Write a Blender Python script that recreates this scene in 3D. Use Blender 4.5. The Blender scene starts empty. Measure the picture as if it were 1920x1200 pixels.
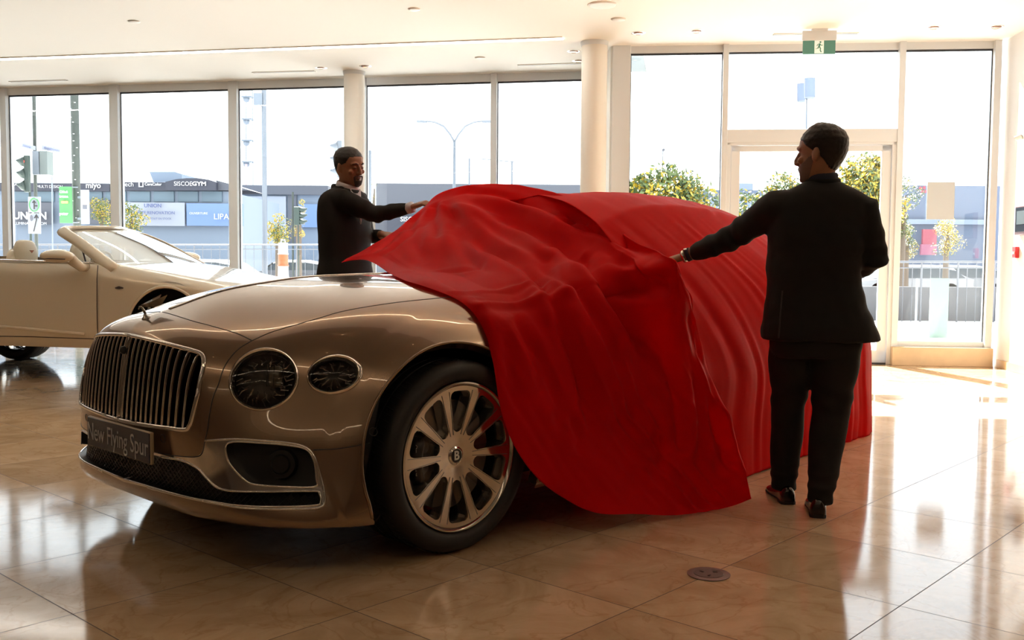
import bpy, bmesh, math, random
import numpy as np
from mathutils import Vector, Matrix, Euler
from mathutils import noise as mnoise

SC = bpy.context.scene
COL = SC.collection
PI = math.pi

# ------------------------------------------------------------------ camera
PITCH, ROLL, FPX, EYE = .0594, -.0076, 1835.0, 1.13
_cp, _sp, _c, _s = math.cos(PITCH), math.sin(PITCH), math.cos(ROLL), math.sin(ROLL)
_r = Vector((1, 0, 0)); _d = Vector((0, -_sp, -_cp)); _f = Vector((0, _cp, -_sp))
_right = _r * _c + _d * _s; _down = _r * (-_s) + _d * _c
cam_data = bpy.data.cameras.new('camera')
cam = bpy.data.objects.new('camera', cam_data); COL.objects.link(cam)
cam_data.sensor_width = 36.0
cam_data.lens = FPX / 1920.0 * 36.0
cam_data.clip_end = 600
_m = Matrix((_right, -_down, -_f)).transposed().to_4x4()
_m.translation = Vector((0, 0, EYE))
cam.matrix_world = _m
SC.camera = cam

def at(x, y, Y):
    """point of the world that stands Y metres ahead and shows at (x, y) of the 1920 x 1200 frame"""
    v = _right * ((x - 960) / FPX) + _down * ((y - 600) / FPX) + _f
    return Vector((0, 0, EYE)) + v * (Y / v.y)

# ------------------------------------------------------------------ light
world = bpy.data.worlds.new('world'); SC.world = world; world.use_nodes = True
_n = world.node_tree.nodes; _n.clear()
_o = _n.new('ShaderNodeOutputWorld'); _b = _n.new('ShaderNodeBackground')
_b.inputs[0].default_value = (0.90, 0.95, 1.0, 1); _b.inputs[1].default_value = 3.6
world.node_tree.links.new(_b.outputs[0], _o.inputs[0])

def sun_dir(az_vec, elev):
    v = Vector((az_vec[0], az_vec[1], 0)).normalized() * math.cos(elev)
    v.z = -math.sin(elev); return v
sd = bpy.data.lights.new('sun', 'SUN'); sd.energy = 50.0; sd.angle = math.radians(.6); sd.color = (1, .985, .96)
sun = bpy.data.objects.new('sun', sd); COL.objects.link(sun)
sun.rotation_euler = sun_dir((.20, -.98), math.radians(40)).to_track_quat('-Z', 'Y').to_euler()
sun.location = (-3, 30, 25)

SC.view_settings.view_transform = 'Standard'
SC.view_settings.look = 'None'
SC.view_settings.gamma = 1.0
SC.view_settings.exposure = 0.1
SC.view_settings.use_curve_mapping = False
SC.cycles.max_bounces = 10
SC.cycles.diffuse_bounces = 5
SC.cycles.glossy_bounces = 5
SC.cycles.transparent_max_bounces = 12
SC.cycles.sample_clamp_indirect = 25.0
SC.cycles.caustics_reflective = False
SC.cycles.caustics_refractive = False
SC.cycles.use_denoising = True

# ------------------------------------------------------------------ materials
def mat(name, col, rough=.5, metal=0., coat=0., spec=None, emit=None, es=1., sheen=0., trans=0., ior=None, alpha=None, var=None, bump=None, sheen_tint=None):
    m = bpy.data.materials.new(name); m.use_nodes = True
    nt = m.node_tree; p = nt.nodes['Principled BSDF']
    p.inputs['Base Color'].default_value = (*col, 1)
    p.inputs['Roughness'].default_value = rough
    p.inputs['Metallic'].default_value = metal
    p.inputs['Coat Weight'].default_value = coat
    p.inputs['Coat Roughness'].default_value = .03
    if spec is not None: p.inputs['Specular IOR Level'].default_value = spec
    if ior: p.inputs['IOR'].default_value = ior
    if trans: p.inputs['Transmission Weight'].default_value = trans
    if sheen:
        p.inputs['Sheen Weight'].default_value = sheen
        p.inputs['Sheen Roughness'].default_value = .35
        if sheen_tint: p.inputs['Sheen Tint'].default_value = (*sheen_tint, 1)
    if emit:
        p.inputs['Emission Color'].default_value = (*emit, 1); p.inputs['Emission Strength'].default_value = es
    if alpha is not None: p.inputs['Alpha'].default_value = alpha
    if var:  # (scale, amount, detail)
        tc = nt.nodes.new('ShaderNodeTexCoord'); no = nt.nodes.new('ShaderNodeTexNoise')
        no.inputs['Scale'].default_value = var[0]; no.inputs['Detail'].default_value = 4
        mr = nt.nodes.new('ShaderNodeMapRange'); mr.inputs[3].default_value = 1 - var[1]; mr.inputs[4].default_value = 1 + var[1]
        hs = nt.nodes.new('ShaderNodeHueSaturation'); hs.inputs['Color'].default_value = (*col, 1)
        L = nt.links.new
        L(tc.outputs['Object'], no.inputs['Vector']); L(no.outputs['Fac'], mr.inputs[0]); L(mr.outputs[0], hs.inputs['Value']); L(hs.outputs[0], p.inputs['Base Color'])
    if bump:  # (scale, strength, distance)
        tc = nt.nodes.new('ShaderNodeTexCoord'); no = nt.nodes.new('ShaderNodeTexNoise')
        no.inputs['Scale'].default_value = bump[0]; no.inputs['Detail'].default_value = 3
        bn = nt.nodes.new('ShaderNodeBump'); bn.inputs['Strength'].default_value = bump[1]; bn.inputs['Distance'].default_value = bump[2]
        L = nt.links.new
        L(tc.outputs['Object'], no.inputs['Vector']); L(no.outputs['Fac'], bn.inputs['Height']); L(bn.outputs[0], p.inputs['Normal'])
    return m

# ------------------------------------------------------------------ mesh helpers
class MB:
    def __init__(s): s.v = []; s.f = []; s.mi = []; s.cur = 0
    def add(s, vs, fs):
        b = len(s.v); s.v += [tuple(v) for v in vs]
        for f in fs: s.f.append([i + b for i in f]); s.mi.append(s.cur)
        return s
    def box(s, c, d, rz=0, M=None):
        x, y, z = d[0] / 2, d[1] / 2, d[2] / 2
        vs = [Vector((a * x, b * y, e * z)) for a in (-1, 1) for b in (-1, 1) for e in (-1, 1)]
        R = Matrix.Rotation(rz, 3, 'Z') if rz else None
        if R: vs = [R @ v for v in vs]
        if M: vs = [M @ v for v in vs]
        c = Vector(c); vs = [v + c for v in vs]
        return s.add(vs, [(0, 1, 3, 2), (4, 6, 7, 5), (0, 4, 5, 1), (2, 3, 7, 6), (0, 2, 6, 4), (1, 5, 7, 3)])
    def beam(s, a, b, w, h, up=(0, 0, 1)):
        a = Vector(a); b = Vector(b); d = (b - a); L = d.length; d.normalize()
        u = Vector(up); x = d.cross(u)
        if x.length < 1e-4: x = d.cross(Vector((1, 0, 0)))
        x.normalize(); y = x.cross(d).normalized()
        vs = []
        for p in (a, b):
            for i, j in ((-1, -1), (1, -1), (1, 1), (-1, 1)): vs.append(p + x * i * w / 2 + y * j * h / 2)
        return s.add(vs, [(3, 2, 1, 0), (4, 5, 6, 7), (0, 1, 5, 4), (1, 2, 6, 5), (2, 3, 7, 6), (3, 0, 4, 7)])
    def tube(s, pts, r, n=10, caps=True, closed=False, sx=1., nrm=None):
        pts = [Vector(p) for p in pts]; m = len(pts)
        rs = r if hasattr(r, '__len__') else [r] * m
        prev = None; rings = []
        for i, p in enumerate(pts):
            if closed: t = pts[(i + 1) % m] - pts[i - 1]
            else: t = pts[min(i + 1, m - 1)] - pts[max(i - 1, 0)]
            t.normalize()
            if nrm is not None:
                x = Vector(nrm[i] if hasattr(nrm[0], '__len__') else nrm); x = (x - t * x.dot(t)).normalized()
            elif prev is None:
                x = t.orthogonal().normalized()
            else:
                x = (prev - t * prev.dot(t)).normalized()
            prev = x; y = t.cross(x)
            rr = rs[i]; ra, rb = (rr if hasattr(rr, '__len__') else (rr, rr * sx))
            rings.append([p + x * math.cos(2 * PI * k / n) * ra + y * math.sin(2 * PI * k / n) * rb for k in range(n)])
        vs = [v for R in rings for v in R]; fs = []
        for i in range(m if closed else m - 1):
            a = i * n; b = ((i + 1) % m) * n
            for k in range(n): fs.append((a + k, a + (k + 1) % n, b + (k + 1) % n, b + k))
        if caps and not closed:
            fs.append(tuple(range(n - 1, -1, -1))); fs.append(tuple((m - 1) * n + k for k in range(n)))
        return s.add(vs, fs)
    def lathe(s, prof, n=32, M=None, a0=0, a1=2 * PI):
        full = abs(a1 - a0 - 2 * PI) < 1e-6; k = n if full else n + 1
        vs = []
        for (r, z) in prof:
            for i in range(k):
                a = a0 + (a1 - a0) * i / n; v = Vector((r * math.cos(a), r * math.sin(a), z))
                vs.append(M @ v if M else v)
        fs = []
        for j in range(len(prof) - 1):
            for i in range(n):
                i2 = (i + 1) % k if full else i + 1
                fs.append((j * k + i, j * k + i2, (j + 1) * k + i2, (j + 1) * k + i))
        return s.add(vs, fs)
    def grid(s, P, closed_u=False):
        P = np.asarray(P, float); a, b = P.shape[:2]; vs = P.reshape(-1, 3).tolist(); fs = []
        for i in range(a if closed_u else a - 1):
            for j in range(b - 1):
                i2 = (i + 1) % a
                fs.append((i * b + j, i2 * b + j, i2 * b + j + 1, i * b + j + 1))
        return s.add(vs, fs)
    def prism(s, poly, M, h):
        """poly: 2D outline (x,y), extruded in z by h, transformed by M"""
        n = len(poly)
        vs = [M @ Vector((x, y, 0)) for x, y in poly] + [M @ Vector((x, y, h)) for x, y in poly]
        fs = [tuple(range(n - 1, -1, -1)), tuple(range(n, 2 * n))]
        for i in range(n): fs.append((i, (i + 1) % n, n + (i + 1) % n, n + i))
        return s.add(vs, fs)
    def ball(s, c, r, n=12, m=8, M=None):
        c = Vector(c); r = r if hasattr(r, '__len__') else (r, r, r); vs = []
        for j in range(m + 1):
            t = PI * j / m
            for i in range(n):
                a = 2 * PI * i / n
                v = Vector((r[0] * math.sin(t) * math.cos(a), r[1] * math.sin(t) * math.sin(a), r[2] * math.cos(t)))
                vs.append((M @ v if M else v) + c)
        fs = [(j * n + i, (j + 1) * n + i, (j + 1) * n + (i + 1) % n, j * n + (i + 1) % n) for j in range(m) for i in range(n)]
        return s.add(vs, fs)
    def build(s, name, mats, parent=None, smooth=False, loc=None, rz=None, bevel=0, angle=None, merge=0):
        me = bpy.data.meshes.new(name)
        me.from_pydata([tuple(v) for v in s.v], [], s.f)
        if not isinstance(mats, (list, tuple)): mats = [mats]
        for m in mats: me.materials.append(m)
        if len(mats) > 1: me.polygons.foreach_set('material_index', s.mi)
        bm = bmesh.new(); bm.from_mesh(me)
        bmesh.ops.remove_doubles(bm, verts=bm.verts, dist=merge or 1e-5)
        bmesh.ops.recalc_face_normals(bm, faces=bm.faces) if smooth != 'keep' else None
        bm.to_mesh(me); bm.free()
        if smooth:
            me.polygons.foreach_set('use_smooth', [True] * len(me.polygons))
            if angle: me.set_sharp_from_angle(angle=math.radians(angle))
        me.update()
        o = bpy.data.objects.new(name, me); COL.objects.link(o)
        if parent: o.parent = parent
        if loc is not None: o.location = loc
        if rz is not None: o.rotation_euler = (0, 0, rz)
        if bevel:
            b = o.modifiers.new('bevel', 'BEVEL'); b.width = bevel; b.segments = 2; b.limit_method = 'ANGLE'; b.angle_limit = math.radians(35)
        return o

def tag(o, label=None, cat=None, group=None, kind=None):
    if label: o['label'] = label
    if cat: o['category'] = cat
    if group: o['group'] = group
    if kind: o['kind'] = kind
    return o
def empty(name, loc=(0, 0, 0), rz=0):
    o = bpy.data.objects.new(name, None); COL.objects.link(o); o.location = loc; o.rotation_euler = (0, 0, rz); o.empty_display_size = .1
    return o
def struct(o, label=None):
    o['kind'] = 'structure'
    if label: o['label'] = label
    return o
def copy_tree(o, parent=None):
    c = o.copy(); COL.objects.link(c); c.parent = parent
    for ch in list(o.children): copy_tree(ch, c)
    return c
def spline(pts, n, closed=False):
    """Catmull-Rom through points (any dimension) -> n samples"""
    P = np.asarray(pts, float); m = len(P)
    if closed: Q = np.vstack([P[-1:], P, P[:2]]); seg = m
    else: Q = np.vstack([2 * P[0] - P[1], P, 2 * P[-1] - P[-2]]); seg = m - 1
    t = np.linspace(0, seg, n, endpoint=not closed); i = np.minimum(t.astype(int), seg - 1); u = (t - i)[:, None]
    a, b, c, d = Q[i], Q[i + 1], Q[i + 2], Q[i + 3]
    return .5 * ((2 * b) + (-a + c) * u + (2 * a - 5 * b + 4 * c - d) * u**2 + (-a + 3 * b - 3 * c + d) * u**3)
def bspline_matrix(n, m):
    """m samples of a uniform cubic B-spline on n control points, ends reached"""
    W = np.zeros((m, n))
    for k in range(m):
        t = (n - 1) * k / (m - 1); i = min(int(t), n - 2); u = t - i
        w = [(1 - u)**3 / 6, (3 * u**3 - 6 * u**2 + 4) / 6, (-3 * u**3 + 3 * u**2 + 3 * u + 1) / 6, u**3 / 6]
        for q, ww in zip((i - 1, i, i + 1, i + 2), w):
            if q < 0: W[k, 0] += 2 * ww; W[k, 1] -= ww
            elif q > n - 1: W[k, n - 1] += 2 * ww; W[k, n - 2] -= ww
            else: W[k, q] += ww
    return W
def interp_matrix(n, m):
    """same but interpolating the points"""
    return bspline_matrix(n, m) @ np.linalg.inv(bspline_matrix(n, n))
def surf(net, nu, nv, interp=True):
    net = np.asarray(net, float); f = interp_matrix if interp else bspline_matrix
    return np.einsum('ai,bj,ijk->abk', f(net.shape[0], nu), f(net.shape[1], nv), net)
def text(name, body, size, M, m, parent=None, ext=.001, align='CENTER', bold=0, sx=1.):
    cu = bpy.data.curves.new(name, 'FONT'); cu.body = body; cu.size = size; cu.extrude = ext; cu.align_x = align; cu.align_y = 'CENTER'
    cu.offset = bold; cu.resolution_u = 3
    cu.materials.append(m)
    o = bpy.data.objects.new(name, cu); COL.objects.link(o); o.matrix_world = M @ Matrix.Diagonal((sx, 1, 1, 1))
    # turned into a mesh so that it counts as a plain part
    dg = bpy.context.evaluated_depsgraph_get(); me = bpy.data.meshes.new_from_object(o.evaluated_get(dg)); mw = o.matrix_world.copy()
    bpy.data.objects.remove(o); me.transform(M @ Matrix.Diagonal((sx, 1, 1, 1)))
    me.name = name
    if not me.materials: me.materials.append(m)
    q = bpy.data.objects.new(name, me); COL.objects.link(q)
    if parent: q.parent = parent
    return q
def frame3(o, x, z):
    """matrix whose x axis is x, z axis is z (facing), placed at o"""
    x = Vector(x).normalized(); z = Vector(z); z = (z - x * z.dot(x)).normalized(); y = z.cross(x)
    M = Matrix((x, y, z)).transposed().to_4x4(); M.translation = Vector(o); return M

CHROME = mat('chrome', (.82, .80, .77), .08, 1.0)
BLACK = mat('black_plastic', (.012, .012, .013), .45)
RUBBER = mat('rubber', (.012, .012, .012), .6)
WHITE_PAINT = mat('white_frame_paint', (.80, .80, .77), .45)
CREAM = mat('cream_wall_paint', (.86, .83, .77), .7)

# ------------------------------------------------------------------ the room
CEIL = 3.6
def floor_material():
    m = bpy.data.materials.new('polished_marble_tiles'); m.use_nodes = True
    nt = m.node_tree; N = nt.nodes.new; L = nt.links.new; p = nt.nodes['Principled BSDF']
    tc = N('ShaderNodeTexCoord')
    mp = N('ShaderNodeMapping'); mp.vector_type = 'POINT'
    T = .6337; a = math.radians(-42.2)
    # inverse transform: rotate by -a after moving the origin, then divide by the tile size
    sub = N('ShaderNodeVectorMath'); sub.operation = 'SUBTRACT'; sub.inputs[1].default_value = (-1.861, 3.479, 0)
    L(tc.outputs['Object'], sub.inputs[0]); L(sub.outputs[0], mp.inputs[0])
    mp.inputs['Rotation'].default_value = (0, 0, -a); mp.inputs['Scale'].default_value = (1, 1, 1)
    sc = N('ShaderNodeVectorMath'); sc.operation = 'SCALE'; sc.inputs['Scale'].default_value = 1 / T
    L(mp.outputs[0], sc.inputs[0])
    sx = N('ShaderNodeSeparateXYZ'); L(sc.outputs[0], sx.inputs[0])
    def math_(op, a_, b_=None):
        q = N('ShaderNodeMath'); q.operation = op
        if hasattr(a_, 'links'): L(a_, q.inputs[0])
        else: q.inputs[0].default_value = a_
        if b_ is not None:
            if hasattr(b_, 'links'): L(b_, q.inputs[1])
            else: q.inputs[1].default_value = b_
        return q.outputs[0]
    ds = []
    for ax in ('X', 'Y'):
        fr = math_('FRACT', sx.outputs[ax]); d = math_('MINIMUM', fr, math_('SUBTRACT', 1.0, fr)); ds.append(d)
    dmin = math_('MINIMUM', ds[0], ds[1])
    line = math_('LESS_THAN', dmin, .0032)
    fl = N('ShaderNodeVectorMath'); fl.operation = 'FLOOR'; L(sc.outputs[0], fl.inputs[0])
    wn = N('ShaderNodeTexWhiteNoise'); wn.noise_dimensions = '3D'; L(fl.outputs[0], wn.inputs['Vector'])
    # veins: each tile shifts the noise
    off = N('ShaderNodeVectorMath'); off.operation = 'MULTIPLY_ADD'; L(wn.outputs['Color'], off.inputs[0]); off.inputs[1].default_value = (7, 7, 7); L(tc.outputs['Object'], off.inputs[2])
    n1 = N('ShaderNodeTexNoise'); n1.inputs['Scale'].default_value = 3.2; n1.inputs['Detail'].default_value = 6; n1.inputs['Roughness'].default_value = .62; n1.inputs['Distortion'].default_value = .9
    L(off.outputs[0], n1.inputs['Vector'])
    n2 = N('ShaderNodeTexNoise'); n2.inputs['Scale'].default_value = 2.1; n2.inputs['Detail'].default_value = 5; n2.inputs['Distortion'].default_value = 2.2
    L(off.outputs[0], n2.inputs['Vector'])
    vein = math_('ABSOLUTE', math_('SUBTRACT', n2.outputs['Fac'], .5)); vr = N('ShaderNodeMapRange'); vr.inputs[1].default_value = 0; vr.inputs[2].default_value = .02; vr.inputs[3].default_value = .35; vr.inputs[4].default_value = 0; L(vein, vr.inputs[0])
    r1 = N('ShaderNodeValToRGB'); L(n1.outputs['Fac'], r1.inputs[0])
    r1.color_ramp.elements[0].position = .3; r1.color_ramp.elements[0].color = (.50, .34, .195, 1)
    r1.color_ramp.elements[1].position = .7; r1.color_ramp.elements[1].color = (.72, .53, .35, 1)
    mx = N('ShaderNodeMixRGB'); L(vr.outputs[0], mx.inputs[0]); L(r1.outputs[0], mx.inputs[1]); mx.inputs[2].default_value = (.40, .22, .09, 1)
    hs = N('ShaderNodeHueSaturation'); L(mx.outputs[0], hs.inputs['Color'])
    vv = N('ShaderNodeMapRange'); vv.inputs[3].default_value = .88; vv.inputs[4].default_value = 1.10; L(wn.outputs['Value'], vv.inputs[0]); L(vv.outputs[0], hs.inputs['Value'])
    m2 = N('ShaderNodeMixRGB'); L(line, m2.inputs[0]); L(hs.outputs[0], m2.inputs[1]); m2.inputs[2].default_value = (.10, .06, .035, 1)
    L(m2.outputs[0], p.inputs['Base Color'])
    rr = N('ShaderNodeMapRange'); rr.inputs[3].default_value = .05; rr.inputs[4].default_value = .13; L(n1.outputs['Fac'], rr.inputs[0])
    rm = N('ShaderNodeMath'); rm.operation = 'MAXIMUM'; L(rr.outputs[0], rm.inputs[0]); L(math_('MULTIPLY', line, .6), rm.inputs[1]); L(rm.outputs[0], p.inputs['Roughness'])
    p.inputs['IOR'].default_value = 1.52
    bn = N('ShaderNodeBump'); bn.inputs['Strength'].default_value = .05; bn.inputs['Distance'].default_value = .003; n3 = N('ShaderNodeTexNoise'); n3.inputs['Scale'].default_value = 9; L(off.outputs[0], n3.inputs['Vector']); L(n3.outputs['Fac'], bn.inputs['Height']); L(bn.outputs[0], p.inputs['Normal'])
    return m
def glass_material(name='window_glass', tint=(.97, .99, .985), refl=1.0):
    m = bpy.data.materials.new(name); m.use_nodes = True; nt = m.node_tree; nt.nodes.clear(); N = nt.nodes.new; L = nt.links.new
    o = N('ShaderNodeOutputMaterial'); t = N('ShaderNodeBsdfTransparent'); g = N('ShaderNodeBsdfGlossy'); g.inputs['Roughness'].default_value = 0.0; g.inputs['Color'].default_value = (.9, .95, 1, 1)
    t.inputs['Color'].default_value = (*tint, 1); fr = N('ShaderNodeFresnel'); fr.inputs['IOR'].default_value = 1.45
    mu = N('ShaderNodeMath'); mu.operation = 'MULTIPLY'; mu.inputs[1].default_value = refl; L(fr.outputs[0], mu.inputs[0])
    mx = N('ShaderNodeMixShader'); L(mu.outputs[0], mx.inputs[0]); L(t.outputs[0], mx.inputs[1]); L(g.outputs[0], mx.inputs[2]); L(mx.outputs[0], o.inputs[0])
    return m
GLASS = glass_material()
FLOOR_M = floor_material()
CEIL_M = mat('ceiling_paint', (.90, .88, .84), .85)
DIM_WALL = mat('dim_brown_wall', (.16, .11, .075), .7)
STONE_M = mat('stone_sill', (.66, .50, .32), .35, var=(9, .12))
FRAME_M = mat('window_frame_metal', (.70, .73, .76), .4)
DARKGAP = mat('dark_gasket', (.03, .035, .045), .5)

wR0 = Vector((1.128, 11.354, 0)); wR1 = Vector((5.40, 10.917, 0)); uR = (wR1 - wR0).normalized(); nR = Vector((-uR.y, uR.x, 0))
wL0 = Vector((-9.2, 14.778, 0)); wL1 = Vector((1.05, 12.783, 0)); uL = (wL1 - wL0).normalized(); nL = Vector((-uL.y, uL.x, 0))
wS0 = Vector((5.40, 10.917, 0)); wS1 = Vector((4.32, -1.0, 0)); 
# outline of the room, counter-clockwise from the near right corner
outline = [(4.0, -5.0), (wS0.x, wS0.y), (wR0.x, wR0.y), (wL1.x, wL1.y), (wL0.x, wL0.y), (-9.8, -5.0)]
def slab(name, z0, z1, m, grow=0):
    n = len(outline); cx, cy = -2.5, 5.
    pts = [(x + (grow if x > cx else -grow), y + (grow if y > cy else -grow)) for x, y in outline]
    vs = [(x, y, z0) for x, y in pts] + [(x, y, z1) for x, y in pts]
    fs = [tuple(range(n - 1, -1, -1)), tuple(range(n, 2 * n))] + [(i, (i + 1) % n, n + (i + 1) % n, n + i) for i in range(n)]
    return struct(MB().add(vs, fs).build(name, m))
slab('floor', -.2, 0, FLOOR_M, .12)
slab('ceiling', CEIL, CEIL + .3, CEIL_M, .12)
CEIL_BOUNCE_CUT = mat('near_ceiling_bounce_cut', (.30, .26, .22), .8)
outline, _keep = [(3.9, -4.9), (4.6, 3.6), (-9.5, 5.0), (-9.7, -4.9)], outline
slab('ceiling', CEIL - .02, CEIL + .02, CEIL_BOUNCE_CUT, 0); outline = _keep  # unseen dark layer under the ceiling, added to cut bounce light on the car
def wall(name, a, b, th, z0=0, z1=CEIL, m=CREAM):
    a = Vector((a[0], a[1], 0)); b = Vector((b[0], b[1], 0)); u = (b - a).normalized(); n = Vector((u.y, -u.x, 0))
    return struct(MB().add([a + Vector((0, 0, z0)), b + Vector((0, 0, z0)), b + n * th + Vector((0, 0, z0)), a + n * th + Vector((0, 0, z0)), a + Vector((0, 0, z1)), b + Vector((0, 0, z1)), b + n * th + Vector((0, 0, z1)), a + n * th + Vector((0, 0, z1))],
        [(3, 2, 1, 0), (4, 5, 6, 7), (0, 1, 5, 4), (1, 2, 6, 5), (2, 3, 7, 6), (3, 0, 4, 7)]).build(name, m))
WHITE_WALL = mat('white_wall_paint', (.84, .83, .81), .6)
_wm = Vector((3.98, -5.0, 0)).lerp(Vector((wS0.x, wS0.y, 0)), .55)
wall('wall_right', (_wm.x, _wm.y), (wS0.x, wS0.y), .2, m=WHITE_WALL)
wall('wall_right_near', (3.98, -5.0), (_wm.x, _wm.y), .2, m=DIM_WALL)  # unseen near stretch, given dark brown to lower the bounced light
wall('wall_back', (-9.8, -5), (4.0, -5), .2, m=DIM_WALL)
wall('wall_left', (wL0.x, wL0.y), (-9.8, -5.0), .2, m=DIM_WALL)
wall('wall_return', (wR0.x - .02, wR0.y + .02), (wL1.x, wL1.y + .1), .08)

def wp(o, u, n, t, d, z):   # point on a window wall: t along it, d outwards
    return o + u * t + n * d + Vector((0, 0, z))
def window_wall(idx, o, u, n, posts, z0, z1, name, post_w=.065, skip=()):
    """posts: list of (t0,t1) spans of each mullion along the wall; one window between each two"""
    for k in range(len(posts) - 1):
        a, b = posts[k][1], posts[k + 1][0]
        if k in skip: continue
        w = empty('window_%d' % idx, o + u * a, 0); struct(w)
        M = Matrix.Identity(4)
        def bx(mb, t0, t1, d0, d1, za, zb):
            P = [wp(Vector((0, 0, 0)), u, n, t - a, d, z) for t in (t0, t1) for d in (d0, d1) for z in (za, zb)]
            mb.add(P, [(0, 1, 3, 2), (4, 6, 7, 5), (0, 4, 5, 1), (2, 3, 7, 6), (0, 2, 6, 4), (1, 5, 7, 3)])
        m = MB(); bx(m, a, b, .02, .10, z1, CEIL + .001); bx(m, a, b, .02, .10, z0 - .06, z0)
        m.build('window_frame', FRAME_M, w)
        m = MB(); bx(m, a, b, .045, .065, z1 - .022, z1); bx(m, a, a + .008, .045, .065, z0, z1); bx(m, b - .008, b, .045, .065, z0, z1)
        m.build('gasket', DARKGAP, w)
        m = MB(); bx(m, a + .005, b - .005, .052, .06, z0, z1 - .01); m.build('pane', GLASS, w)
        idx += 1
    return idx
def post(name, o, u, n, t0, t1, z0=0, z1=CEIL, d0=-.03, d1=.12, m=None):
    P = [wp(o, u, n, t, d, z) for t in (t0, t1) for d in (d0, d1) for z in (z0, z1)]
    return struct(MB().add(P, [(0, 1, 3, 2), (4, 6, 7, 5), (0, 4, 5, 1), (2, 3, 7, 6), (0, 2, 6, 4), (1, 5, 7, 3)]).build(name, m or FRAME_M, bevel=.004))
# left glazed wall: t measured from wL0
tl = lambda x: (x - wL0.x) / uL.x
left_posts = [(tl(-9.15), tl(-9.05)), (tl(-7.485), tl(-7.39)), (tl(-5.754), tl(-5.622)), (tl(-3.96), tl(-3.834)), (tl(-2.13), tl(-2.0)), (tl(-.298), tl(-.22)), (tl(.95), tl(1.05))]
ti = 1
for a, b in left_posts:
    post('trim_%d' % ti, wL0, uL, nL, a, b); ti += 1
nw = window_wall(1, wL0, uL, nL, left_posts, .06, 3.50, 'left')
# right glazed wall: t measured from wR0
tr = lambda x: (x - wR0.x) / uR.x
right_posts = [(0, tr(1.334)), (tr(2.366), tr(2.428)), (tr(4.28), tr(4.349)), (tr(5.286), tr(5.36))]
for a, b in right_posts:
    post('trim_%d' % ti, wR0, uR, nR, a, b); ti += 1
nw = window_wall(nw, wR0, uR, nR, right_posts, .27, 3.52, 'right', skip=(1,))
# stone sills below the two fixed lights of the right wall
for a, b in ((right_posts[0][1], right_posts[1][0]), (right_posts[2][0], right_posts[3][1])):
    post('trim_%d' % ti, wR0, uR, nR, a, b, 0, .21, -.09, .12, STONE_M); ti += 1
# the door bay: transom light over a glazed door
a, b = right_posts[1][1], right_posts[2][0]
post('trim_%d' % ti, wR0, uR, nR, a, b, 2.50, 2.645, -.02, .11); ti += 1
w = empty('window_%d' % nw, (0, 0, 0)); struct(w)
def bxw(mb, t0, t1, d0, d1, za, zb):
    P = [wp(wR0, uR, nR, t, d, z) for t in (t0, t1) for d in (d0, d1) for z in (za, zb)]
    return mb.add(P, [(0, 1, 3, 2), (4, 6, 7, 5), (0, 4, 5, 1), (2, 3, 7, 6), (0, 2, 6, 4), (1, 5, 7, 3)])
bxw(MB(), a, b, .02, .10, 3.52, CEIL).build('window_frame', FRAME_M, w)
m = MB(); bxw(m, a, b, .045, .065, 3.50, 3.52); m.build('gasket', DARKGAP, w)
bxw(MB(), a, b, .052, .06, 2.645, 3.51).build('pane', GLASS, w)
dr = empty('door_1', (0, 0, 0)); struct(dr)
m = MB(); bxw(m, a, a + .045, -.01, .10, 0, 2.5); bxw(m, b - .045, b, -.01, .10, 0, 2.5); bxw(m, a, b, -.01, .10, 2.47, 2.5); m.build('door_frame', FRAME_M, dr, bevel=.003)
a2, b2 = a + .05, b - .05
m = MB(); bxw(m, a2, a2 + .10, .01, .06, .02, 2.465); bxw(m, b2 - .10, b2, .01, .06, .02, 2.465); bxw(m, a2, b2, .01, .06, 2.40, 2.465); bxw(m, a2, b2, .01, .06, .02, .16)
m.build('door_leaf', FRAME_M, dr, bevel=.003)
bxw(MB(), a2 + .1, b2 - .1, .03, .038, .16, 2.40).build('pane', GLASS, dr)
m = MB(); t = a2 + .05
m.tube([wp(wR0, uR, nR, t, d, z) for d, z in ((.0, .95), (-.06, .95), (-.06, 1.25), (0, 1.25))], .012, 10); m.build('door_handle', CHROME, dr, smooth=True)
bxw(MB(), a2, b2, -.005, .07, 0, .02).build('threshold', DARKGAP, dr)
# baseboard of the right hand wall
uS = (wS0 - Vector((3.98, -5, 0))).normalized(); nS = Vector((-uS.y, uS.x, 0))
LS = (wS0 - Vector((3.98, -5, 0))).length
P = [Vector((3.98, -5, 0)) + uS * t_ + nS * d + Vector((0, 0, z)) for t_ in (0, LS - .1) for d in (0, .012) for z in (0.001, .09)]
struct(MB().add(P, [(0, 1, 3, 2), (4, 6, 7, 5), (0, 4, 5, 1), (2, 3, 7, 6), (0, 2, 6, 4), (1, 5, 7, 3)]).build('baseboard_right', STONE_M))
# round columns
for (cx, cy, r, lab, k) in ((.905, 11.16, .145, 'fat round cream column in front of the window corner, nearer and right', 0), (-2.09, 12.98, .135, 'round white column against the left glazing, behind the man', 1)):
    o = MB().lathe([(r, 0.0), (r, CEIL)], 48).build('round_column', CREAM if k == 0 else CEIL_M, smooth=True, loc=(cx, cy, 0))
    q = MB().lathe([(r + .004, CEIL - .05), (r + .012, CEIL - .004), (r + .012, CEIL - .001)], 48).build('top_ring', FRAME_M, o, smooth=True)  # slim ring where the column meets the ceiling
    o['kind'] = 'structure'; o['label'] = lab

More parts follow.
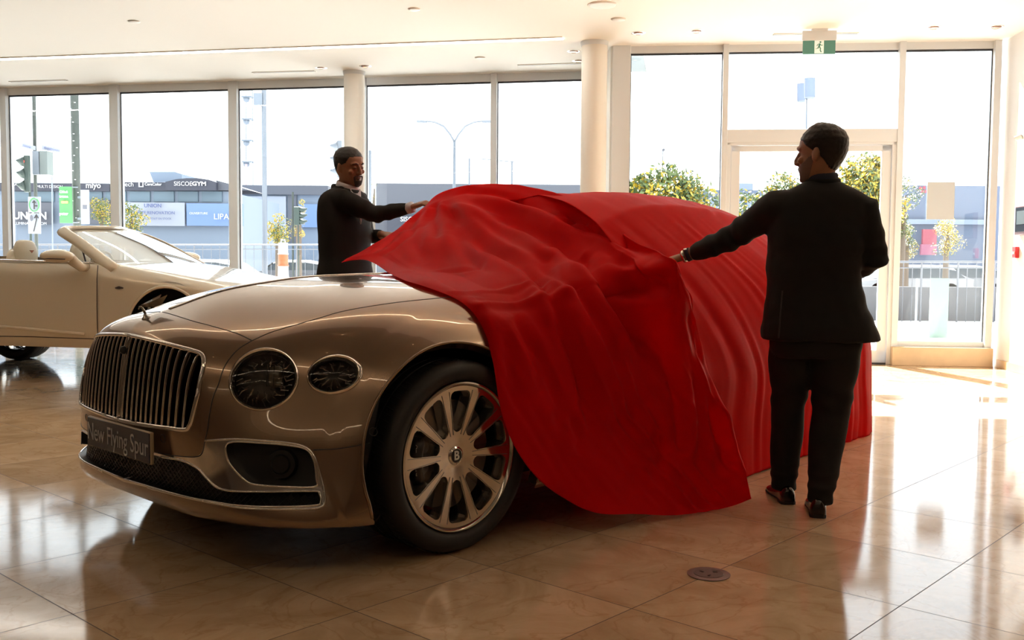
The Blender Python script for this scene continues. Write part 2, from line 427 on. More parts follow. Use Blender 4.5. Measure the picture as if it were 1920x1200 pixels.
# ---- ceiling fittings
STRIP_M = mat('strip_light_diffuser', (1, 1, 1), .5, emit=(1, .95, .86), es=20)
WARM_M = mat('warm_strip_light_diffuser', (1, 1, 1), .5, emit=(1, .76, .50), es=24)
def strip(a, b, w, m, label, group=None, frame=True):
    a = Vector((a[0], a[1], 0)); b = Vector((b[0], b[1], 0)); L = (b - a).length; rz = math.atan2(b.y - a.y, b.x - a.x)
    r = empty('strip_light', ((a + b) / 2) + Vector((0, 0, CEIL - (.02 if frame and w < .06 and a.y < 5 else 0))), rz); tag(r, label, 'ceiling light', group)
    MB().box((0, 0, -.004), (L, w, .008)).build('diffuser', m, r)
    mb = MB(); mb.box((0, w / 2 + .006, -.005), (L + .02, .012, .011)); mb.box((0, -w / 2 - .006, -.005), (L + .02, .012, .011)); mb.build('light_frame', CEIL_M, r)
    return r
strip((-9.0, 12.84), (.53, 10.965), .10, STRIP_M, 'long white strip light in the ceiling running along the left windows')
g = 'warm ceiling strips over the near part of the hall'
gl = 'slim warm ceiling strip light over the near half of the hall'
for a, b, gl in zip(*zip(*[(a_, b_) for a_, b_ in (((-6.5, 6.2), (3.6, 4.9)), ((-7.5, .6), (3.2, .1)), ((-7.65, .8), (-6.65, 6.0)), ((3.3, .3), (3.7, 4.7)), ((-6.0, -3.4), (2.6, -3.4)))]), ['warm ceiling strip crossing above the bonnet, nearest the windows', 'warm ceiling strip crossing the hall behind the viewer', 'warm ceiling strip along the left side of the hall', 'warm ceiling strip along the right side of the hall', 'warm ceiling strip next to the back wall']):
    strip(a, b, .035, WARM_M, gl, g)
DL_REF = mat('downlight_reflector', (.30, .17, .12), .25, .7)
DL_RING = mat('downlight_ring', (.85, .83, .8), .25, .6)
DL_EMIT = mat('downlight_lamp', (1, .6, .4), .4, emit=(1, .45, .25), es=1.2)
DL_WARM = mat('warm_lamp', (1, .8, .5), .4, emit=(1, .62, .30), es=16)
def downlight(x, y, label, emit=DL_EMIT, group=None, r=.055):
    e = empty('downlight', (x, y, CEIL - (.02 if y < 3.5 else 0))); tag(e, label, 'ceiling light', group)
    MB().lathe([(r, -.001), (r + .022, -.004), (r + .024, 0)], 28).build('ring', DL_RING, e, smooth=True)
    MB().lathe([(r, -.001), (r * .98, -.006), (r * .6, -.016), (r * .6, -.004)], 28).build('reflector', DL_REF, e, smooth=True)
    MB().lathe([(0, -.012), (r * .58, -.012)], 20).build('lamp', emit, e)
    return e
for x, y, lab in ((1.335, 10.70, 'round recessed downlight just right of the near column'), (1.942, 10.60, 'round recessed downlight between the near column and the exit sign'),
                  (4.366, 10.35, 'round recessed downlight above the right window light'), (4.994, 10.31, 'round recessed downlight in the ceiling corner by the right wall'),
                  (-2.477, 12.742, 'small downlight just left of the column behind the man'), (-1.89, 12.616, 'small downlight just right of the column behind the man'),
                  (.701, 11.641, 'small downlight left of the near column, nearer of two'), (.794, 12.186, 'small downlight left of the near column, farther of two')):
    downlight(x, y, lab)
for i, x in enumerate((-6.5, -4.5, -2.5, -.5, 1.5)):
    for j, y in enumerate((-2.2, 1.8, 3.4)):
        downlight(x, y, 'warm downlight, %s in its row and %s row from the windows' % (('leftmost', 'second from left', 'middle', 'second from right', 'rightmost')[i], ('third', 'second', 'nearest')[j]), DL_WARM, 'warm downlights over the near half of the hall', .04)
for x, y, r, lab, nm in ((.846, 9.56, .135, 'large round ceiling speaker grille near the top edge', 'ceiling_speaker'), (1.059, 10.11, .075, 'round ceiling speaker between the large one and the downlights', 'ceiling_speaker'),
                     (-3.956, 10.357, .06, 'small white disc on the ceiling at upper left', 'smoke_detector'), (-.982, 9.774, .06, 'small white disc on the ceiling near the middle top', 'smoke_detector'), (-.412, 12.04, .06, 'small white disc near the ceiling strip end', 'smoke_detector')):
    e = empty(nm, (x, y, CEIL)); tag(e, lab, 'ceiling fitting')
    MB().lathe([(0, -.012), (r * .8, -.012), (r * .95, -.008), (r, 0)], 32).build('cover', mat(nm + '_white', (.80, .79, .76), .6), e, smooth=True)
    MB().lathe([(r * .98, 0), (r * 1.06, -.006), (r * 1.08, 0)], 32).build('ring', CEIL_M, e, smooth=True)
SLOT = mat('air_slot', (.10, .10, .10), .6)
for a, b, lab in (((2.80, 10.71), (3.67, 10.63), 'slim air slot in the ceiling behind the exit sign'), ((-3.442, 13.099), (-2.603, 12.958), 'slim air slot left of the column behind the man'),
                  ((.056, 12.475), (.85, 12.33), 'slim air slot left of the near column'), ((-7.058, 13.90), (-6.202, 13.744), 'slim air slot at the far left above the first window')):
    a = Vector((*a, CEIL)); b = Vector((*b, CEIL)); e = empty('air_slot', (a + b) / 2, math.atan2(b.y - a.y, b.x - a.x)); tag(e, lab, 'air vent')
    L_ = (b - a).length
    MB().box((0, 0, -.004), (L_, .03, .008)).build('slot', SLOT, e)
    MB().box((0, .024, -.004), (L_ + .02, .014, .008)).box((0, -.024, -.004), (L_ + .02, .014, .008)).build('vent_frame', CEIL_M, e)
# exit sign
SIGN_G = mat('exit_sign_green', (.06, .15, .11), .4, emit=(.08, .25, .17), es=.4)
SIGN_W = mat('exit_sign_white', (.85, .87, .80), .4, emit=(.8, .85, .75), es=.3)
ex = empty('exit_sign', (3.214, 10.47, CEIL), math.atan2(uR.y, uR.x)); tag(ex, 'green running man exit sign hanging from the ceiling', 'sign')
m = MB(); m.box((0, 0, -.012), (.16, .07, .024)); m.build('mount', FRAME_M, ex)
m = MB(); m.box((0, 0, -.07), (.35, .05, .10)); m.build('housing', FRAME_M, ex, bevel=.004)
m = MB(); m.box((0, 0, -.185), (.335, .012, .15)); m.build('green_panel', SIGN_G, ex)
m = MB(); m.box((0, -.0075, -.185), (.095, .003, .135)); m.build('white_field', SIGN_W, ex)
m = MB(); z0 = -.185
def seg(pts, r): m.tube([(x * 1.0, -.010, z0 + z) for x, z in pts], [(r, .0015)] * len(pts), 8, nrm=(1, 0, 0.3))
m.ball((.012, -.010, z0 + .048), (.010, .002, .010), 12, 8)
seg([(.006, .034), (-.001, .004)], .010); seg([(-.001, .004), (.014, -.018), (.012, -.038), (.022, -.056)], .006); seg([(-.003, .004), (-.014, -.016), (-.034, -.022)], .006)
seg([(.006, .032), (-.016, .026), (-.024, .008)], .004); seg([(.006, .032), (.022, .014), (.038, .018)], .004)
m.build('running_figure', SIGN_G, ex)
# hanging blind/paper panel on the right window, wall devices
pb = MB(); P = [wp(wR0, uR, nR, t_, d, z) for t_ in (tr(4.635), tr(4.93)) for d in (.03, .036) for z in (1.64, 2.055)]
pb.add(P, [(0, 1, 3, 2), (4, 6, 7, 5), (0, 4, 5, 1), (2, 3, 7, 6), (0, 2, 6, 4), (1, 5, 7, 3)])
tag(pb.build('paper_panel', mat('paper_grey', (.52, .545, .56), .7)), 'pale grey square panel stuck on the right window glass', 'panel')
def on_wall(y, z):   # point on the right hand wall
    t_ = (y + 5) / uS.y; return Vector((3.98, -5, 0)) + uS * t_ + Vector((0, 0, z))
rzS = math.atan2(uS.y, uS.x)
e = empty('wall_monitor', on_wall(10.22, 1.60), rzS); tag(e, 'small dark framed screen on the white right wall', 'monitor')
MB().box((0, .025, 0), (.32, .05, .30)).build('casing', mat('dark_red_casing', (.10, .03, .03), .4), e, bevel=.006)
MB().box((0, .052, .01), (.27, .006, .25)).build('screen', mat('screen_dark', (.03, .035, .04), .1), e)
MB().box((0, .056, .03), (.20, .004, .14)).build('screen_picture', mat('screen_picture', (.12, .15, .16), .2), e)
e = empty('fire_alarm_pull', on_wall(10.40, 1.27), rzS); tag(e, 'small red fire alarm pull station on the right wall', 'fire alarm')
MB().box((0, .02, 0), (.085, .04, .12)).build('housing', mat('alarm_red', (.55, .02, .02), .35), e, bevel=.006)
MB().box((0, .045, -.005), (.05, .012, .025)).build('pull_bar', WHITE_PAINT, e)
e = empty('security_camera', on_wall(10.33, 2.48), rzS); tag(e, 'small white camera high on the right wall', 'camera')
MB().lathe([(0, 0), (.035, 0), (.035, .03), (0, .03)], 16, Matrix.Rotation(-PI / 2, 4, 'X')).build('mount', WHITE_PAINT, e, smooth=True, angle=40)
MB().tube([(0, .03, 0), (0.03, .09, -.02)], [.03, .022], 16).build('body', WHITE_PAINT, e, smooth=True, angle=40)
# round floor socket
e = empty('floor_socket', (.722, 3.497, 0)); tag(e, 'round metal floor socket cover set in the marble near the bottom', 'floor socket')
BR = mat('worn_metal', (.32, .26, .24), .35, .8); BR2 = mat('worn_metal_dark', (.20, .165, .155), .4, .7)
MB().lathe([(0, .001), (.076, .001), (.078, .004), (.055, .005)], 40).build('rim', BR, e, smooth=True, angle=30)
MB().lathe([(0, .0062), (.052, .0062), (.054, .003)], 40).build('lid', BR2, e, smooth=True, angle=30)
for a_ in range(3): MB().box((.028 * math.cos(2.1 * a_ + .4), .028 * math.sin(2.1 * a_ + .4), .0066), (.016, .007, .002), 2.1 * a_).build('slot', BLACK, e)

# ------------------------------------------------------------------ the beige saloon: front body surface
# control net of the left half: columns run round the nose to the door, rows run up and then over to the bonnet's centre line
_rowz = None
SHELL = np.array([
 [(-.850,0,.215),(-.878,0,.262),(-.872,0,.36),(-.895,0,.48),(-.888,0,.60),(-.873,0,.73),(-.850,0,.835),(-.815,0,.880),(-.78,0,.898),(-.74,0,.913),(-.70,0,.925)],
 [(-.847,.16,.213),(-.876,.16,.260),(-.870,.16,.36),(-.892,.16,.48),(-.885,.16,.60),(-.870,.16,.728),(-.846,.16,.832),(-.808,.158,.877),(-.768,.14,.898),(-.722,.075,.916),(-.68,0,.932)],
 [(-.840,.32,.210),(-.872,.32,.257),(-.865,.32,.36),(-.885,.32,.48),(-.878,.32,.60),(-.862,.32,.725),(-.835,.32,.820),(-.79,.31,.865),(-.74,.27,.893),(-.68,.15,.922),(-.62,0,.951)],
 [(-.825,.46,.205),(-.852,.46,.248),(-.848,.46,.36),(-.855,.46,.48),(-.845,.46,.60),(-.828,.45,.715),(-.790,.44,.800),(-.735,.42,.852),(-.67,.35,.890),(-.60,.18,.945),(-.54,0,.977)],
 [(-.790,.57,.205),(-.822,.57,.240),(-.800,.57,.36),(-.800,.56,.48),(-.785,.555,.60),(-.755,.55,.71),(-.700,.54,.800),(-.64,.51,.853),(-.57,.43,.900),(-.50,.22,.965),(-.44,0,1.004)],
 [(-.745,.68,.200),(-.775,.68,.230),(-.745,.67,.36),(-.735,.66,.48),(-.700,.65,.61),(-.668,.645,.72),(-.620,.625,.815),(-.55,.60,.872),(-.47,.50,.925),(-.39,.26,.985),(-.33,0,1.022)],
 [(-.680,.79,.200),(-.705,.79,.230),(-.660,.77,.36),(-.645,.765,.48),(-.605,.745,.61),(-.565,.735,.72),(-.520,.71,.820),(-.45,.665,.895),(-.36,.55,.950),(-.28,.28,1.008),(-.22,0,1.036)],
 [(-.600,.88,.200),(-.615,.885,.230),(-.565,.865,.36),(-.540,.86,.48),(-.500,.84,.61),(-.455,.825,.72),(-.410,.79,.825),(-.34,.72,.915),(-.24,.58,.972),(-.17,.30,1.02),(-.11,0,1.05)],
 [(-.500,.94,.200),(-.505,.95,.230),(-.460,.94,.36),(-.430,.935,.48),(-.390,.915,.61),(-.345,.895,.72),(-.300,.85,.830),(-.23,.76,.930),(-.13,.60,.988),(-.06,.31,1.035),(.0,0,1.058)],
 [(-.380,.97,.195),(-.380,.98,.230),(-.330,.975,.36),(-.300,.975,.48),(-.260,.965,.61),(-.225,.945,.72),(-.180,.895,.830),(-.11,.79,.940),(-.01,.61,1.0),(.06,.32,1.044),(.12,0,1.063)],
 [(-.200,.975,.195),(-.180,.985,.230),(-.150,.985,.36),(-.120,.985,.48),(-.090,.98,.61),(-.060,.965,.72),(-.030,.92,.830),(.03,.81,.945),(.12,.62,1.01),(.19,.32,1.05),(.25,0,1.067)],
 [(.08,.975,.195),(.08,.985,.230),(.10,.988,.36),(.11,.988,.48),(.12,.985,.61),(.14,.972,.72),(.16,.93,.830),(.20,.82,.955),(.29,.63,1.018),(.36,.32,1.055),(.42,0,1.07)],
 [(.42,.975,.195),(.42,.985,.230),(.42,.988,.36),(.42,.988,.48),(.42,.985,.61),(.43,.972,.72),(.44,.935,.830),(.46,.83,.965),(.51,.63,1.022),(.56,.32,1.058),(.60,0,1.072)],
 [(.78,.975,.195),(.78,.985,.230),(.78,.988,.36),(.78,.988,.48),(.78,.985,.61),(.78,.972,.72),(.78,.935,.830),(.78,.835,.965),(.78,.63,1.022),(.78,.32,1.058),(.78,0,1.072)],
], float)
NC, NR = SHELL.shape[:2]
def _bs_eval(n, t):
    """weights of a cubic B-spline with n control points at parameters t (0..n-1)"""
    t = np.clip(np.asarray(t, float), 0, n - 1 - 1e-9); i = t.astype(int); u = t - i
    W = np.zeros((len(t), n)); w = [(1 - u)**3 / 6, (3 * u**3 - 6 * u**2 + 4) / 6, (-3 * u**3 + 3 * u**2 + 3 * u + 1) / 6, u**3 / 6]
    k = np.arange(len(t))
    for q, ww in zip((i - 1, i, i + 1, i + 2), w):
        lo = q < 0; hi = q > n - 1; ok = ~lo & ~hi
        np.add.at(W, (k[ok], q[ok]), ww[ok])
        np.add.at(W, (k[lo], 0), 2 * ww[lo]); np.add.at(W, (k[lo], 1), -ww[lo])
        np.add.at(W, (k[hi], n - 1), 2 * ww[hi]); np.add.at(W, (k[hi], n - 2), -ww[hi])
    return W
_IC = np.linalg.inv(_bs_eval(NC, np.arange(NC))); _IR = np.linalg.inv(_bs_eval(NR, np.arange(NR)))
_NET = np.einsum('ai,bj,ijk->abk', _IC, _IR, SHELL) * .35 + SHELL * .65      # partly smoothed
def shell_pt(c, r):
    c = np.atleast_1d(c); r = np.atleast_1d(r)
    p = np.einsum('pi,pj,ijk->pk', _bs_eval(NC, c), _bs_eval(NR, r), _NET)
    # the raised band round the wheel arch
    d = np.hypot(p[:, 0], p[:, 2] - .375); t = np.clip((.556 - d) / .024, 0, 1); t = t * t * (3 - 2 * t)
    p[:, 1] += .009 * t * np.clip((p[:, 1] - .8) / .08, 0, 1)
    return p
def shell_nrm(c, r):
    e = .03; c = np.atleast_1d(np.asarray(c, float)); r = np.atleast_1d(np.asarray(r, float))
    c0, c1 = np.clip(c - e, 0, NC - 1), np.clip(c + e, 0, NC - 1); r0, r1 = np.clip(r - e, 0, NR - 1), np.clip(r + e, 0, NR - 1)
    a = shell_pt(c1, r) - shell_pt(c0, r); b = shell_pt(c, r1) - shell_pt(c, r0)
    n = np.cross(b, a); n /= np.linalg.norm(n, axis=1)[:, None] + 1e-12
    return n

# outlines on the body surface, as (column, row) of the control net
FT = {'lampA': [(5.916, 5.268), (5.994, 5.042), (6.03, 4.812), (6.023, 4.589), (5.972, 4.386), (5.878, 4.212), (5.744, 4.074), (5.579, 3.976), (5.388, 3.92), (5.182, 3.91), (4.971, 3.946), (4.765, 4.031), (4.575, 4.162), (4.413, 4.332), (4.284, 4.533), (4.193, 4.757), (4.142, 4.994), (4.131, 5.236), (4.162, 5.472), (4.238, 5.689), (4.362, 5.872), (4.534, 6.0), (4.745, 6.056), (4.982, 6.038), (5.222, 5.959), (5.445, 5.833), (5.639, 5.671), (5.797, 5.48)], 'lampAi': [(5.841, 5.232), (5.912, 5.028), (5.944, 4.82), (5.937, 4.617), (5.89, 4.432), (5.804, 4.273), (5.682, 4.146), (5.531, 4.055), (5.358, 4.004), (5.17, 3.994), (4.979, 4.028), (4.792, 4.106), (4.621, 4.226), (4.474, 4.381), (4.358, 4.564), (4.276, 4.767), (4.231, 4.982), (4.223, 5.199), (4.254, 5.408), (4.328, 5.599), (4.445, 5.756), (4.604, 5.864), (4.796, 5.914), (5.007, 5.903), (5.219, 5.841), (5.417, 5.734), (5.59, 5.592), (5.733, 5.423)], 'lampB': [(7.582, 5.178), (7.606, 5.037), (7.595, 4.895), (7.55, 4.76), (7.473, 4.639), (7.368, 4.538), (7.24, 4.461), (7.097, 4.412), (6.945, 4.392), (6.792, 4.402), (6.645, 4.442), (6.51, 4.51), (6.394, 4.605), (6.302, 4.721), (6.239, 4.855), (6.209, 4.999), (6.213, 5.145), (6.252, 5.287), (6.324, 5.416), (6.425, 5.525), (6.551, 5.609), (6.696, 5.66), (6.854, 5.678), (7.016, 5.661), (7.172, 5.612), (7.314, 5.534), (7.433, 5.433), (7.524, 5.312)], 'lampBi': [(7.457, 5.159), (7.476, 5.044), (7.464, 4.927), (7.424, 4.815), (7.356, 4.715), (7.264, 4.629), (7.153, 4.564), (7.029, 4.521), (6.898, 4.503), (6.766, 4.509), (6.639, 4.541), (6.524, 4.596), (6.425, 4.673), (6.348, 4.769), (6.296, 4.878), (6.272, 4.995), (6.278, 5.115), (6.314, 5.231), (6.378, 5.337), (6.467, 5.428), (6.577, 5.497), (6.702, 5.541), (6.838, 5.558), (6.976, 5.547), (7.109, 5.509), (7.229, 5.448), (7.331, 5.367), (7.408, 5.269)], 'shutA': [(4.302, 6.571), (4.069, 6.195), (3.939, 5.769), (3.882, 5.35), (3.875, 4.795), (3.794, 4.368), (3.749, 3.843), (3.736, 3.418), (3.66, 3.079), (3.552, 2.705), (3.32, 2.57), (2.727, 2.525), (1.794, 2.49)], 'shutB': [(0.0, 10.0), (0.934, 9.121), (2.031, 8.227), (2.799, 7.802), (3.426, 7.391), (3.833, 7.058), (4.302, 6.571)], 'shutC': [(4.302, 6.571), (4.767, 6.986), (5.511, 7.201), (6.116, 7.315), (6.84, 7.444), (8.44, 7.48), (10.19, 7.5)], 'strip': [(0.3, 9.7), (2.741, 10.0), (4.449, 9.978), (6.187, 9.966), (8.441, 9.723), (10.807, 9.985)], 'bump': [(6.712, 2.869), (7.351, 2.914), (8.135, 3.032)], 'K': [(3.66, 3.079), (4.647, 3.151), (5.533, 3.116), (6.141, 3.058), (6.548, 2.927), (6.776, 2.657), (6.948, 2.253), (7.173, 1.715), (7.241, 1.429), (7.127, 1.323), (6.801, 1.284), (5.743, 1.265), (5.056, 1.253), (3.961, 1.259), (2.674, 1.245), (1.247, 1.121), (0.017, 0.944)], 'intake': [(4.46, 3.049), (4.416, 2.611), (4.626, 2.3), (4.995, 2.011), (5.333, 1.9), (6.274, 1.858), (6.912, 1.87), (6.893, 2.082), (6.766, 2.567), (6.553, 2.883), (6.148, 2.993), (5.54, 3.052)], 'mouth': [(1.911, 2.385), (2.714, 2.411), (3.303, 2.258), (3.643, 2.007), (4.008, 1.769), (4.472, 1.69), (5.667, 1.728), (6.874, 1.752), (7.056, 1.678), (7.132, 1.474), (6.991, 1.384), (5.949, 1.341), (4.799, 1.313), (3.712, 1.297), (1.99, 1.23), (0.038, 1.123)], 'grille': [(0.0, 6.096), (1.01, 6.05), (1.828, 6.028), (2.598, 6.004), (2.973, 5.932), (3.169, 5.747), (3.285, 5.325), (3.303, 4.471), (3.161, 3.671), (3.093, 3.479), (2.931, 3.348), (2.163, 3.336), (0.727, 3.266), (0.0, 3.254)], 'sensor': [(2.087, 2.985), (8.178, 3.327)], 'orn': [(0.0, 7.611), (0.0, 10.0)], 'arch': [(8.735, 0.426), (8.523, 1.189), (8.294, 1.624), (8.113, 2.026), (8.003, 2.454), (7.957, 2.886), (7.957, 3.29), (7.998, 3.67), (8.081, 4.041), (8.205, 4.412), (8.378, 4.765), (8.596, 5.081), (8.846, 5.352), (9.116, 5.571), (9.401, 5.737), (9.699, 5.847), (10.003, 5.9), (10.304, 5.899), (10.588, 5.844), (10.846, 5.735), (11.073, 5.573), (11.273, 5.355), (11.449, 5.083), (11.603, 4.762), (11.735, 4.409), (11.843, 4.041), (11.926, 3.671), (11.988, 3.291), (12.03, 2.886), (12.054, 2.454), (12.06, 2.026), (12.048, 1.624), (12.019, 1.19), (11.973, 0.448)]}

# ------------------------------------------------------------------ the beige saloon: build
PAINT = mat('champagne_metallic_paint', (.31, .215, .145), .24, .8, coat=1.0)
GRILLE_BACK = mat('grille_dark', (.006, .006, .007), .35)
DARKCHROME = mat('dark_chrome', (.62, .60, .57), .10, 1.0)
VANE = mat('vane_dark_chrome', (.10, .10, .10), .12, 1.0)
LAMP_IN = mat('lamp_inside', (.05, .045, .04), .3, .6)
CRYSTAL = mat('crystal_facets', (.75, .72, .68), .08, .9)
LENS = glass_material('lamp_lens', (.80, .78, .76), 1.0)
CAR_O = Vector((-.896, 4.39, 0)); CAR_RZ = math.radians(46)
from mathutils.geometry import delaunay_2d_cdt
def inpoly(P, poly):
    x, y = P[:, 0], P[:, 1]; ins = np.zeros(len(P), bool); q = np.asarray(poly); n = len(q)
    for i in range(n):
        x0, y0 = q[i]; x1, y1 = q[(i + 1) % n]
        if y0 == y1: continue
        t = ((y0 > y) != (y1 > y)) & (x < (x1 - x0) * (y - y0) / (y1 - y0) + x0); ins ^= t
    return ins
def CV(p, side=1): return (p[0], -p[1] * side, p[2])     # (rear, left, up) -> local
def off(c, r, d, side=1):
    p = shell_pt(c, r) + shell_nrm(c, r) * d
    return [CV(q, side) for q in p]
def refine(poly, n, closed=True): return spline(poly, n, closed)
lampA = refine(FT['lampA'], 72); lampAi = refine(FT['lampAi'], 72); lampB = refine(FT['lampB'], 64); lampBi = refine(FT['lampBi'], 64)
gr = [(0.0, 6.09)] + FT['grille'][1:-1] + [(0.0, 3.254)]
grille = np.vstack([spline(gr[:4], 14), spline(gr[3:8], 24), spline(gr[7:13], 24), spline(gr[12:], 6)])
arch = np.vstack([[(8.74, 0)], spline(FT['arch'], 90), [(11.97, 0)]])
arch[1][1] = max(arch[1][1], .02)
intake = refine(FT['intake'], 60); 
mo = FT['mouth']; mouth = np.vstack([[(0, 1.123)], [(0, 2.35)], [(1.0, 2.37)], spline(mo, 90)])
shA = np.array(FT['shutA']); shB = np.array([(0, 9.75), (.934, 9.12)] + FT['shutB'][2:]); shC = np.array(FT['shutC'])
shB_s = spline(shB, 40); shA_s = spline(shA, 60); shC_s = spline(np.vstack([shC, [(11.6, 7.5), (13, 7.5)]]), 60)
nose_poly = np.vstack([shB_s, shA_s, [(0, 2.45)]])
Kp = np.array(FT['K']); K_s = np.vstack([[(0, 2.45), (1.794, 2.49), (2.727, 2.525), (3.32, 2.57), (3.552, 2.705)], spline(Kp[:-1], 90), [(0, .944)]])
hood_poly = np.vstack([shB_s, shC_s, [(13, 10), (0, 10)]])
bump_poly = np.vstack([[(0, -1), (9.5, -1), (9.5, 3.2)], spline(FT['bump'][::-1] + [(6.141, 3.12)], 12), [(6.1, 3.05), (3, 1.6), (0, 1.0)]])
_gc, _gr = np.meshgrid(np.linspace(0, 13, 209), np.linspace(0, 10, 151), indexing='ij')
_pts = [tuple(p) for p in np.stack([_gc.ravel(), _gr.ravel()], 1)]
_edges = []
def addloop(L, closed=True):
    b = len(_pts)
    for p in L: _pts.append((float(np.clip(p[0], 0, 13)), float(np.clip(p[1], 0, 10))))
    n = len(L)
    for i in range(n if closed else n - 1): _edges.append((b + i, b + (i + 1) % n))
for L in (lampA, lampB, grille, arch, intake, mouth, K_s): addloop(L)
for L in (shA_s, shB_s, shC_s, spline(FT['bump'], 20)): addloop(L, False)
_v, _e, _fc, _, _, _ = delaunay_2d_cdt([Vector(p) for p in _pts], _edges, [], 0, 1e-6)
_v = np.array([tuple(p) for p in _v]); _fc = np.array([f for f in _fc if len(f) == 3])
_cen = _v[_fc].mean(1)
hole = np.zeros(len(_fc), bool)
for L in (lampA, lampB, grille, arch, intake, mouth): hole |= inpoly(_cen, L)
inK = inpoly(_cen, K_s) & ~hole; inN = inpoly(_cen, nose_poly) & ~hole & ~inK; inH = inpoly(_cen, hood_poly) & ~hole & ~inN & ~inK
inB = inpoly(_cen, bump_poly) & ~hole & ~inK & ~inN & ~inH; inF = ~(hole | inK | inN | inH | inB)
_P3 = shell_pt(_v[:, 0], _v[:, 1]); _N3 = shell_nrm(_v[:, 0], _v[:, 1])
_N3[_v[:, 0] < 1e-6] *= (1, 0, 1); _N3[_v[:, 1] > 10 - 1e-6] *= (1, 0, 1)
def shell_mesh(name, mask, m, parent, sides=(1, -1), solid=.003):
    fs = _fc[mask]; used = np.unique(fs); idx = -np.ones(len(_v), int); idx[used] = np.arange(len(used)); k = len(used)
    V = []; Fs = []; NN = []
    for s in sides:
        b = len(V); V += [CV(p, s) for p in _P3[used]]; NN += [CV(p, s) for p in _N3[used]]
        g = idx[fs] + b; Fs += (g if s == 1 else g[:, ::-1]).tolist()
    V = np.array(V); NN = np.array(NN); NN /= np.linalg.norm(NN, axis=1)[:, None]
    # check winding
    Fa = np.array(Fs); fn = np.cross(V[Fa[:, 1]] - V[Fa[:, 0]], V[Fa[:, 2]] - V[Fa[:, 0]])
    if (fn * NN[Fa[:, 0]]).sum() < 0: Fa = Fa[:, ::-1]
    me = bpy.data.meshes.new(name); me.from_pydata(V.tolist(), [], Fa.tolist()); me.materials.append(m)
    if len(sides) == 2:
        bm = bmesh.new(); bm.from_mesh(me); bmesh.ops.remove_doubles(bm, verts=[q for q in bm.verts if abs(q.co.y) < 2e-4], dist=1e-4); bm.to_mesh(me); bm.free()
    me.polygons.foreach_set('use_smooth', [True] * len(me.polygons))
    # normals straight from the surface
    from mathutils.kdtree import KDTree
    kd = KDTree(len(V)); [kd.insert(q, i) for i, q in enumerate(V)]; kd.balance()
    nn = []
    for q in me.vertices:
        i = kd.find(q.co)[1]; n_ = Vector(NN[i]); 
        if abs(q.co.y) < 1e-4: n_.y = 0
        nn.append(n_.normalized())
    me.normals_split_custom_set_from_vertices(nn)
    o = bpy.data.objects.new(name, me); COL.objects.link(o); o.parent = parent
    return o
car = empty('car', CAR_O, CAR_RZ)
tag(car, 'beige metallic luxury saloon half hidden under the red cloth', 'car')
fender = shell_mesh('front_fender', inF, PAINT, car, (1,)); fender2 = shell_mesh('front_fender', inF, PAINT, car, (-1,))
hood = shell_mesh('hood', inH, PAINT, car)
nose = shell_mesh('grille_surround', inN, PAINT, car)
bumper = shell_mesh('front_bumper', inB, PAINT, car)
chromef = shell_mesh('bumper_trim', inK, CHROME, car); tag(chromef, 'polished chrome bumper trim round the air intakes')
def rim_strip(mb, loop, d0, d1, side=1, closed=True, inset=0.0):
    L = np.asarray(loop); c = L[:, 0]; r = L[:, 1]
    a = off(c, r, d0, side); b_ = off(c, r, d1, side)
    if inset:
        cen = np.mean(np.array(b_), 0); b_ = [tuple(np.array(q) * (1 - inset) + cen * inset) for q in b_]
    n = len(a); fs = [(i, (i + 1) % n, n + (i + 1) % n, n + i) for i in range(n if closed else n - 1)]
    mb.add(a + b_, fs)
for s in (1, -1):
    mb = MB(); rim_strip(mb, arch[1:-1], 0.0, -.05, s, False); mb.build('arch_return', PAINT, fender if s == 1 else fender2, smooth=True)
    mb = MB(); p = off(arch[1:-1, 0], arch[1:-1, 1], .001, s); mb.tube(p[1:-1], .006, 8); mb.build('arch_lip', PAINT, fender if s == 1 else fender2, smooth=True)
    # shut lines
    mb = MB()
    for L in (shA_s, shC_s, spline(FT['bump'], 20)): mb.tube(off(L[:, 0], L[:, 1], -.0005, s), .0022, 6)
    mb.build('shut_line', BLACK, fender if s == 1 else fender2, smooth=True)
mb = MB()
for s in (1, -1): mb.tube(off(shB_s[2:, 0], shB_s[2:, 1], -.0005, s), .0022, 6)
mb.build('shut_line', BLACK, nose, smooth=True)
# dark inner liner behind every opening
lin = MB(); cs = np.linspace(0, 12.9, 60); rs = np.linspace(.3, 7.2, 40)
for s in (1, -1):
    cg, rg = np.meshgrid(np.linspace(0, 8.3, 44), rs, indexing='ij'); Pn = shell_pt(cg.ravel(), rg.ravel()) - shell_nrm(cg.ravel(), rg.ravel()) * .055
    lin.grid(np.array([CV(q, s) for q in Pn]).reshape(44, 40, 3))
lin.build('inner_liner', GRILLE_BACK, car, smooth='keep')
# underbody, wheel housings, rear body under the cloth
mb = MB()
mb.box((1.6, 0, .26), (3.8, 1.5, .12)); mb.box((-.58, 0, .28), (.30, 1.0, .10)); mb.box((-.2, 0, .45), (.55, 1.1, .35))
mb.build('underbody', BLACK, car)
st = [(.76, .955, .93, 1.0), (1.2, .92, .91, .95), (1.8, .91, .90, .95), (2.6, .90, .90, .95), (3.3, .88, .90, .95), (3.6, .80, .88, .95), (3.78, .66, .86, .92), (3.88, .45, .84, .88)]
rows = []
for s_, hw, zb, zc in st:
    half = [(hw * .985, .24), (hw, .40), (hw, .62), (hw * .985, .80), (hw * .93, .93), (hw * .80, zb), (hw * .4, zc), (0, zc + .01)]
    rows.append([(s_, -l, z) for l, z in half] + [(s_, l, z) for l, z in half[-2::-1]])
mb = MB(); mb.grid(surf(rows, 30, 60)); mb.add([(3.88, 0, .6)] + [tuple(q) for q in surf(rows, 30, 60)[-1]], [(0, i, i + 1) for i in range(1, 60)])
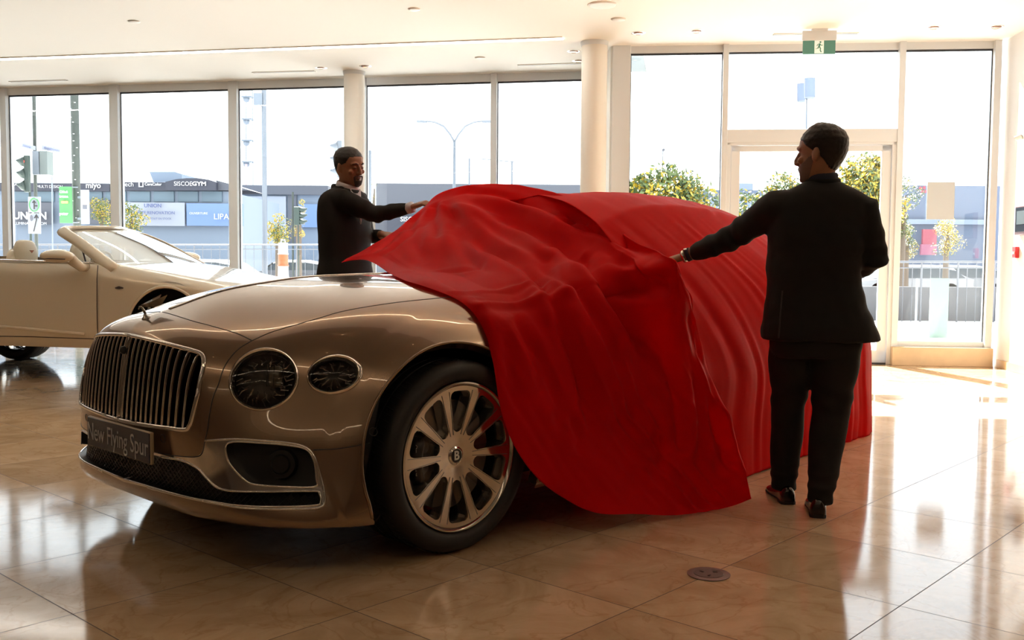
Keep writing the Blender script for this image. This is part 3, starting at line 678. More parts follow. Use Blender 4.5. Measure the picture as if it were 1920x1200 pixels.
mb.build('rear_body', PAINT, car, smooth=True, angle=50)
GLASSC = glass_material('car_glass', (.45, .50, .48), 1.0)
INTERIOR = mat('car_interior_grey', (.55, .52, .46), .6)
cab = [[(.72, 0, 1.045), (.76, .42, 1.03), (.98, .70, .965)], [(1.20, 0, 1.19), (1.24, .38, 1.175), (1.38, .58, 1.10)], [(1.62, 0, 1.40), (1.65, .33, 1.385), (1.72, .50, 1.31)]]
full = [[(a, -b, c) for a, b, c in row] + [(a, b, c) for a, b, c in row[-2::-1]] for row in cab]
full = [[(a, b, c) for a, b, c in [(r[0][0], r[0][1], r[0][2])]] for r in full]
def mir(row): return [(a, -b, c) for a, b, c in row[::-1]] + [(a, b, c) for a, b, c in row[1:]]
MB().grid(surf([mir(r) for r in cab], 12, 20)).build('windshield', GLASSC, car, smooth=True)
roofr = [[(1.62, 0, 1.40), (1.65, .33, 1.385), (1.72, .50, 1.31)], [(2.0, 0, 1.43), (2.0, .34, 1.41), (2.0, .52, 1.33)], [(2.5, 0, 1.41), (2.5, .34, 1.39), (2.5, .50, 1.31)], [(2.9, 0, 1.30), (2.85, .30, 1.28), (2.8, .45, 1.21)], [(3.3, 0, 1.10), (3.25, .30, 1.08), (3.1, .5, 1.0)]]
roofo = MB().grid(surf([mir(r) for r in roofr], 30, 20)).build('roof', PAINT, car, smooth=True)
for s in (-1, 1):
    MB().tube([(.88, s * .74, .97), (1.30, s * .60, 1.12), (1.72, s * .50, 1.30), (2.0, s * .52, 1.32), (2.5, s * .50, 1.30), (2.8, s * .45, 1.20), (3.15, s * .52, .99)], [.03, .024, .02, .02, .022, .035, .05], 10).build('pillar', PAINT, car, smooth=True)
    side_g = [[(.90, s * .76, .94), (1.5, s * .80, .94), (2.4, s * .80, .94), (3.1, s * .72, .95)], [(1.30, s * .62, 1.11), (1.7, s * .64, 1.12), (2.3, s * .64, 1.12), (2.95, s * .58, 1.07)], [(1.72, s * .50, 1.30), (1.9, s * .52, 1.32), (2.4, s * .50, 1.30), (2.8, s * .45, 1.20)]]
    MB().grid(surf(side_g, 8, 20)).build('side_window', GLASSC, car, smooth=True)
    mm = MB(); mm.ball((1.46, s * .86, .90), (.045, .05, .045), 16, 10); mm.tube([(1.48, s * .78, .86), (1.47, s * .84, .88)], [.03, .035], 10)
    mm.build('door_mirror', PAINT, car, smooth=True)
mb = MB(); mb.box((1.0, 0, .93), (.35, 1.4, .2)); mb.build('dashboard', INTERIOR, car, bevel=.04)
MB().grid([[(.66, -y, 1.045 - .04 * y * y) for y in np.linspace(-.7, .7, 20)], [(.76, -y, 1.035 - .04 * y * y) for y in np.linspace(-.7, .7, 20)]]).build('cowl', BLACK, car)

# grille: chrome frame and vanes
gf = MB()
for s in (1, -1): gf.tube(off(grille[:, 0], grille[:, 1], .002, s), [(.009, .007)] * len(grille), 8)
grille_o = gf.build('grille_frame', CHROME, car, smooth=True)
top_r = lambda c: np.interp(c, [p[0] for p in gr[:6]] + [3.25], [p[1] for p in gr[:6]] + [5.4])
lo = gr[8:][::-1]; bot_r = lambda c: np.interp(c, [p[0] for p in lo], [p[1] for p in lo])
for k in range(24):
    s = 1 if k % 2 == 0 else -1; l = .019 + (k // 2) * .0375
    if l > .44: continue
    c = l / .16 if l < .32 else 2 + (l - .32) / .14
    c = min(c, 3.2); rr_ = np.linspace(bot_r(c) + .02, top_r(c) - .02, 26); cc_ = np.full(26, c)
    for _ in range(6):
        p = shell_pt(cc_, rr_); cc_ = cc_ + (l - p[:, 1]) / .15
    cc_ = np.clip(cc_, 0, 3.25)
    P = shell_pt(cc_, rr_); P[:, 1] = l
    mb = MB(); fr = P + np.array([.004, 0, 0]); bk = P + np.array([.05, 0, 0]); w = .0040
    rows = [[CV(q + np.array([0, -w, 0]), s) for q in bk], [CV(q + np.array([.003, -w, 0]), s) for q in fr], [CV(q + np.array([-.002, -w * .5, 0]), s) for q in fr], [CV(q + np.array([-.002, w * .5, 0]), s) for q in fr], [CV(q + np.array([.003, w, 0]), s) for q in fr], [CV(q + np.array([0, w, 0]), s) for q in bk]]
    mb.grid(rows[:2]); mb.grid(rows[4:]); mb.cur = 1; mb.grid(rows[1:5]); mb.build('grille_vane', [VANE, CHROME], car, smooth=True, angle=35)
rr_ = np.linspace(3.3, 6.05, 30); P = shell_pt(np.zeros(30), rr_)
mb = MB(); mb.tube([CV(q + np.array([.008, 0, 0])) for q in P], [(.0065, .008)] * 30, 8, nrm=(0, 1, 0)); mb.build('centre_vane', DARKCHROME, car, smooth=True)
# small camera bump in the grille
p = shell_pt(0, 5.45)[0]; MB().ball((p[0] - .006, 0, p[2]), (.014, .016, .016)).build('grille_camera', BLACK, car, smooth=True)
# chrome lip on top of the grille (the two tone strip)
mb = MB()
# meshes of the lower intakes
MESHM = mat('intake_mesh', (.035, .035, .036), .3, .6)
def lattice(name, poly, cell, dep, side, parent=None):
    poly = np.asarray(poly); mb = MB(); c0, r0 = poly.min(0); c1, r1 = poly.max(0)
    for sg in (1, -1):
        k = -40
        while k < 60:
            pts = []; 
            for t in np.linspace(0, 1, 60):
                r = r0 + (r1 - r0) * t; c = c0 + k * cell + sg * (r - r0) * 1.0
                pts.append((c, r))
            A = np.array(pts); ins = inpoly(A, poly) & (A[:, 0] >= 0)
            i = 0
            while i < 60:
                if ins[i]:
                    j = i
                    while j + 1 < 60 and ins[j + 1]: j += 1
                    if j > i + 1:
                        sel = A[i:j + 1:3] if j - i > 6 else A[[i, j]]
                        mb.tube(off(sel[:, 0], sel[:, 1], -dep, side), .0022, 4, caps=False)
                    i = j + 1
                else: i += 1
            k += 1
    return mb.build(name, MESHM, parent or car)
for s in (1, -1):
    lattice('lower_mesh', mouth, .19, .028, s)
    for nm, L, m_ in (('mouth_return', mouth[2:], BLACK), ('intake_return', intake, CHROME)):
        mb = MB(); rim_strip(mb, L, 0, -.055, s, closed=nm == 'intake_return'); mb.build(nm, m_, chromef, smooth=True)
    mb = MB(); mb.tube([off([5.9], [2.45], d, s)[0] for d in (-.05, -.02)], [.055, .05], 24); mb.tube([off([5.9], [2.45], d, s)[0] for d in (-.02, -.012)], [.035, .03], 24)
    mb.build('radar_cover', GRILLE_BACK, car, smooth=True, angle=40)
for s in (1, -1):
    mb = MB()
    Lk = K_s[5:-1]; mb.tube(off(Lk[:, 0], Lk[:, 1], .001, s), .0045, 8)
    mb.tube(off(intake[:, 0], intake[:, 1], .001, s), .004, 8, closed=True); Lm = mouth[3:]; mb.tube(off(Lm[:, 0], Lm[:, 1], .001, s), .004, 8)
    mb.build('trim_bead', CHROME, chromef, smooth=True)
# parking sensors
for s in (1, -1):
    for c, r, pr in ((2.087, 2.985, nose), (8.178, 3.327, fender if s == 1 else fender2)):
        a = Vector(off([c], [r], 0, s)[0]); b_ = Vector(off([c], [r], .002, s)[0]); n_ = (b_ - a).normalized()
        q = n_.to_track_quat('Z', 'Y').to_matrix().to_4x4(); q.translation = a
        MB().lathe([(.013, 0), (.0145, .0015), (.016, 0)], 24, q).build('sensor_ring', BLACK, pr, smooth=True)
# lamps
def lamp(name, outer, inner, cen, s, big):
    L = empty(name); L.parent = car
    mb = MB(); o_ = np.asarray(outer); i_ = np.asarray(inner); n = len(o_)
    mid = (o_ + i_) / 2; c = np.asarray(cen)
    rows = []
    for poly, d in ((c + (o_ - c) * 1.012, -.004), (c + (o_ - c) * 1.0, .006), (mid, .010), (i_, .004), (c + (i_ - c) * .97, -.018)):
        rows.append(off(poly[:, 0], poly[:, 1], d, s))
    R = np.array(rows).transpose(1, 0, 2); mb.grid(R, closed_u=True); mb.build('chrome_ring', CHROME, L, smooth=True, angle=60)
    rows = []
    for k in (1.0, .93, .8, .6, .4, .2, .01):
        q = c + (i_ - c) * k; rows.append(off(q[:, 0], q[:, 1], .004 + .012 * (1 - k * k), s))
    MB().grid(np.array(rows).transpose(1, 0, 2), closed_u=True).build('lens', LENS, L, smooth=True)
    rows = []
    for k, d in ((.97, -.018), (.9, -.030), (.7, -.042), (.4, -.050), (.01, -.052)):
        q = c + (i_ - c) * k; rows.append(off(q[:, 0], q[:, 1], d, s))
    MB().grid(np.array(rows).transpose(1, 0, 2), closed_u=True).build('bowl', LAMP_IN, L, smooth=True)
    # crystal facets: thin cut ridges radiating in zigzags
    mb = MB(); rnd = random.Random(5)
    ang = np.linspace(0, 2 * PI, 15 if big else 12)[:-1]
    for a in ang:
        e = np.array([math.cos(a), math.sin(a)]); k0 = .42 if big else .25
        rad = (i_ - c); sc_ = np.array([np.abs(rad[:, 0]).max(), np.abs(rad[:, 1]).max()])
        def q(k, da=0): return c + np.array([math.cos(a + da), math.sin(a + da)]) * sc_ * k
        z = [q(k0, 0), q(.62, .10), q(.70, -.10), q(.90, .02)]
        P = [off([w_[0]], [w_[1]], -.016 - .003 * i, s)[0] for i, w_ in enumerate(z)]
        mb.tube(P, [.0018, .0036, .0036, .0015], 4)
        z2 = [q(.55, .16), q(.72, .10), q(.86, .2)]
        P = [off([w_[0]], [w_[1]], -.018, s)[0] for w_ in z2]; mb.tube(P, [.0012, .0030, .0010], 4)
    mb.build('crystal_cut', CRYSTAL, L)
    if big:
        # projector: tall rounded lens block, with a small box under it
        def P3(dx, dy, d): 
            cc2 = c + np.array([dx, dy]); return Vector(off([cc2[0]], [cc2[1]], d, s)[0])
        b0 = P3(.28, .12, -.03); n_ = (P3(.28, .12, 0) - b0).normalized(); x_ = (P3(.4, .12, -.03) - b0).normalized()
        M = frame3(b0, x_, n_)
        mb = MB(); mb.tube([M @ Vector((0, y, .006 * 0)) for y in (-.040, -.030, 0, .030, .040)], [(.016, .010), (.024, .016), (.027, .018), (.024, .016), (.016, .010)], 16, nrm=tuple(x_)); mb.build('projector_lens', mat('projector_glass', (.12, .10, .07), .05, .0, coat=1), L, smooth=True)
        mb = MB(); rec = lambda x0, x1, y0, y1, z: mb.tube([M @ Vector(p) for p in ((x0, y0, z), (x1, y0, z), (x1, y1, z), (x0, y1, z))], .0014, 5, closed=True)
        rec(-.028, .004, -.040, .040, .012); rec(-.004, .030, -.038, .038, .016); rec(-.012, .036, -.072, -.043, .010); mb.build('projector_frame', CRYSTAL, L)
    return L
for s in (1, -1):
    lamp('headlamp', lampA, lampAi, np.mean(lampAi, 0), s, True)
    lamp('fog_lamp', lampB, lampBi, np.mean(lampBi, 0), s, False)
# centre strip of the bonnet
mb = MB(); rr_ = np.linspace(0.9, 12.2, 60); P = shell_pt(rr_, np.full(60, 10.)); 
mb.tube([(p[0], 0, p[2] + .001) for p in P], [(.010, .004)] * 60, 8, nrm=(0, 1, 0)); mb.build('bonnet_strip', DARKCHROME, hood, smooth=True)
# flying mascot
mas = empty('bonnet_mascot'); mas.parent = car; ORN = mat('mascot_chrome', (.45, .42, .38), .15, 1.0)
zb = float(np.interp(-.775, [-.815, -.78, -.74], [.880, .898, .913]))
MB().lathe([(0, 0), (.018, 0), (.016, .006), (.008, .012), (.006, .02), (0, .02)], 20, Matrix.Translation((-.775, 0, zb - .003)) @ Matrix.Rotation(-.35, 4, 'Y')).build('base', ORN, mas, smooth=True)
mb = MB(); mb.tube([(-.777, 0, zb + .012), (-.785, 0, zb + .028), (-.792, 0, zb + .042)], [(.005, .004), (.007, .006), (.004, .003)], 10)
mb.tube([(-.792, 0, zb + .042), (-.802, 0, zb + .044), (-.806, 0, zb + .034)], [.004, .004, .002], 8); mb.build('letter_stem', ORN, mas, smooth=True)
for s in (1, -1):
    mb = MB(); rows = [[(-.796, s * .004, zb + .050), (-.794, s * .005, zb + .043)], [(-.765, s * .012, zb + .062), (-.765, s * .010, zb + .042)], [(-.735, s * .018, zb + .075), (-.742, s * .014, zb + .044)], [(-.700, s * .024, zb + .090), (-.722, s * .018, zb + .050)]]
    g_ = surf(rows, 14, 6); mb.grid(g_); mb.grid(g_ + np.array([.0, .004 * s, 0])); mb.build('wing', ORN, mas, smooth=True)
# number plate
pl = empty('number_plate'); pl.parent = car
PX_, pc, ph, pw, pz = -.925, .065, .118, .54, .447
MB().box((PX_ + .006, -pc, pz), (.014, pw, ph), M=Matrix.Rotation(0, 3, 'Y')).build('plate_frame', mat('plate_frame_beige', (.45, .38, .28), .3, .5), pl, bevel=.004)
MB().box((PX_ - .002, -pc, pz), (.006, pw - .008, ph - .007)).build('plate_panel', mat('plate_blue_grey', (.035, .042, .068), .15, .0, spec=.3), pl, bevel=.002)
M = frame3((PX_ - .0065, -pc, pz), (0, -1, 0), (-1, 0, 0))
text('plate_lettering', 'New Flying Spur', .098, M, mat('plate_letters', (.42, .45, .50), .4), pl, ext=.0006, sx=.80)
# front splitter under the bumper
mb = MB()
for s in (1, -1):
    c_ = np.linspace(0, 8.7, 60); p0 = shell_pt(c_, np.full(60, 0.)); p1 = p0.copy(); p1[:, 0] += .12 ; p1[:, 1] *= .9
    mb.grid(np.array([[CV(q, s) for q in p0], [CV(q, s) for q in p1]]).transpose(1, 0, 2))
mb.build('bumper_underside', PAINT, bumper, smooth=True)

# ---- wheels
TYRE = mat('tyre_rubber', (.011, .011, .012), .55, bump=(60, .15, .002))
ALLOY = mat('polished_alloy', (.66, .62, .56), .14, .95, coat=.3)
BRAKE = mat('brake_disc', (.22, .21, .20), .35, .9)
CAL = mat('brake_caliper_black', (.012, .012, .014), .3, coat=.5)
Mw = Matrix(((0, 1, 0, 0), (0, 0, -1, 0), (1, 0, 0, 0), (0, 0, 0, 1)))   # wheel plane (x,y)->(up, rear); outwards -> -Y (car's left)
def make_wheel():
    Wl = empty('wheel'); Wl.parent = car
    # in wheel space: x up, y rearwards, z outwards; origin at hub face
    RM_ = Matrix(((0, 1, 0, 0), (0, 0, -1, 0), (1, 0, 0, 0), (0, 0, 0, 1)))
    T = lambda p: RM_ @ Vector(p)
    tyre = [(.292, -.012), (.300, .006), (.315, .016), (.335, .020), (.352, .016), (.365, .002), (.3735, -.02), (.3755, -.06), (.3755, -.08), (.371, -.081), (.371, -.088), (.3755, -.089), (.376, -.125), (.371, -.126), (.371, -.134), (.376, -.135), (.3755, -.17), (.371, -.171), (.371, -.179), (.3755, -.18), (.3735, -.235), (.365, -.255), (.335, -.27), (.292, -.25)]
    m = MB().lathe(tyre, 96, RM_); ty = m.build('tyre', TYRE, Wl, smooth=True, angle=50)
    m = MB()
    for k in range(96):
        a = 2 * PI * k / 96
        for zc, sk in ((-.004, .02), (-.24, -.02)):
            p = [T(((.3745 if i else .360) * math.cos(a + j * .02), (.3745 if i else .360) * math.sin(a + j * .02), zc - (.032 if i else 0) * (1 if zc > -.1 else -1))) for i, j in ((0, 0), (0, 1), (1, 1), (1, 0))]
        m.tube([T((.3755 * math.cos(a), .3755 * math.sin(a), -.022)), T((.3765 * math.cos(a + .03), .3765 * math.sin(a + .03), -.075))], .0022, 4, caps=False)
    m.build('tread_blocks', TYRE, ty)
    rim = MB().lathe([(.293, -.004), (.291, .004), (.285, .005), (.279, .000), (.2745, -.014), (.272, -.05), (.262, -.12), (.262, -.23)], 96, RM_).build('rim', ALLOY, Wl, smooth=True, angle=40)
    # spoke disc with ten windows
    pts = []; edges = []
    def loop(L):
        b = len(pts); pts.extend([tuple(q) for q in L]); n = len(L); edges.extend([(b + i, b + (i + 1) % n) for i in range(n)])
    outer = [(.276 * math.cos(a), .276 * math.sin(a)) for a in np.linspace(0, 2 * PI, 120, endpoint=False)]
    loop(outer); wins = []
    for k in range(10):
        ac = 2 * PI * (k + .5) / 10 + math.radians(-17)
        def pp(r, w_half, sg): return (r, ac + sg * (PI / 10 - w_half / r))
        cor = []
        r0, r1 = .094, .258
        left = [pp(r, .0125 + .010 * (r - r0) / (r1 - r0), -1) for r in np.linspace(r0 + .012, r1 - .03, 8)]
        right = [pp(r, .0125 + .010 * (r - r0) / (r1 - r0), 1) for r in np.linspace(r0 + .012, r1 - .03, 8)]
        def cart(q): return np.array([q[0] * math.cos(q[1]), q[0] * math.sin(q[1])])
        Lc = [cart(q) for q in left]; Rc = [cart(q) for q in right]
        topL = cart(pp(r1 - .008, .029, -1)); topR = cart(pp(r1 - .008, .029, 1)); topc = [cart((r1, ac + t)) for t in np.linspace(-.14, .14, 7)]
        bot = [cart((r0, ac))]
        poly = Lc + [topL] + topc + [topR] + Rc[::-1] + bot
        poly = spline(np.array(poly), 56, True); wins.append(poly); loop(poly)
    for r in (.03, .05, .07, .09, .12, .15, .18, .21, .24, .262):
        for a in np.linspace(0, 2 * PI, int(40 + r * 300), endpoint=False): pts.append((r * math.cos(a), r * math.sin(a)))
    v, e, fcs, _, _, _ = delaunay_2d_cdt([Vector(p) for p in pts], edges, [], 0, 1e-6)
    v = np.array([tuple(q) for q in v]); fcs = np.array([f for f in fcs]); cen = v[fcs].mean(1)
    keep = np.hypot(cen[:, 0], cen[:, 1]) < .276
    for w_ in wins: keep &= ~inpoly(cen, w_)
    def dish(r): return -.004 - .030 * np.clip(1 - r / .27, 0, 1)**1.2
    z = dish(np.hypot(v[:, 0], v[:, 1]))
    m = MB(); m.add([T((p[0], p[1], q)) for p, q in zip(v, z)], fcs[keep].tolist())
    for w_ in wins:      # chamfer then deep inner wall
        c_ = w_.mean(0); r = np.hypot(w_[:, 0], w_[:, 1]); z0 = dish(r); w2 = c_ + (w_ - c_) * .95; n = len(w_)
        m.grid(np.array([[T((a_[0], a_[1], q)), T((b_[0], b_[1], q - .010)), T((c2[0], c2[1], q - .055))] for a_, b_, c2, q in zip(w_, w2, c_ + (w_ - c_) * .90, z0)]), closed_u=True)
    m.build('spokes', ALLOY, Wl, smooth=True, angle=25)
    m = MB()
    for k in range(10):      # groove along each spoke
        a = 2 * PI * k / 10 + math.radians(-17); e_ = np.array([math.cos(a), math.sin(a)]); t_ = np.array([-e_[1], e_[0]])
        for sg in (-1, 1):
            P = [T((*(e_ * r + t_ * sg * (.008 + .012 * (r - .09) / .17)), dish(r) + .0006)) for r in np.linspace(.085, .262, 6)]; m.tube(P, .0012, 4)
    m.build('spoke_grooves', mat('groove_grey', (.10, .09, .08), .4), Wl)
    cap = MB().lathe([(.040, -.036), (.036, -.026), (.030, -.022), (.029, -.024), (0, -.024)], 40, RM_).build('hub_cap', CHROME, Wl, smooth=True, angle=30)
    MB().lathe([(.027, -.0235), (0, -.0232)], 32, RM_).build('cap_field', BLACK, cap)
    M = RM_ @ Matrix.Translation((0, 0, -.0225)) @ Matrix.Rotation(PI / 2, 4, 'Z')
    # text reads upright from outside: x axis -> rearwards, y axis -> up
    Mt = Matrix.Identity(4); Mt.col[0] = (1, 0, 0, 0); Mt.col[1] = (0, 0, 1, 0); Mt.col[2] = (0, -1, 0, 0); Mt.col[3] = (0, .0225, 0, 1)
    text('cap_letter', 'B', .050, Mt, mat('cap_letter_white', (.8, .77, .70), .3, .3), cap, ext=.0008, bold=.0012)
    MB().lathe([(.215, -.075), (.215, -.10), (.09, -.10), (.09, -.075), (.215, -.075)], 72, RM_).build('brake_disc', BRAKE, Wl, smooth=True, angle=30)
    # caliper on the front side of the disc
    m = MB(); P = [T((r_ * math.cos(a), r_ * math.sin(a), -.068)) for r_, a in [(.182, x) for x in np.linspace(math.radians(-118), math.radians(-62), 9)]]
    m.tube(P, [(.030, .020)] + [(.046, .024)] * 7 + [(.030, .020)], 12, nrm=[tuple(T((0, 0, 1)))] * 9)
    cal = m.build('brake_caliper', CAL, Wl, smooth=True)
    # caliper lettering
    ac = math.radians(-88); c0 = T((.185 * math.cos(ac), .185 * math.sin(ac), -.036)); up = T((math.sin(-ac) * 0 + 1, 0, 0)) - T((0, 0, 0))
    Mt = Matrix.Identity(4); Mt.col[0] = (0, 0, 1, 0); Mt.col[1] = (-1, 0, 0, 0); Mt.col[2] = (0, -1, 0, 0); Mt.col[3] = (*c0, 1)
    text('caliper_lettering', 'BENTLEY', .030, Mt, mat('caliper_letters', (.40, .40, .38), .4), cal, ext=.0005)
    for k in range(5):
        a = 2 * PI * k / 5 + .3; b0 = T((.055 * math.cos(a), .055 * math.sin(a), -.050)); b1 = T((.055 * math.cos(a), .055 * math.sin(a), -.036)); MB().tube([b0, b1], .008, 6).build('wheel_bolt', BLACK, Wl)
    a = math.radians(142); MB().tube([T((.262 * math.cos(a), .262 * math.sin(a), -.03)), T((.24 * math.cos(a), .24 * math.sin(a), -.022))], .005, 8).build('valve', BLACK, Wl)
    return Wl
wheel = make_wheel(); wheel.location = (.028, -.948, .375)
w2 = copy_tree(wheel, car); w2.location = (0, .948, .375); w2.rotation_euler = (0, 0, PI)
w3 = copy_tree(wheel, car); w3.location = (3.0, -.86, .375)
w4 = copy_tree(wheel, car); w4.location = (3.0, .86, .375); w4.rotation_euler = (0, 0, PI)
for s in (1, -1):   # wheel housings
    MB().lathe([(.462, -.34), (.462, -.11)], 40, Matrix.Translation((0, -.98 * s, .375)) @ Matrix.Rotation(PI / 2 * s, 4, 'X') @ Matrix.Rotation(0, 4, 'Z'), PI * -.1, PI * 1.1).build('wheel_housing', BLACK, car)
MB().box((0, 0, .5), (1.0, 1.2, .7)).build('engine_bay_liner', BLACK, car)

# front flap of the cloth: hem to crest, in the car's own metres (rearwards, left, up)
FLAP = [[[0.705, -0.75, 1.12], [0.741, -0.75, 1.143], [0.814, -0.76, 1.168], [1.047, -0.78, 1.272], [1.357, -0.8, 1.443]], [[0.689, -0.5, 1.132], [0.75, -0.5, 1.161], [0.839, -0.52, 1.2], [1.147, -0.66, 1.344], [1.376, -0.72, 1.524]], [[0.339, 0.124, 1.073], [0.611, -0.15, 1.101], [0.722, -0.2, 1.134], [1.102, -0.38, 1.336], [1.443, -0.56, 1.574]], [[0.159, 0.508, 1.036], [0.324, 0.404, 1.058], [0.657, 0.12, 1.083], [1.061, -0.1, 1.301], [1.517, -0.38, 1.582]], [[0.154, 0.716, 0.997], [0.239, 0.704, 1.008], [0.453, 0.594, 1.037], [1.09, 0.15, 1.256], [1.546, -0.15, 1.561]], [[0.177, 0.85, 0.93], [0.227, 0.86, 0.954], [0.444, 0.784, 0.991], [1.027, 0.45, 1.186], [1.538, 0.1, 1.504]], [[0.168, 0.961, 0.795], [0.239, 0.97, 0.877], [0.529, 0.86, 0.985], [1.073, 0.6, 1.16], [1.505, 0.32, 1.425]], [[0.18, 1.002, 0.587], [0.333, 1.0, 0.767], [0.691, 0.9, 0.995], [1.109, 0.72, 1.161], [1.422, 0.55, 1.332]], [[0.233, 1.04, 0.405], [0.44, 1.02, 0.674], [0.806, 0.94, 0.97], [1.109, 0.85, 1.111], [1.318, 0.75, 1.259]], [[0.343, 1.07, 0.259], [0.558, 1.05, 0.578], [0.896, 0.99, 0.899], [1.121, 0.95, 1.062], [1.228, 0.92, 1.21]], [[0.473, 1.1, 0.161], [0.682, 1.08, 0.455], [0.969, 1.04, 0.779], [1.11, 1.05, 1.003], [1.113, 1.08, 1.178]], [[0.609, 1.16, 0.088], [0.818, 1.12, 0.328], [1.044, 1.09, 0.658], [1.111, 1.13, 0.946], [1.046, 1.18, 1.158]], [[0.8, 1.21, 0.058], [0.96, 1.16, 0.22], [1.1, 1.14, 0.537], [1.13, 1.17, 0.874], [0.998, 1.25, 1.142]], [[1.02, 1.25, 0.02], [1.099, 1.22, 0.184], [1.182, 1.18, 0.484], [1.204, 1.17, 0.799], [1.005, 1.26, 1.107]], [[1.22, 1.3, 0.012], [1.292, 1.25, 0.135], [1.328, 1.2, 0.422], [1.265, 1.17, 0.771], [1.045, 1.25, 1.073]], [[1.373, 1.33, 0.012], [1.411, 1.28, 0.171], [1.42, 1.22, 0.414], [1.327, 1.17, 0.755], [1.085, 1.24, 1.037]], [[1.501, 1.36, 0.031], [1.494, 1.3, 0.226], [1.483, 1.23, 0.421], [1.383, 1.17, 0.71], [1.145, 1.22, 0.995]]]
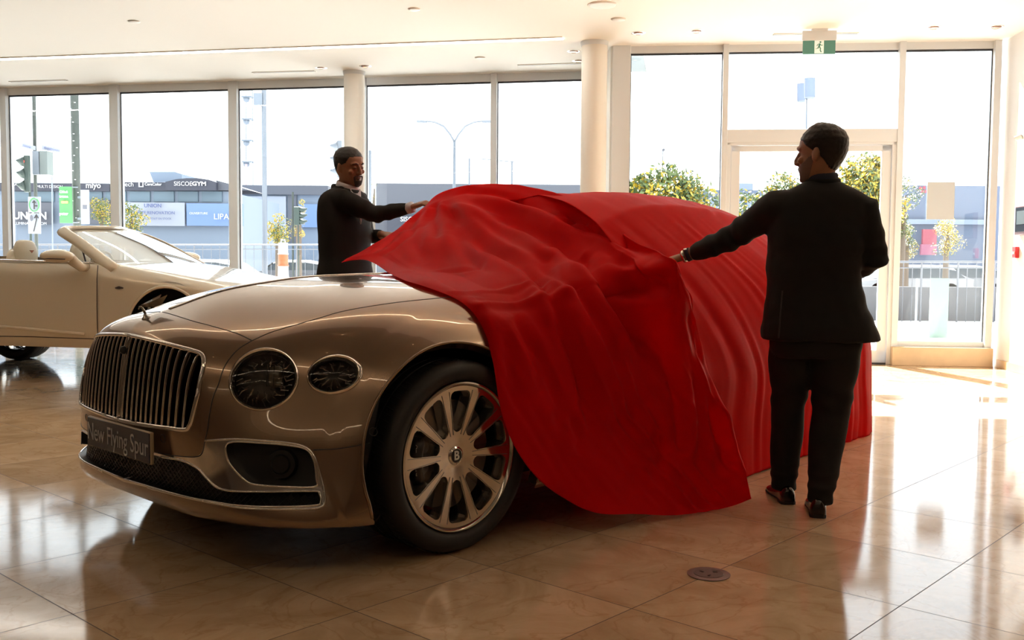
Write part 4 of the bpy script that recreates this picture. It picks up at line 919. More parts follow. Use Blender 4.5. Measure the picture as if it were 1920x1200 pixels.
FOLDS = [([[1.319,-0.643,1.476],[1.287,-0.632,1.449],[1.24,-0.574,1.416],[1.182,-0.526,1.378],[1.124,-0.454,1.345],[1.05,-0.351,1.306],[0.976,-0.251,1.262],[0.95,-0.198,1.244]],-0.022,0.022),([[1.323,-0.609,1.481],[1.264,-0.544,1.436],[1.217,-0.479,1.406],[1.159,-0.406,1.371],[1.089,-0.307,1.331],[1.043,-0.242,1.302]],0.014,0.02),([[1.274,-0.707,1.432],[1.229,-0.709,1.395],[1.183,-0.696,1.364],[1.108,-0.634,1.323],[1.014,-0.507,1.281],[0.936,-0.403,1.245],[0.849,-0.274,1.199],[0.801,-0.19,1.167],[0.764,-0.113,1.138],[0.73,-0.054,1.116]],-0.014,0.022),([[1.334,-0.613,1.49],[1.205,-0.409,1.402],[1.072,-0.215,1.319],[0.989,-0.047,1.253],[0.944,0.07,1.216],[0.874,0.237,1.174],[0.845,0.371,1.15],[0.789,0.508,1.112],[0.734,0.664,1.063],[0.67,0.792,1.026],[0.613,0.89,0.989],[0.592,0.927,0.953],[0.59,0.959,0.896],[0.595,0.983,0.835]],-0.022,0.026),([[1.316,-0.509,1.478],[1.208,-0.328,1.407],[1.105,-0.13,1.329],[1.061,0.02,1.274],[0.981,0.232,1.208],[0.912,0.426,1.156],[0.869,0.575,1.113],[0.841,0.701,1.078],[0.739,0.838,1.035],[0.699,0.896,0.999],[0.699,0.939,0.95],[0.708,0.971,0.889]],0.016,0.03),([[1.347,-0.486,1.501],[1.298,-0.322,1.462],[1.28,-0.176,1.423],[1.277,-0.055,1.38],[1.265,0.058,1.345],[1.206,0.25,1.291],[1.159,0.414,1.241],[1.117,0.555,1.185],[1.025,0.707,1.134],[1.014,0.734,1.128],[1.098,0.637,1.165],[1.101,0.647,1.165],[0.994,0.784,1.113],[0.943,0.893,1.049],[0.938,0.966,0.963],[0.969,1.005,0.891],[1.007,1.031,0.846],[1.044,1.059,0.805],[1.059,1.069,0.8],[1.073,1.08,0.796],[1.088,1.098,0.762],[1.112,1.128,0.713],[1.127,1.143,0.657],[1.145,1.156,0.597],[1.14,1.159,0.547],[1.112,1.155,0.493],[1.11,1.165,0.44],[1.109,1.184,0.357]],-0.045,0.034),([[1.164,-0.164,1.367],[1.151,-0.037,1.325],[1.123,0.088,1.28],[1.043,0.296,1.216],[0.979,0.494,1.161],[0.987,0.551,1.149],[1.044,0.533,1.169],[1.015,0.601,1.143],[0.895,0.769,1.088],[0.832,0.892,1.028],[0.841,0.952,0.96],[0.861,0.986,0.897],[0.907,1.013,0.835],[0.937,1.033,0.784],[0.984,1.046,0.769],[1.018,1.062,0.745],[1.046,1.083,0.698],[1.067,1.107,0.62],[1.069,1.119,0.558],[1.066,1.127,0.507]],0.028,0.05),([[1.365,-0.572,1.516],[1.388,-0.528,1.532],[1.415,-0.488,1.546],[1.416,-0.396,1.535],[1.441,-0.298,1.529],[1.439,-0.219,1.509],[1.436,-0.137,1.485],[1.423,-0.024,1.452],[1.403,0.115,1.421],[1.388,0.223,1.393],[1.404,0.34,1.367],[1.399,0.4,1.347],[1.384,0.369,1.348],[1.343,0.353,1.335],[1.327,0.436,1.301],[1.306,0.579,1.266],[1.289,0.707,1.238],[1.26,0.836,1.214]],-0.02,0.02),([[1.342,-0.542,1.498],[1.335,-0.383,1.488],[1.353,-0.261,1.479],[1.36,-0.169,1.456],[1.367,-0.052,1.423],[1.355,0.085,1.394],[1.302,0.264,1.339],[1.276,0.369,1.301],[1.275,0.337,1.31],[1.275,0.353,1.306],[1.285,0.437,1.283],[1.266,0.578,1.245],[1.239,0.687,1.216],[1.227,0.782,1.188],[1.212,0.878,1.164],[1.168,0.989,1.146]],0.018,0.028),([[1.281,0.411,1.29],[1.327,0.436,1.301],[1.338,0.495,1.295],[1.33,0.577,1.279],[1.306,0.686,1.251],[1.275,0.789,1.223],[1.23,0.899,1.195],[1.151,1.028,1.18],[1.075,1.137,1.158],[1.024,1.217,1.142]],-0.018,0.018),([[1.043,0.822,1.109],[1.078,0.866,1.094],[1.111,0.914,1.078],[1.141,0.955,1.078],[1.142,1.01,1.089],[1.114,1.081,1.097],[1.075,1.156,1.109],[1.024,1.23,1.114]],0.024,0.035),([[0.986,0.924,1.031],[1.042,0.945,1.026],[1.082,0.972,1.017],[1.108,1.015,1.012],[1.114,1.058,1.019],[1.107,1.109,1.031],[1.09,1.155,1.049],[1.05,1.219,1.067]],-0.03,0.035),([[0.361,0.924,0.935],[0.347,0.959,0.9],[0.343,0.972,0.876],[0.36,0.985,0.835],[0.384,0.996,0.78],[0.402,1.008,0.722],[0.399,1.022,0.655],[0.41,1.034,0.597]],-0.014,0.022),([[0.538,0.944,0.923],[0.567,0.977,0.848],[0.59,1.006,0.764],[0.623,1.031,0.684],[0.639,1.049,0.608],[0.66,1.065,0.526],[0.687,1.078,0.47],[0.684,1.087,0.421]],-0.022,0.024),([[0.629,0.933,0.949],[0.665,0.967,0.888],[0.7,0.998,0.82],[0.735,1.02,0.759],[0.746,1.04,0.68],[0.775,1.056,0.612]],0.016,0.03),([[0.373,0.982,0.844],[0.407,0.994,0.785],[0.425,1.007,0.728],[0.451,1.024,0.66],[0.462,1.037,0.601],[0.487,1.053,0.531],[0.485,1.063,0.46],[0.496,1.071,0.404]],-0.014,0.024),([[0.56,1.061,0.515],[0.569,1.067,0.482],[0.567,1.074,0.433],[0.578,1.079,0.4],[0.579,1.087,0.354],[0.571,1.091,0.318]],-0.022,0.024),([[0.791,1.005,0.825],[0.821,1.027,0.755],[0.845,1.045,0.687],[0.865,1.06,0.629],[0.887,1.075,0.572],[0.902,1.087,0.524]],-0.014,0.024),([[1.086,1.143,0.476],[1.082,1.153,0.419],[1.066,1.162,0.356],[1.052,1.172,0.297],[1.039,1.182,0.243],[1.002,1.185,0.19]],-0.022,0.026),([[1.167,1.162,0.598],[1.168,1.17,0.531],[1.157,1.18,0.454],[1.151,1.19,0.392],[1.143,1.202,0.316],[1.121,1.213,0.237]],-0.028,0.024),([[1.249,1.166,0.673],[1.248,1.172,0.587],[1.249,1.185,0.493],[1.235,1.197,0.404],[1.22,1.21,0.317],[1.181,1.224,0.218]],0.022,0.03),([[1.407,1.201,0.495],[1.408,1.21,0.45],[1.406,1.218,0.405],[1.408,1.227,0.364],[1.415,1.24,0.314],[1.419,1.252,0.271],[1.419,1.272,0.206],[1.422,1.297,0.14]],-0.028,0.022),([[1.347,1.172,0.688],[1.354,1.179,0.596],[1.35,1.19,0.502],[1.347,1.204,0.409],[1.334,1.217,0.322],[1.326,1.23,0.24],[1.313,1.244,0.171],[1.304,1.264,0.101]],0.02,0.026),([[1.421,1.181,0.613],[1.442,1.198,0.53],[1.459,1.219,0.45],[1.474,1.244,0.37],[1.482,1.27,0.298],[1.487,1.297,0.227],[1.487,1.316,0.169],[1.48,1.33,0.114]],0.018,0.022),([[1.193,1.197,0.919],[1.222,1.185,0.871],[1.255,1.177,0.828],[1.288,1.17,0.771],[1.331,1.17,0.706],[1.369,1.177,0.639]],-0.012,0.018),([[0.361,0.141,1.073],[0.388,0.196,1.074],[0.562,0.086,1.071],[0.635,0.128,1.077],[0.633,0.267,1.081],[0.635,0.376,1.089],[0.702,0.356,1.111],[0.758,0.317,1.131]],-0.01,0.016),([[0.152,0.706,1.0],[0.244,0.723,1.003],[0.352,0.719,1.006],[0.437,0.742,1.006],[0.545,0.741,1.014],[0.62,0.756,1.022],[0.681,0.797,1.028],[0.718,0.847,1.027]],0.012,0.016),([[0.176,0.818,0.952],[0.227,0.858,0.955],[0.313,0.858,0.959],[0.406,0.872,0.962],[0.507,0.89,0.971],[0.608,0.9,0.981],[0.673,0.912,0.98],[0.744,0.92,0.984]],0.016,0.018),([[0.72,-0.416,1.146],[0.807,-0.452,1.186],[0.891,-0.468,1.223],[0.962,-0.482,1.256],[1.049,-0.525,1.298],[1.106,-0.51,1.331]],-0.01,0.02),([[1.073,0.83,1.112],[1.026,0.921,1.044],[1.016,0.975,0.976],[1.022,1.015,0.904],[1.042,1.05,0.833],[1.061,1.081,0.749],[1.071,1.1,0.672],[1.084,1.124,0.58]],-0.05,0.08),([[1.184,0.771,1.17],[1.182,0.824,1.152],[1.183,0.872,1.138],[1.18,0.918,1.128],[1.164,0.978,1.121],[1.127,1.054,1.113]],0.022,0.04),([[0.75,0.692,1.06],[0.634,0.882,0.996],[0.663,0.949,0.927],[0.709,0.991,0.84],[0.752,1.026,0.741],[0.803,1.052,0.642],[0.83,1.074,0.547],[0.854,1.094,0.464]],0.05,0.13),([[1.312,-0.605,1.472],[1.225,-0.441,1.414],[1.131,-0.266,1.358],[1.066,-0.109,1.305],[0.99,0.065,1.237],[0.894,0.27,1.177],[0.866,0.398,1.15],[0.811,0.546,1.108]],-0.018,0.022),([[1.311,-0.622,1.47],[1.201,-0.471,1.395],[1.089,-0.307,1.331],[0.993,-0.135,1.265],[0.89,0.028,1.191],[0.762,0.236,1.132],[0.663,0.409,1.098],[0.597,0.543,1.072]],-0.018,0.022),([[1.316,-0.509,1.478],[1.22,-0.256,1.411],[1.167,-0.067,1.341],[1.149,0.071,1.293],[1.099,0.258,1.242],[1.01,0.439,1.182],[0.951,0.611,1.123],[0.838,0.805,1.067]],0.018,0.03),([[1.253,-0.637,1.42],[1.204,-0.598,1.387],[1.123,-0.519,1.34],[1.047,-0.459,1.3],[0.948,-0.343,1.25],[0.86,-0.258,1.203]],-0.014,0.02),([[1.122,-0.657,1.329],[1.062,-0.65,1.296],[1.015,-0.648,1.273],[0.946,-0.618,1.242],[0.862,-0.581,1.207],[0.777,-0.528,1.174]],-0.012,0.02),([[1.474,-0.016,1.486],[1.438,0.131,1.44],[1.427,0.246,1.407],[1.403,0.355,1.362],[1.371,0.474,1.316],[1.324,0.593,1.274],[1.272,0.704,1.229],[1.237,0.798,1.192]],-0.014,0.016),([[1.438,0.131,1.44],[1.406,0.244,1.398],[1.384,0.339,1.358],[1.362,0.44,1.318],[1.313,0.549,1.273],[1.261,0.652,1.233]],0.012,0.016),([[0.25,0.981,0.856],[0.234,0.996,0.799],[0.245,1.004,0.738],[0.249,1.01,0.666],[0.265,1.021,0.589],[0.282,1.034,0.512]],-0.016,0.028),([[0.623,0.999,0.794],[0.638,1.029,0.7],[0.649,1.052,0.598],[0.657,1.07,0.501],[0.651,1.087,0.403],[0.633,1.103,0.307]],-0.02,0.03),([[0.967,1.101,0.499],[0.962,1.115,0.419],[0.961,1.129,0.344],[0.947,1.143,0.273],[0.929,1.159,0.204],[0.897,1.184,0.127]],0.024,0.04),([[0.867,0.545,1.12],[0.848,0.615,1.098],[0.806,0.708,1.069],[0.749,0.805,1.043],[0.726,0.879,1.016],[0.744,0.92,0.984],[0.743,0.953,0.934],[0.759,0.98,0.881]],-0.02,0.022),([[0.761,0.649,1.072],[0.685,0.745,1.036],[0.61,0.847,1.004],[0.569,0.914,0.964],[0.575,0.949,0.916],[0.603,0.977,0.853]],-0.016,0.02)]
# ------------------------------------------------------------------ the red cloth
def red_cloth_material():
    m = mat('red_satin_cloth', (.82, .005, .008), .55, sheen=.0, spec=.16, sheen_tint=(1, .15, .15))
    nt = m.node_tree; N = nt.nodes.new; L = nt.links.new; p = nt.nodes['Principled BSDF']; p.inputs['Specular Tint'].default_value = (1, .12, .12, 1); out = nt.nodes['Material Output']
    tr = N('ShaderNodeBsdfTranslucent'); tr.inputs['Color'].default_value = (.95, .014, .018, 1)
    mx = N('ShaderNodeMixShader'); mx.inputs[0].default_value = .45; L(p.outputs[0], mx.inputs[1]); L(tr.outputs[0], mx.inputs[2]); L(mx.outputs[0], out.inputs[0])
    tc = N('ShaderNodeTexCoord'); w = N('ShaderNodeTexNoise'); w.inputs['Scale'].default_value = 420; w.inputs['Detail'].default_value = 1
    b = N('ShaderNodeBump'); b.inputs['Strength'].default_value = .06; b.inputs['Distance'].default_value = .0006; L(tc.outputs['Object'], w.inputs[0]); L(w.outputs['Fac'], b.inputs['Height']); L(b.outputs[0], p.inputs['Normal'])
    return m
RED = red_cloth_material()
def grid_normals(G):
    du = np.gradient(G, axis=0); dv = np.gradient(G, axis=1); n = np.cross(du, dv); return n / (np.linalg.norm(n, axis=2)[:, :, None] + 1e-9)
def seg_dist(P, Q):
    """distance of points P to polyline Q, with a fade towards the polyline's ends"""
    best = np.full(len(P), 9.); fade = np.ones(len(P)); Q = np.asarray(Q); n = len(Q) - 1
    for i in range(n):
        a, b = Q[i], Q[i + 1]; ab = b - a; t = np.clip(((P - a) @ ab) / (ab @ ab + 1e-9), 0, 1)
        d = np.linalg.norm(P - (a + t[:, None] * ab), axis=1); k = d < best
        best[k] = d[k]; f = (i + t[k]) / n; fade[k] = np.clip(np.minimum(f, 1 - f) * 5, 0, 1)
    return best, fade
def smooth_noise(x, seed=0):
    rng = np.random.RandomState(seed); tab = rng.rand(4096) * 2 - 1; i = np.floor(x).astype(int); f = x - i; f = f * f * (3 - 2 * f)
    return tab[i % 4096] * (1 - f) + tab[(i + 1) % 4096] * f
cloth = empty('car_cover', CAR_O, CAR_RZ)
tag(cloth, 'large red satin cloth being pulled off the beige saloon by two men', 'cloth')
G = surf(FLAP, 330, 190)
N_ = grid_normals(G)
ref = np.array([-.5, .8, .4]); 
if (N_.reshape(-1, 3) @ ref).mean() < 0: N_ = -N_
g = G.reshape(-1, 3).copy(); D = np.zeros(len(g))
for P, a, w in FOLDS:
    a *= .9 if w < .06 else 1.; w *= 1.3 if w < .06 else 1.
    sub = np.ones(len(g), bool); Pa = np.array(P); lo, hi = Pa.min(0) - 4 * w, Pa.max(0) + 4 * w
    sub = ((g >= lo) & (g <= hi)).all(1); idx = np.where(sub)[0]
    if not len(idx): continue
    d, f = seg_dist(g[idx], P); D[idx] += a * f * np.exp(-(d / w)**2) - a * .35 * f * np.exp(-((d - 2.0 * w) / (1.1 * w))**2)
# finer pleats that run down the hanging part, slanting to the rear
side = np.clip((1.02 - g[:, 2]) / .35, 0, 1)
qv = g[:, 0] + .62 * g[:, 2]
_sn1 = smooth_noise(qv * 11 + .8 * smooth_noise(g[:, 2] * 2, 5), 1)
D += side * (.013 * (1 - 2 * np.abs(_sn1)) + .004 * smooth_noise(qv * 31, 2) - .006)
up_ = 1 - side; qf = np.arctan2(g[:, 2] - 1.50, g[:, 0] - 1.30 + .9 * (g[:, 1] + .8)) 
D += up_ * .006 * smooth_noise(g[:, 1] * 9 + g[:, 0] * 7 - g[:, 2] * 5, 3)
vv = np.tile(np.linspace(0, 1, 190), 330); uu = np.repeat(np.linspace(0, 1, 330), 190)
_pl = smooth_noise(vv * 13 + .9 * uu + .5 * smooth_noise(uu * 5, 8), 7)
D += .013 * (1 - 2 * np.abs(_pl)) * np.clip((vv - .42) / .2, 0, 1) * np.clip(uu * 9, .2, 1) * np.clip((.80 - uu) / .2, 0, 1)

D *= np.clip(vv * 12, .35, 1)
FL = (g + N_.reshape(-1, 3) * D[:, None]).reshape(G.shape)
# keep clear of the bodywork underneath
_sp = shell_pt(*[a.ravel() for a in np.meshgrid(np.linspace(0, 13, 120), np.linspace(0, 10, 90), indexing='ij')])
_sn = shell_nrm(*[a.ravel() for a in np.meshgrid(np.linspace(0, 13, 120), np.linspace(0, 10, 90), indexing='ij')])
from mathutils.kdtree import KDTree
_kd = KDTree(len(_sp)); [_kd.insert(q, i) for i, q in enumerate(_sp)]; _kd.balance()
def push_out(P, gap=.008):
    for i in range(len(P)):
        q = P[i]; 
        if q[0] > .80 or q[2] < .2: continue
        s_ = 1 if q[1] >= 0 else -1; m_ = Vector((q[0], abs(q[1]), q[2])); co, j, d = _kd.find(m_)
        if d < .12:
            h = float(np.dot(np.array(m_) - _sp[j], _sn[j]))
            if h < gap:
                n_ = _sn[j]; P[i] = q + np.array([n_[0], n_[1] * s_, n_[2]]) * (gap - h)
    return P
FL = push_out(FL.reshape(-1, 3)).reshape(FL.shape)
FL[:, :, 2] = np.maximum(FL[:, :, 2], .006)
# turn the sheet over at its crest: a rolled edge going back and down behind
cr = FL[:, -1].copy(); rows = []
nb = 14
for k in range(1, nb + 1):
    t = k / nb; a = t * PI * .62
    r_ = .06
    back = np.stack([np.sin(a) * r_ * np.ones(len(cr)) + t * t * .10, -t * t * .10 * np.ones(len(cr)), -(1 - np.cos(a)) * r_ * np.ones(len(cr)) - t * t * .12], 1)
    rows.append(cr + back)
FLb = np.concatenate([FL, np.stack(rows, 1)], 1)
def cloth_mesh(name, A, parent, label=None):
    mb = MB(); mb.grid(np.stack([A[:, :, 0], -A[:, :, 1], A[:, :, 2]], 2)); o = mb.build(name, RED, parent, smooth=True)
    so = o.modifiers.new('thickness', 'SOLIDIFY'); so.thickness = .002; so.offset = 0
    if label: o['label'] = label
    return o
cloth_mesh('lifted_front_flap', FLb, cloth, 'part of the red cloth lifted off the bonnet and thrown back')
# rear drape: columns run along the near side, round the boot and back along the far side
def col(s, l, k=1.0, top=None, boot=0.):
    """profile from the hem up to the roof spine at a place on the plan outline"""
    return None
plan = [  # s, l at hem; shoulder (s,l,z); rail (s,l,z); spine (s,z)
    ((1.15, 1.04), (1.20, .93, .98), (1.22, .66, 1.30), (1.50, 1.50)),
    ((1.60, 1.05), (1.60, .935, .99), (1.55, .625, 1.40), (1.75, 1.525)),
    ((2.10, 1.03), (2.05, .935, 1.0), (1.95, .62, 1.432), (2.10, 1.55)),
    ((2.60, .99), (2.55, .935, 1.0), (2.40, .61, 1.415), (2.50, 1.55)),
    ((3.05, .955), (3.0, .925, 1.01), (2.85, .585, 1.355), (2.85, 1.52)),
    ((3.50, .945), (3.40, .90, 1.02), (3.20, .56, 1.25), (3.12, 1.46)),
    ((3.85, .90), (3.72, .82, 1.03), (3.42, .50, 1.17), (3.30, 1.38)),
    ((4.08, .72), (3.92, .62, 1.03), (3.58, .36, 1.12), (3.40, 1.32)),
    ((4.16, .38), (4.02, .32, 1.02), (3.65, .18, 1.11), (3.45, 1.28)),
    ((4.18, .0), (4.04, .0, 1.02), (3.66, .0, 1.11), (3.46, 1.27))]
cols = []
for (hs, hl), sh, ra, (ss, sz) in plan:
    sh = np.array(sh); ra = np.array(ra); sp = np.array([ss, 0, sz]); hem = np.array([hs, hl, .006])
    body = np.array([sh[0] * .5 + hs * .5, max(sh[1], hl - .04) + .045 * (sh[1] > .1), .62]) if hl > .05 else np.array([hs - .03, 0, .62])
    low = hem * .65 + body * .35; low[2] = .25
    mid1 = sh * .30 + ra * .70; mid1[1] += .012 * (sh[1] > .1)
    top1 = ra * .5 + sp * .5; top1[2] = ra[2] * .38 + sp[2] * .62 + .012; top0 = ra * .86 + sp * .14; top0[2] = ra[2] + .33 * (sp[2] - ra[2]) * .75
    cols.append([hem, low, body, sh + np.array([0, .0, 0]), mid1, ra, top0, top1, sp])
far = [[p * np.array([1, -1, 1]) for p in c_] for c_ in cols[-2::-1]]
cols = np.array(cols + far)
nu, nv = 560, 150
G = surf(cols, nu, nv, True); N_ = grid_normals(G)
if (N_[:nu // 3].reshape(-1, 3) @ np.array([0, 1., .2])).mean() < 0: N_ = -N_
g = G.reshape(-1, 3); hemline = G[:, 0]; arc = np.concatenate([[0], np.cumsum(np.linalg.norm(np.diff(G[:, 40], axis=0), axis=1))])
A_ = np.repeat(arc, nv); zz = g[:, 2]
hgt = np.clip((1.42 - zz) / .5, 0, 1)
slant = A_ + .60 * np.clip(zz - .55, 0, 1)**1.25 + .03 * smooth_noise(zz * 4 + A_, 16)
n0 = smooth_noise(slant * 9.0, 11); n1 = smooth_noise(slant * 21.0, 12); n2 = smooth_noise(slant * 40.0, 13)
sharp = lambda n: 1 - np.abs(n) * 2
amp = (.009 + .030 * np.clip((1.15 - zz) / .9, 0, 1)) * np.clip((1.40 - zz) / .14, 0, 1)
mod = .65 + .5 * smooth_noise(slant * 2.3 + zz * 1.5, 15)
D = amp * mod * (.55 * sharp(n0) + .45 * n1 + .10 * n2 + .25)
onroof = np.clip((zz - 1.36) / .08, 0, 1)
D += onroof * .004 * smooth_noise(g[:, 0] * 12 + g[:, 1] * 5, 14)
RD = (g + N_.reshape(-1, 3) * D[:, None]).reshape(G.shape)
# the roof rail shows through as a soft edge, and the door mirror as a bump
g2 = RD.reshape(-1, 3); mirp = np.array([1.45, 1.12, .93]); d_ = np.linalg.norm((g2 - mirp) * np.array([1.2, .8, 1.]), axis=1)
g2 += np.array([0, 1, .15]) * (.075 * np.exp(-(d_ / .10)**2))[:, None]
g2[:, 2] = np.maximum(g2[:, 2], .005)
# hem spreads a little on the floor
cloth_mesh('rear_drape', RD, cloth, 'part of the red cloth still draped over the roof and boot')

# ------------------------------------------------------------------ the ivory convertible
IVORY = mat('ivory_paint', (.74, .66, .52), .22, .15, coat=1.0)
LEATHER = mat('cream_leather', (.74, .66, .52), .45, var=(30, .05)); DKTRIM = mat('dark_trim', (.03, .02, .02), .35)
gtc = empty('convertible_car', (-3.082, 8.709, 0), math.radians(-12))
tag(gtc, 'ivory open top convertible standing behind the beige saloon at the left', 'car')
HALF = .965
def section(X):
    # near half, from sill to centre line; zs up to row 4 are the same everywhere
    nose = max(0., (X - .15) / .8); y0 = .0 + .42 * nose**2.2 + .02 * max(0, (-2.6 - X))
    zt = np.interp(X, [-4, -2.9, -2.2, -.70, -.385, .04, .4, .7, .95], [1.13, 1.14, 1.115, 1.085, 1.035, .968, .905, .80, .66])
    zc = np.interp(X, [-4, -3.4, -.8, -.45, 0, .4, .7, .95], [1.12, 1.12, 1.085, 1.09, 1.035, .955, .85, .68])
    k = min(1., zt / .96)
    rows = [(y0 + .07, .31 * k), (y0 + .02, .40 * k), (y0, .52 * k), (y0 + .004, .70 * k), (y0 + .015, .86 * k), (y0 + .035, .86 * k + (zt - .86 * k) * .55), (y0 + .10, zt), (y0 + .24, zt + (zc - zt) * .3 + .012)]
    rows += [(y0 + (HALF - y0) * .55, zt + (zc - zt) * .75 + .015), (HALF, zc + .012)]
    return [(X, y, z) for y, z in rows]
XS = np.linspace(-3.9, .96, 19)
GN = np.array([section(X) for X in XS]); gI = np.linalg.inv(_bs_eval(19, np.arange(19))); gJ = np.linalg.inv(_bs_eval(10, np.arange(10)))
GNET = np.einsum('ai,bj,ijk->abk', gI, gJ, GN)
def gpt(u, v): return np.einsum('pi,pj,ijk->pk', _bs_eval(19, np.atleast_1d(u)), _bs_eval(10, np.atleast_1d(v)), GNET)
vz = np.linspace(0, 6, 200); zz_ = gpt(np.full(200, 14.), vz)[:, 2]
def guv(X, z): return (X - XS[0]) / (XS[-1] - XS[0]) * 18, float(np.interp(z, zz_, vz))
def cut_surface(name, mask_fn, loops, extra, m, parent, nu=160, nv=70):
    a, b = np.meshgrid(np.linspace(0, 18, nu), np.linspace(0, 9, nv), indexing='ij'); pts = [tuple(p) for p in np.stack([a.ravel(), b.ravel()], 1)]; ed = []
    for L in loops:
        q = len(pts); pts += [(float(x), float(max(y, 0))) for x, y in L]; ed += [(q + i, q + (i + 1) % len(L)) for i in range(len(L))]
    v, e, f, _, _, _ = delaunay_2d_cdt([Vector(p) for p in pts], ed, [], 0, 1e-6); v = np.array([tuple(p) for p in v]); f = np.array([q for q in f if len(q) == 3]); c = v[f].mean(1)
    keep = mask_fn(c)
    for L in loops: keep &= ~inpoly(c, L)
    P = gpt(v[:, 0], v[:, 1]); mb = MB(); mb.add([tuple(p) for p in P], f[keep].tolist()); mb.add([(p[0], 2 * HALF - p[1], p[2]) for p in P], f[keep][:, ::-1].tolist())
    # drop loose vertices
    o = mb.build(name, m, parent, smooth=True, merge=1e-4)
    bm = bmesh.new(); bm.from_mesh(o.data); bmesh.ops.delete(bm, geom=[q for q in bm.verts if not q.link_faces], context='VERTS'); bm.to_mesh(o.data); bm.free()
    o.data.polygons.foreach_set('use_smooth', [True] * len(o.data.polygons))
    return o
arcF = [guv(.385 * math.cos(t), .50 + .385 * math.sin(t)) for t in np.linspace(-.52, PI + .52, 40)]
arcR = [guv(-2.85 + .385 * math.cos(t), .50 + .385 * math.sin(t)) for t in np.linspace(-.52, PI + .52, 40)]
for A in (arcF, arcR): A[0] = (A[0][0], 0); A[-1] = (A[-1][0], 0)
uc = lambda X: (X - XS[0]) / (XS[-1] - XS[0]) * 18
def msk(c):
    cab_ = (c[:, 0] > uc(-3.15)) & (c[:, 0] < uc(-.62)) & (c[:, 1] > 6.35)
    return ~cab_
body = cut_surface('body', msk, [arcF, arcR], None, IVORY, gtc)
for cx in (0, -2.85):
    for far_ in (0, 1):
        t = np.linspace(-.45, PI + .45, 40); P = [gpt(*guv(cx + .387 * math.cos(a), .50 + .387 * math.sin(a)))[0] for a in t]
        if far_: P = [(p[0], 2 * HALF - p[1], p[2]) for p in P]
        MB().tube(P, .014, 8).build('arch_lip', IVORY, body, smooth=True)
MB().box((-1.4, HALF, .42), (1.7, 1.62, .22)).box((-1.4, HALF, .42), (4.2, 1.15, .2)).box((.1, HALF, .60), (1.0, 1.15, .5)).box((-2.85, HALF, .60), (1.0, 1.15, .5)).build('underbody', BLACK, gtc)
for far_ in (0, 1):
    y = lambda q: q if not far_ else 2 * HALF - q
    for cx in (0, -2.85): MB().lathe([(.43, .0), (.43, .30)], 40, Matrix.Translation((cx, y(.03) if not far_ else y(.03) - .0, .5)) @ Matrix.Rotation(-PI / 2 if not far_ else PI / 2, 4, 'X')).build('wheel_housing', BLACK, gtc)
    m = MB(); m.tube([(-.69, y(.02), 1.07), (-.685, y(-.003), .95), (-.69, y(-.004), .7), (-.69, y(-.003), .5), (-.70, y(.02), .40)], .004, 6); m.tube([(-2.15, y(-.003), 1.09), (-2.12, y(-.004), .8), (-2.1, y(.0), .5), (-2.0, y(.02), .40)], .004, 6); m.tube([(-2.0, y(.018), .40), (-1.4, y(.016), .405), (-.70, y(.018), .40)], .004, 6)
    m.build('door_gap', DKTRIM, body, smooth=True)
    m = MB(); m.tube([(-2.3, y(-.004), .50), (-1.6, y(-.006), .49), (-.82, y(-.006), .445)], [(.014, .006)] * 3, 8, nrm=(0, 0, 1)); m.build('sill_trim', CHROME if 0 else IVORY, body, smooth=True)
    m = MB(); m.tube([(-3.0, y(.10), 1.135), (-2.2, y(.085), 1.12), (-1.5, y(.08), 1.105), (-.78, y(.10), 1.092)], [(.008, .012)] * 4, 8, nrm=(0, 0, 1)); m.build('belt_strip', CHROME, body, smooth=True)
    m = MB(); m.tube([(-2.05, y(-.015), .90), (-1.95, y(-.03), .905), (-1.85, y(-.03), .905), (-1.78, y(-.015), .90)], .011, 8); m.build('door_handle', CHROME, body, smooth=True)
    # door mirror
    mir_ = empty('door_mirror'); mir_.parent = gtc
    m = MB(); m.ball((-1.0, y(-.12), 1.150), (.165, .10, .062), 24, 14); m.build('mirror_shell', IVORY, mir_, smooth=True)
    m = MB(); m.tube([(-.90, y(-.06), 1.12), (-.83, y(-.02), 1.05), (-.83, y(.06), 1.05)], [(.05, .03), (.04, .03), (.045, .03)], 10); m.build('mirror_foot', IVORY, mir_, smooth=True)
    m = MB(); m.tube([(-1.15, y(-.175), 1.128), (-1.0, y(-.222), 1.126), (-.87, y(-.19), 1.122)], [(.006, .004)] * 3, 6); m.build('indicator_line', DKTRIM, mir_, smooth=True)
    m = MB(); m.tube([(-.50, y(-.006), .868), (-.46, y(-.01), .872), (-.42, y(-.006), .868)], [(.006, .004), (.014, .005), (.006, .004)], 8, nrm=(0, 0, 1)); m.build('wing_badge', DKTRIM, body, smooth=True)
# rounded nose with dark grille and lamps
sec_ = [np.array(r) for r in GN[-1]]; full_ = sec_ + [np.array([p[0], 2 * HALF - p[1], p[2]]) for p in sec_[-2::-1]]
cen_ = np.array([.96, HALF, .50]); rows = []
for k_, dx in ((1.0, 0), (.97, .035), (.88, .07), (.6, .095), (.05, .105)): rows.append([tuple(cen_ + (p - cen_) * k_ + np.array([dx, 0, 0])) for p in full_])
MB().grid(surf(rows, 14, 40)).build('nose_panel', IVORY, gtc, smooth=True)
MB().box((1.055, HALF, .47), (.03, .62, .20)).build('nose_grille', BLACK, gtc, bevel=.012)
for sg in (-1, 1): MB().ball((1.0, HALF + sg * .43, .56), (.05, .075, .065), 18, 12).build('headlamp', CRYSTAL, gtc, smooth=True)
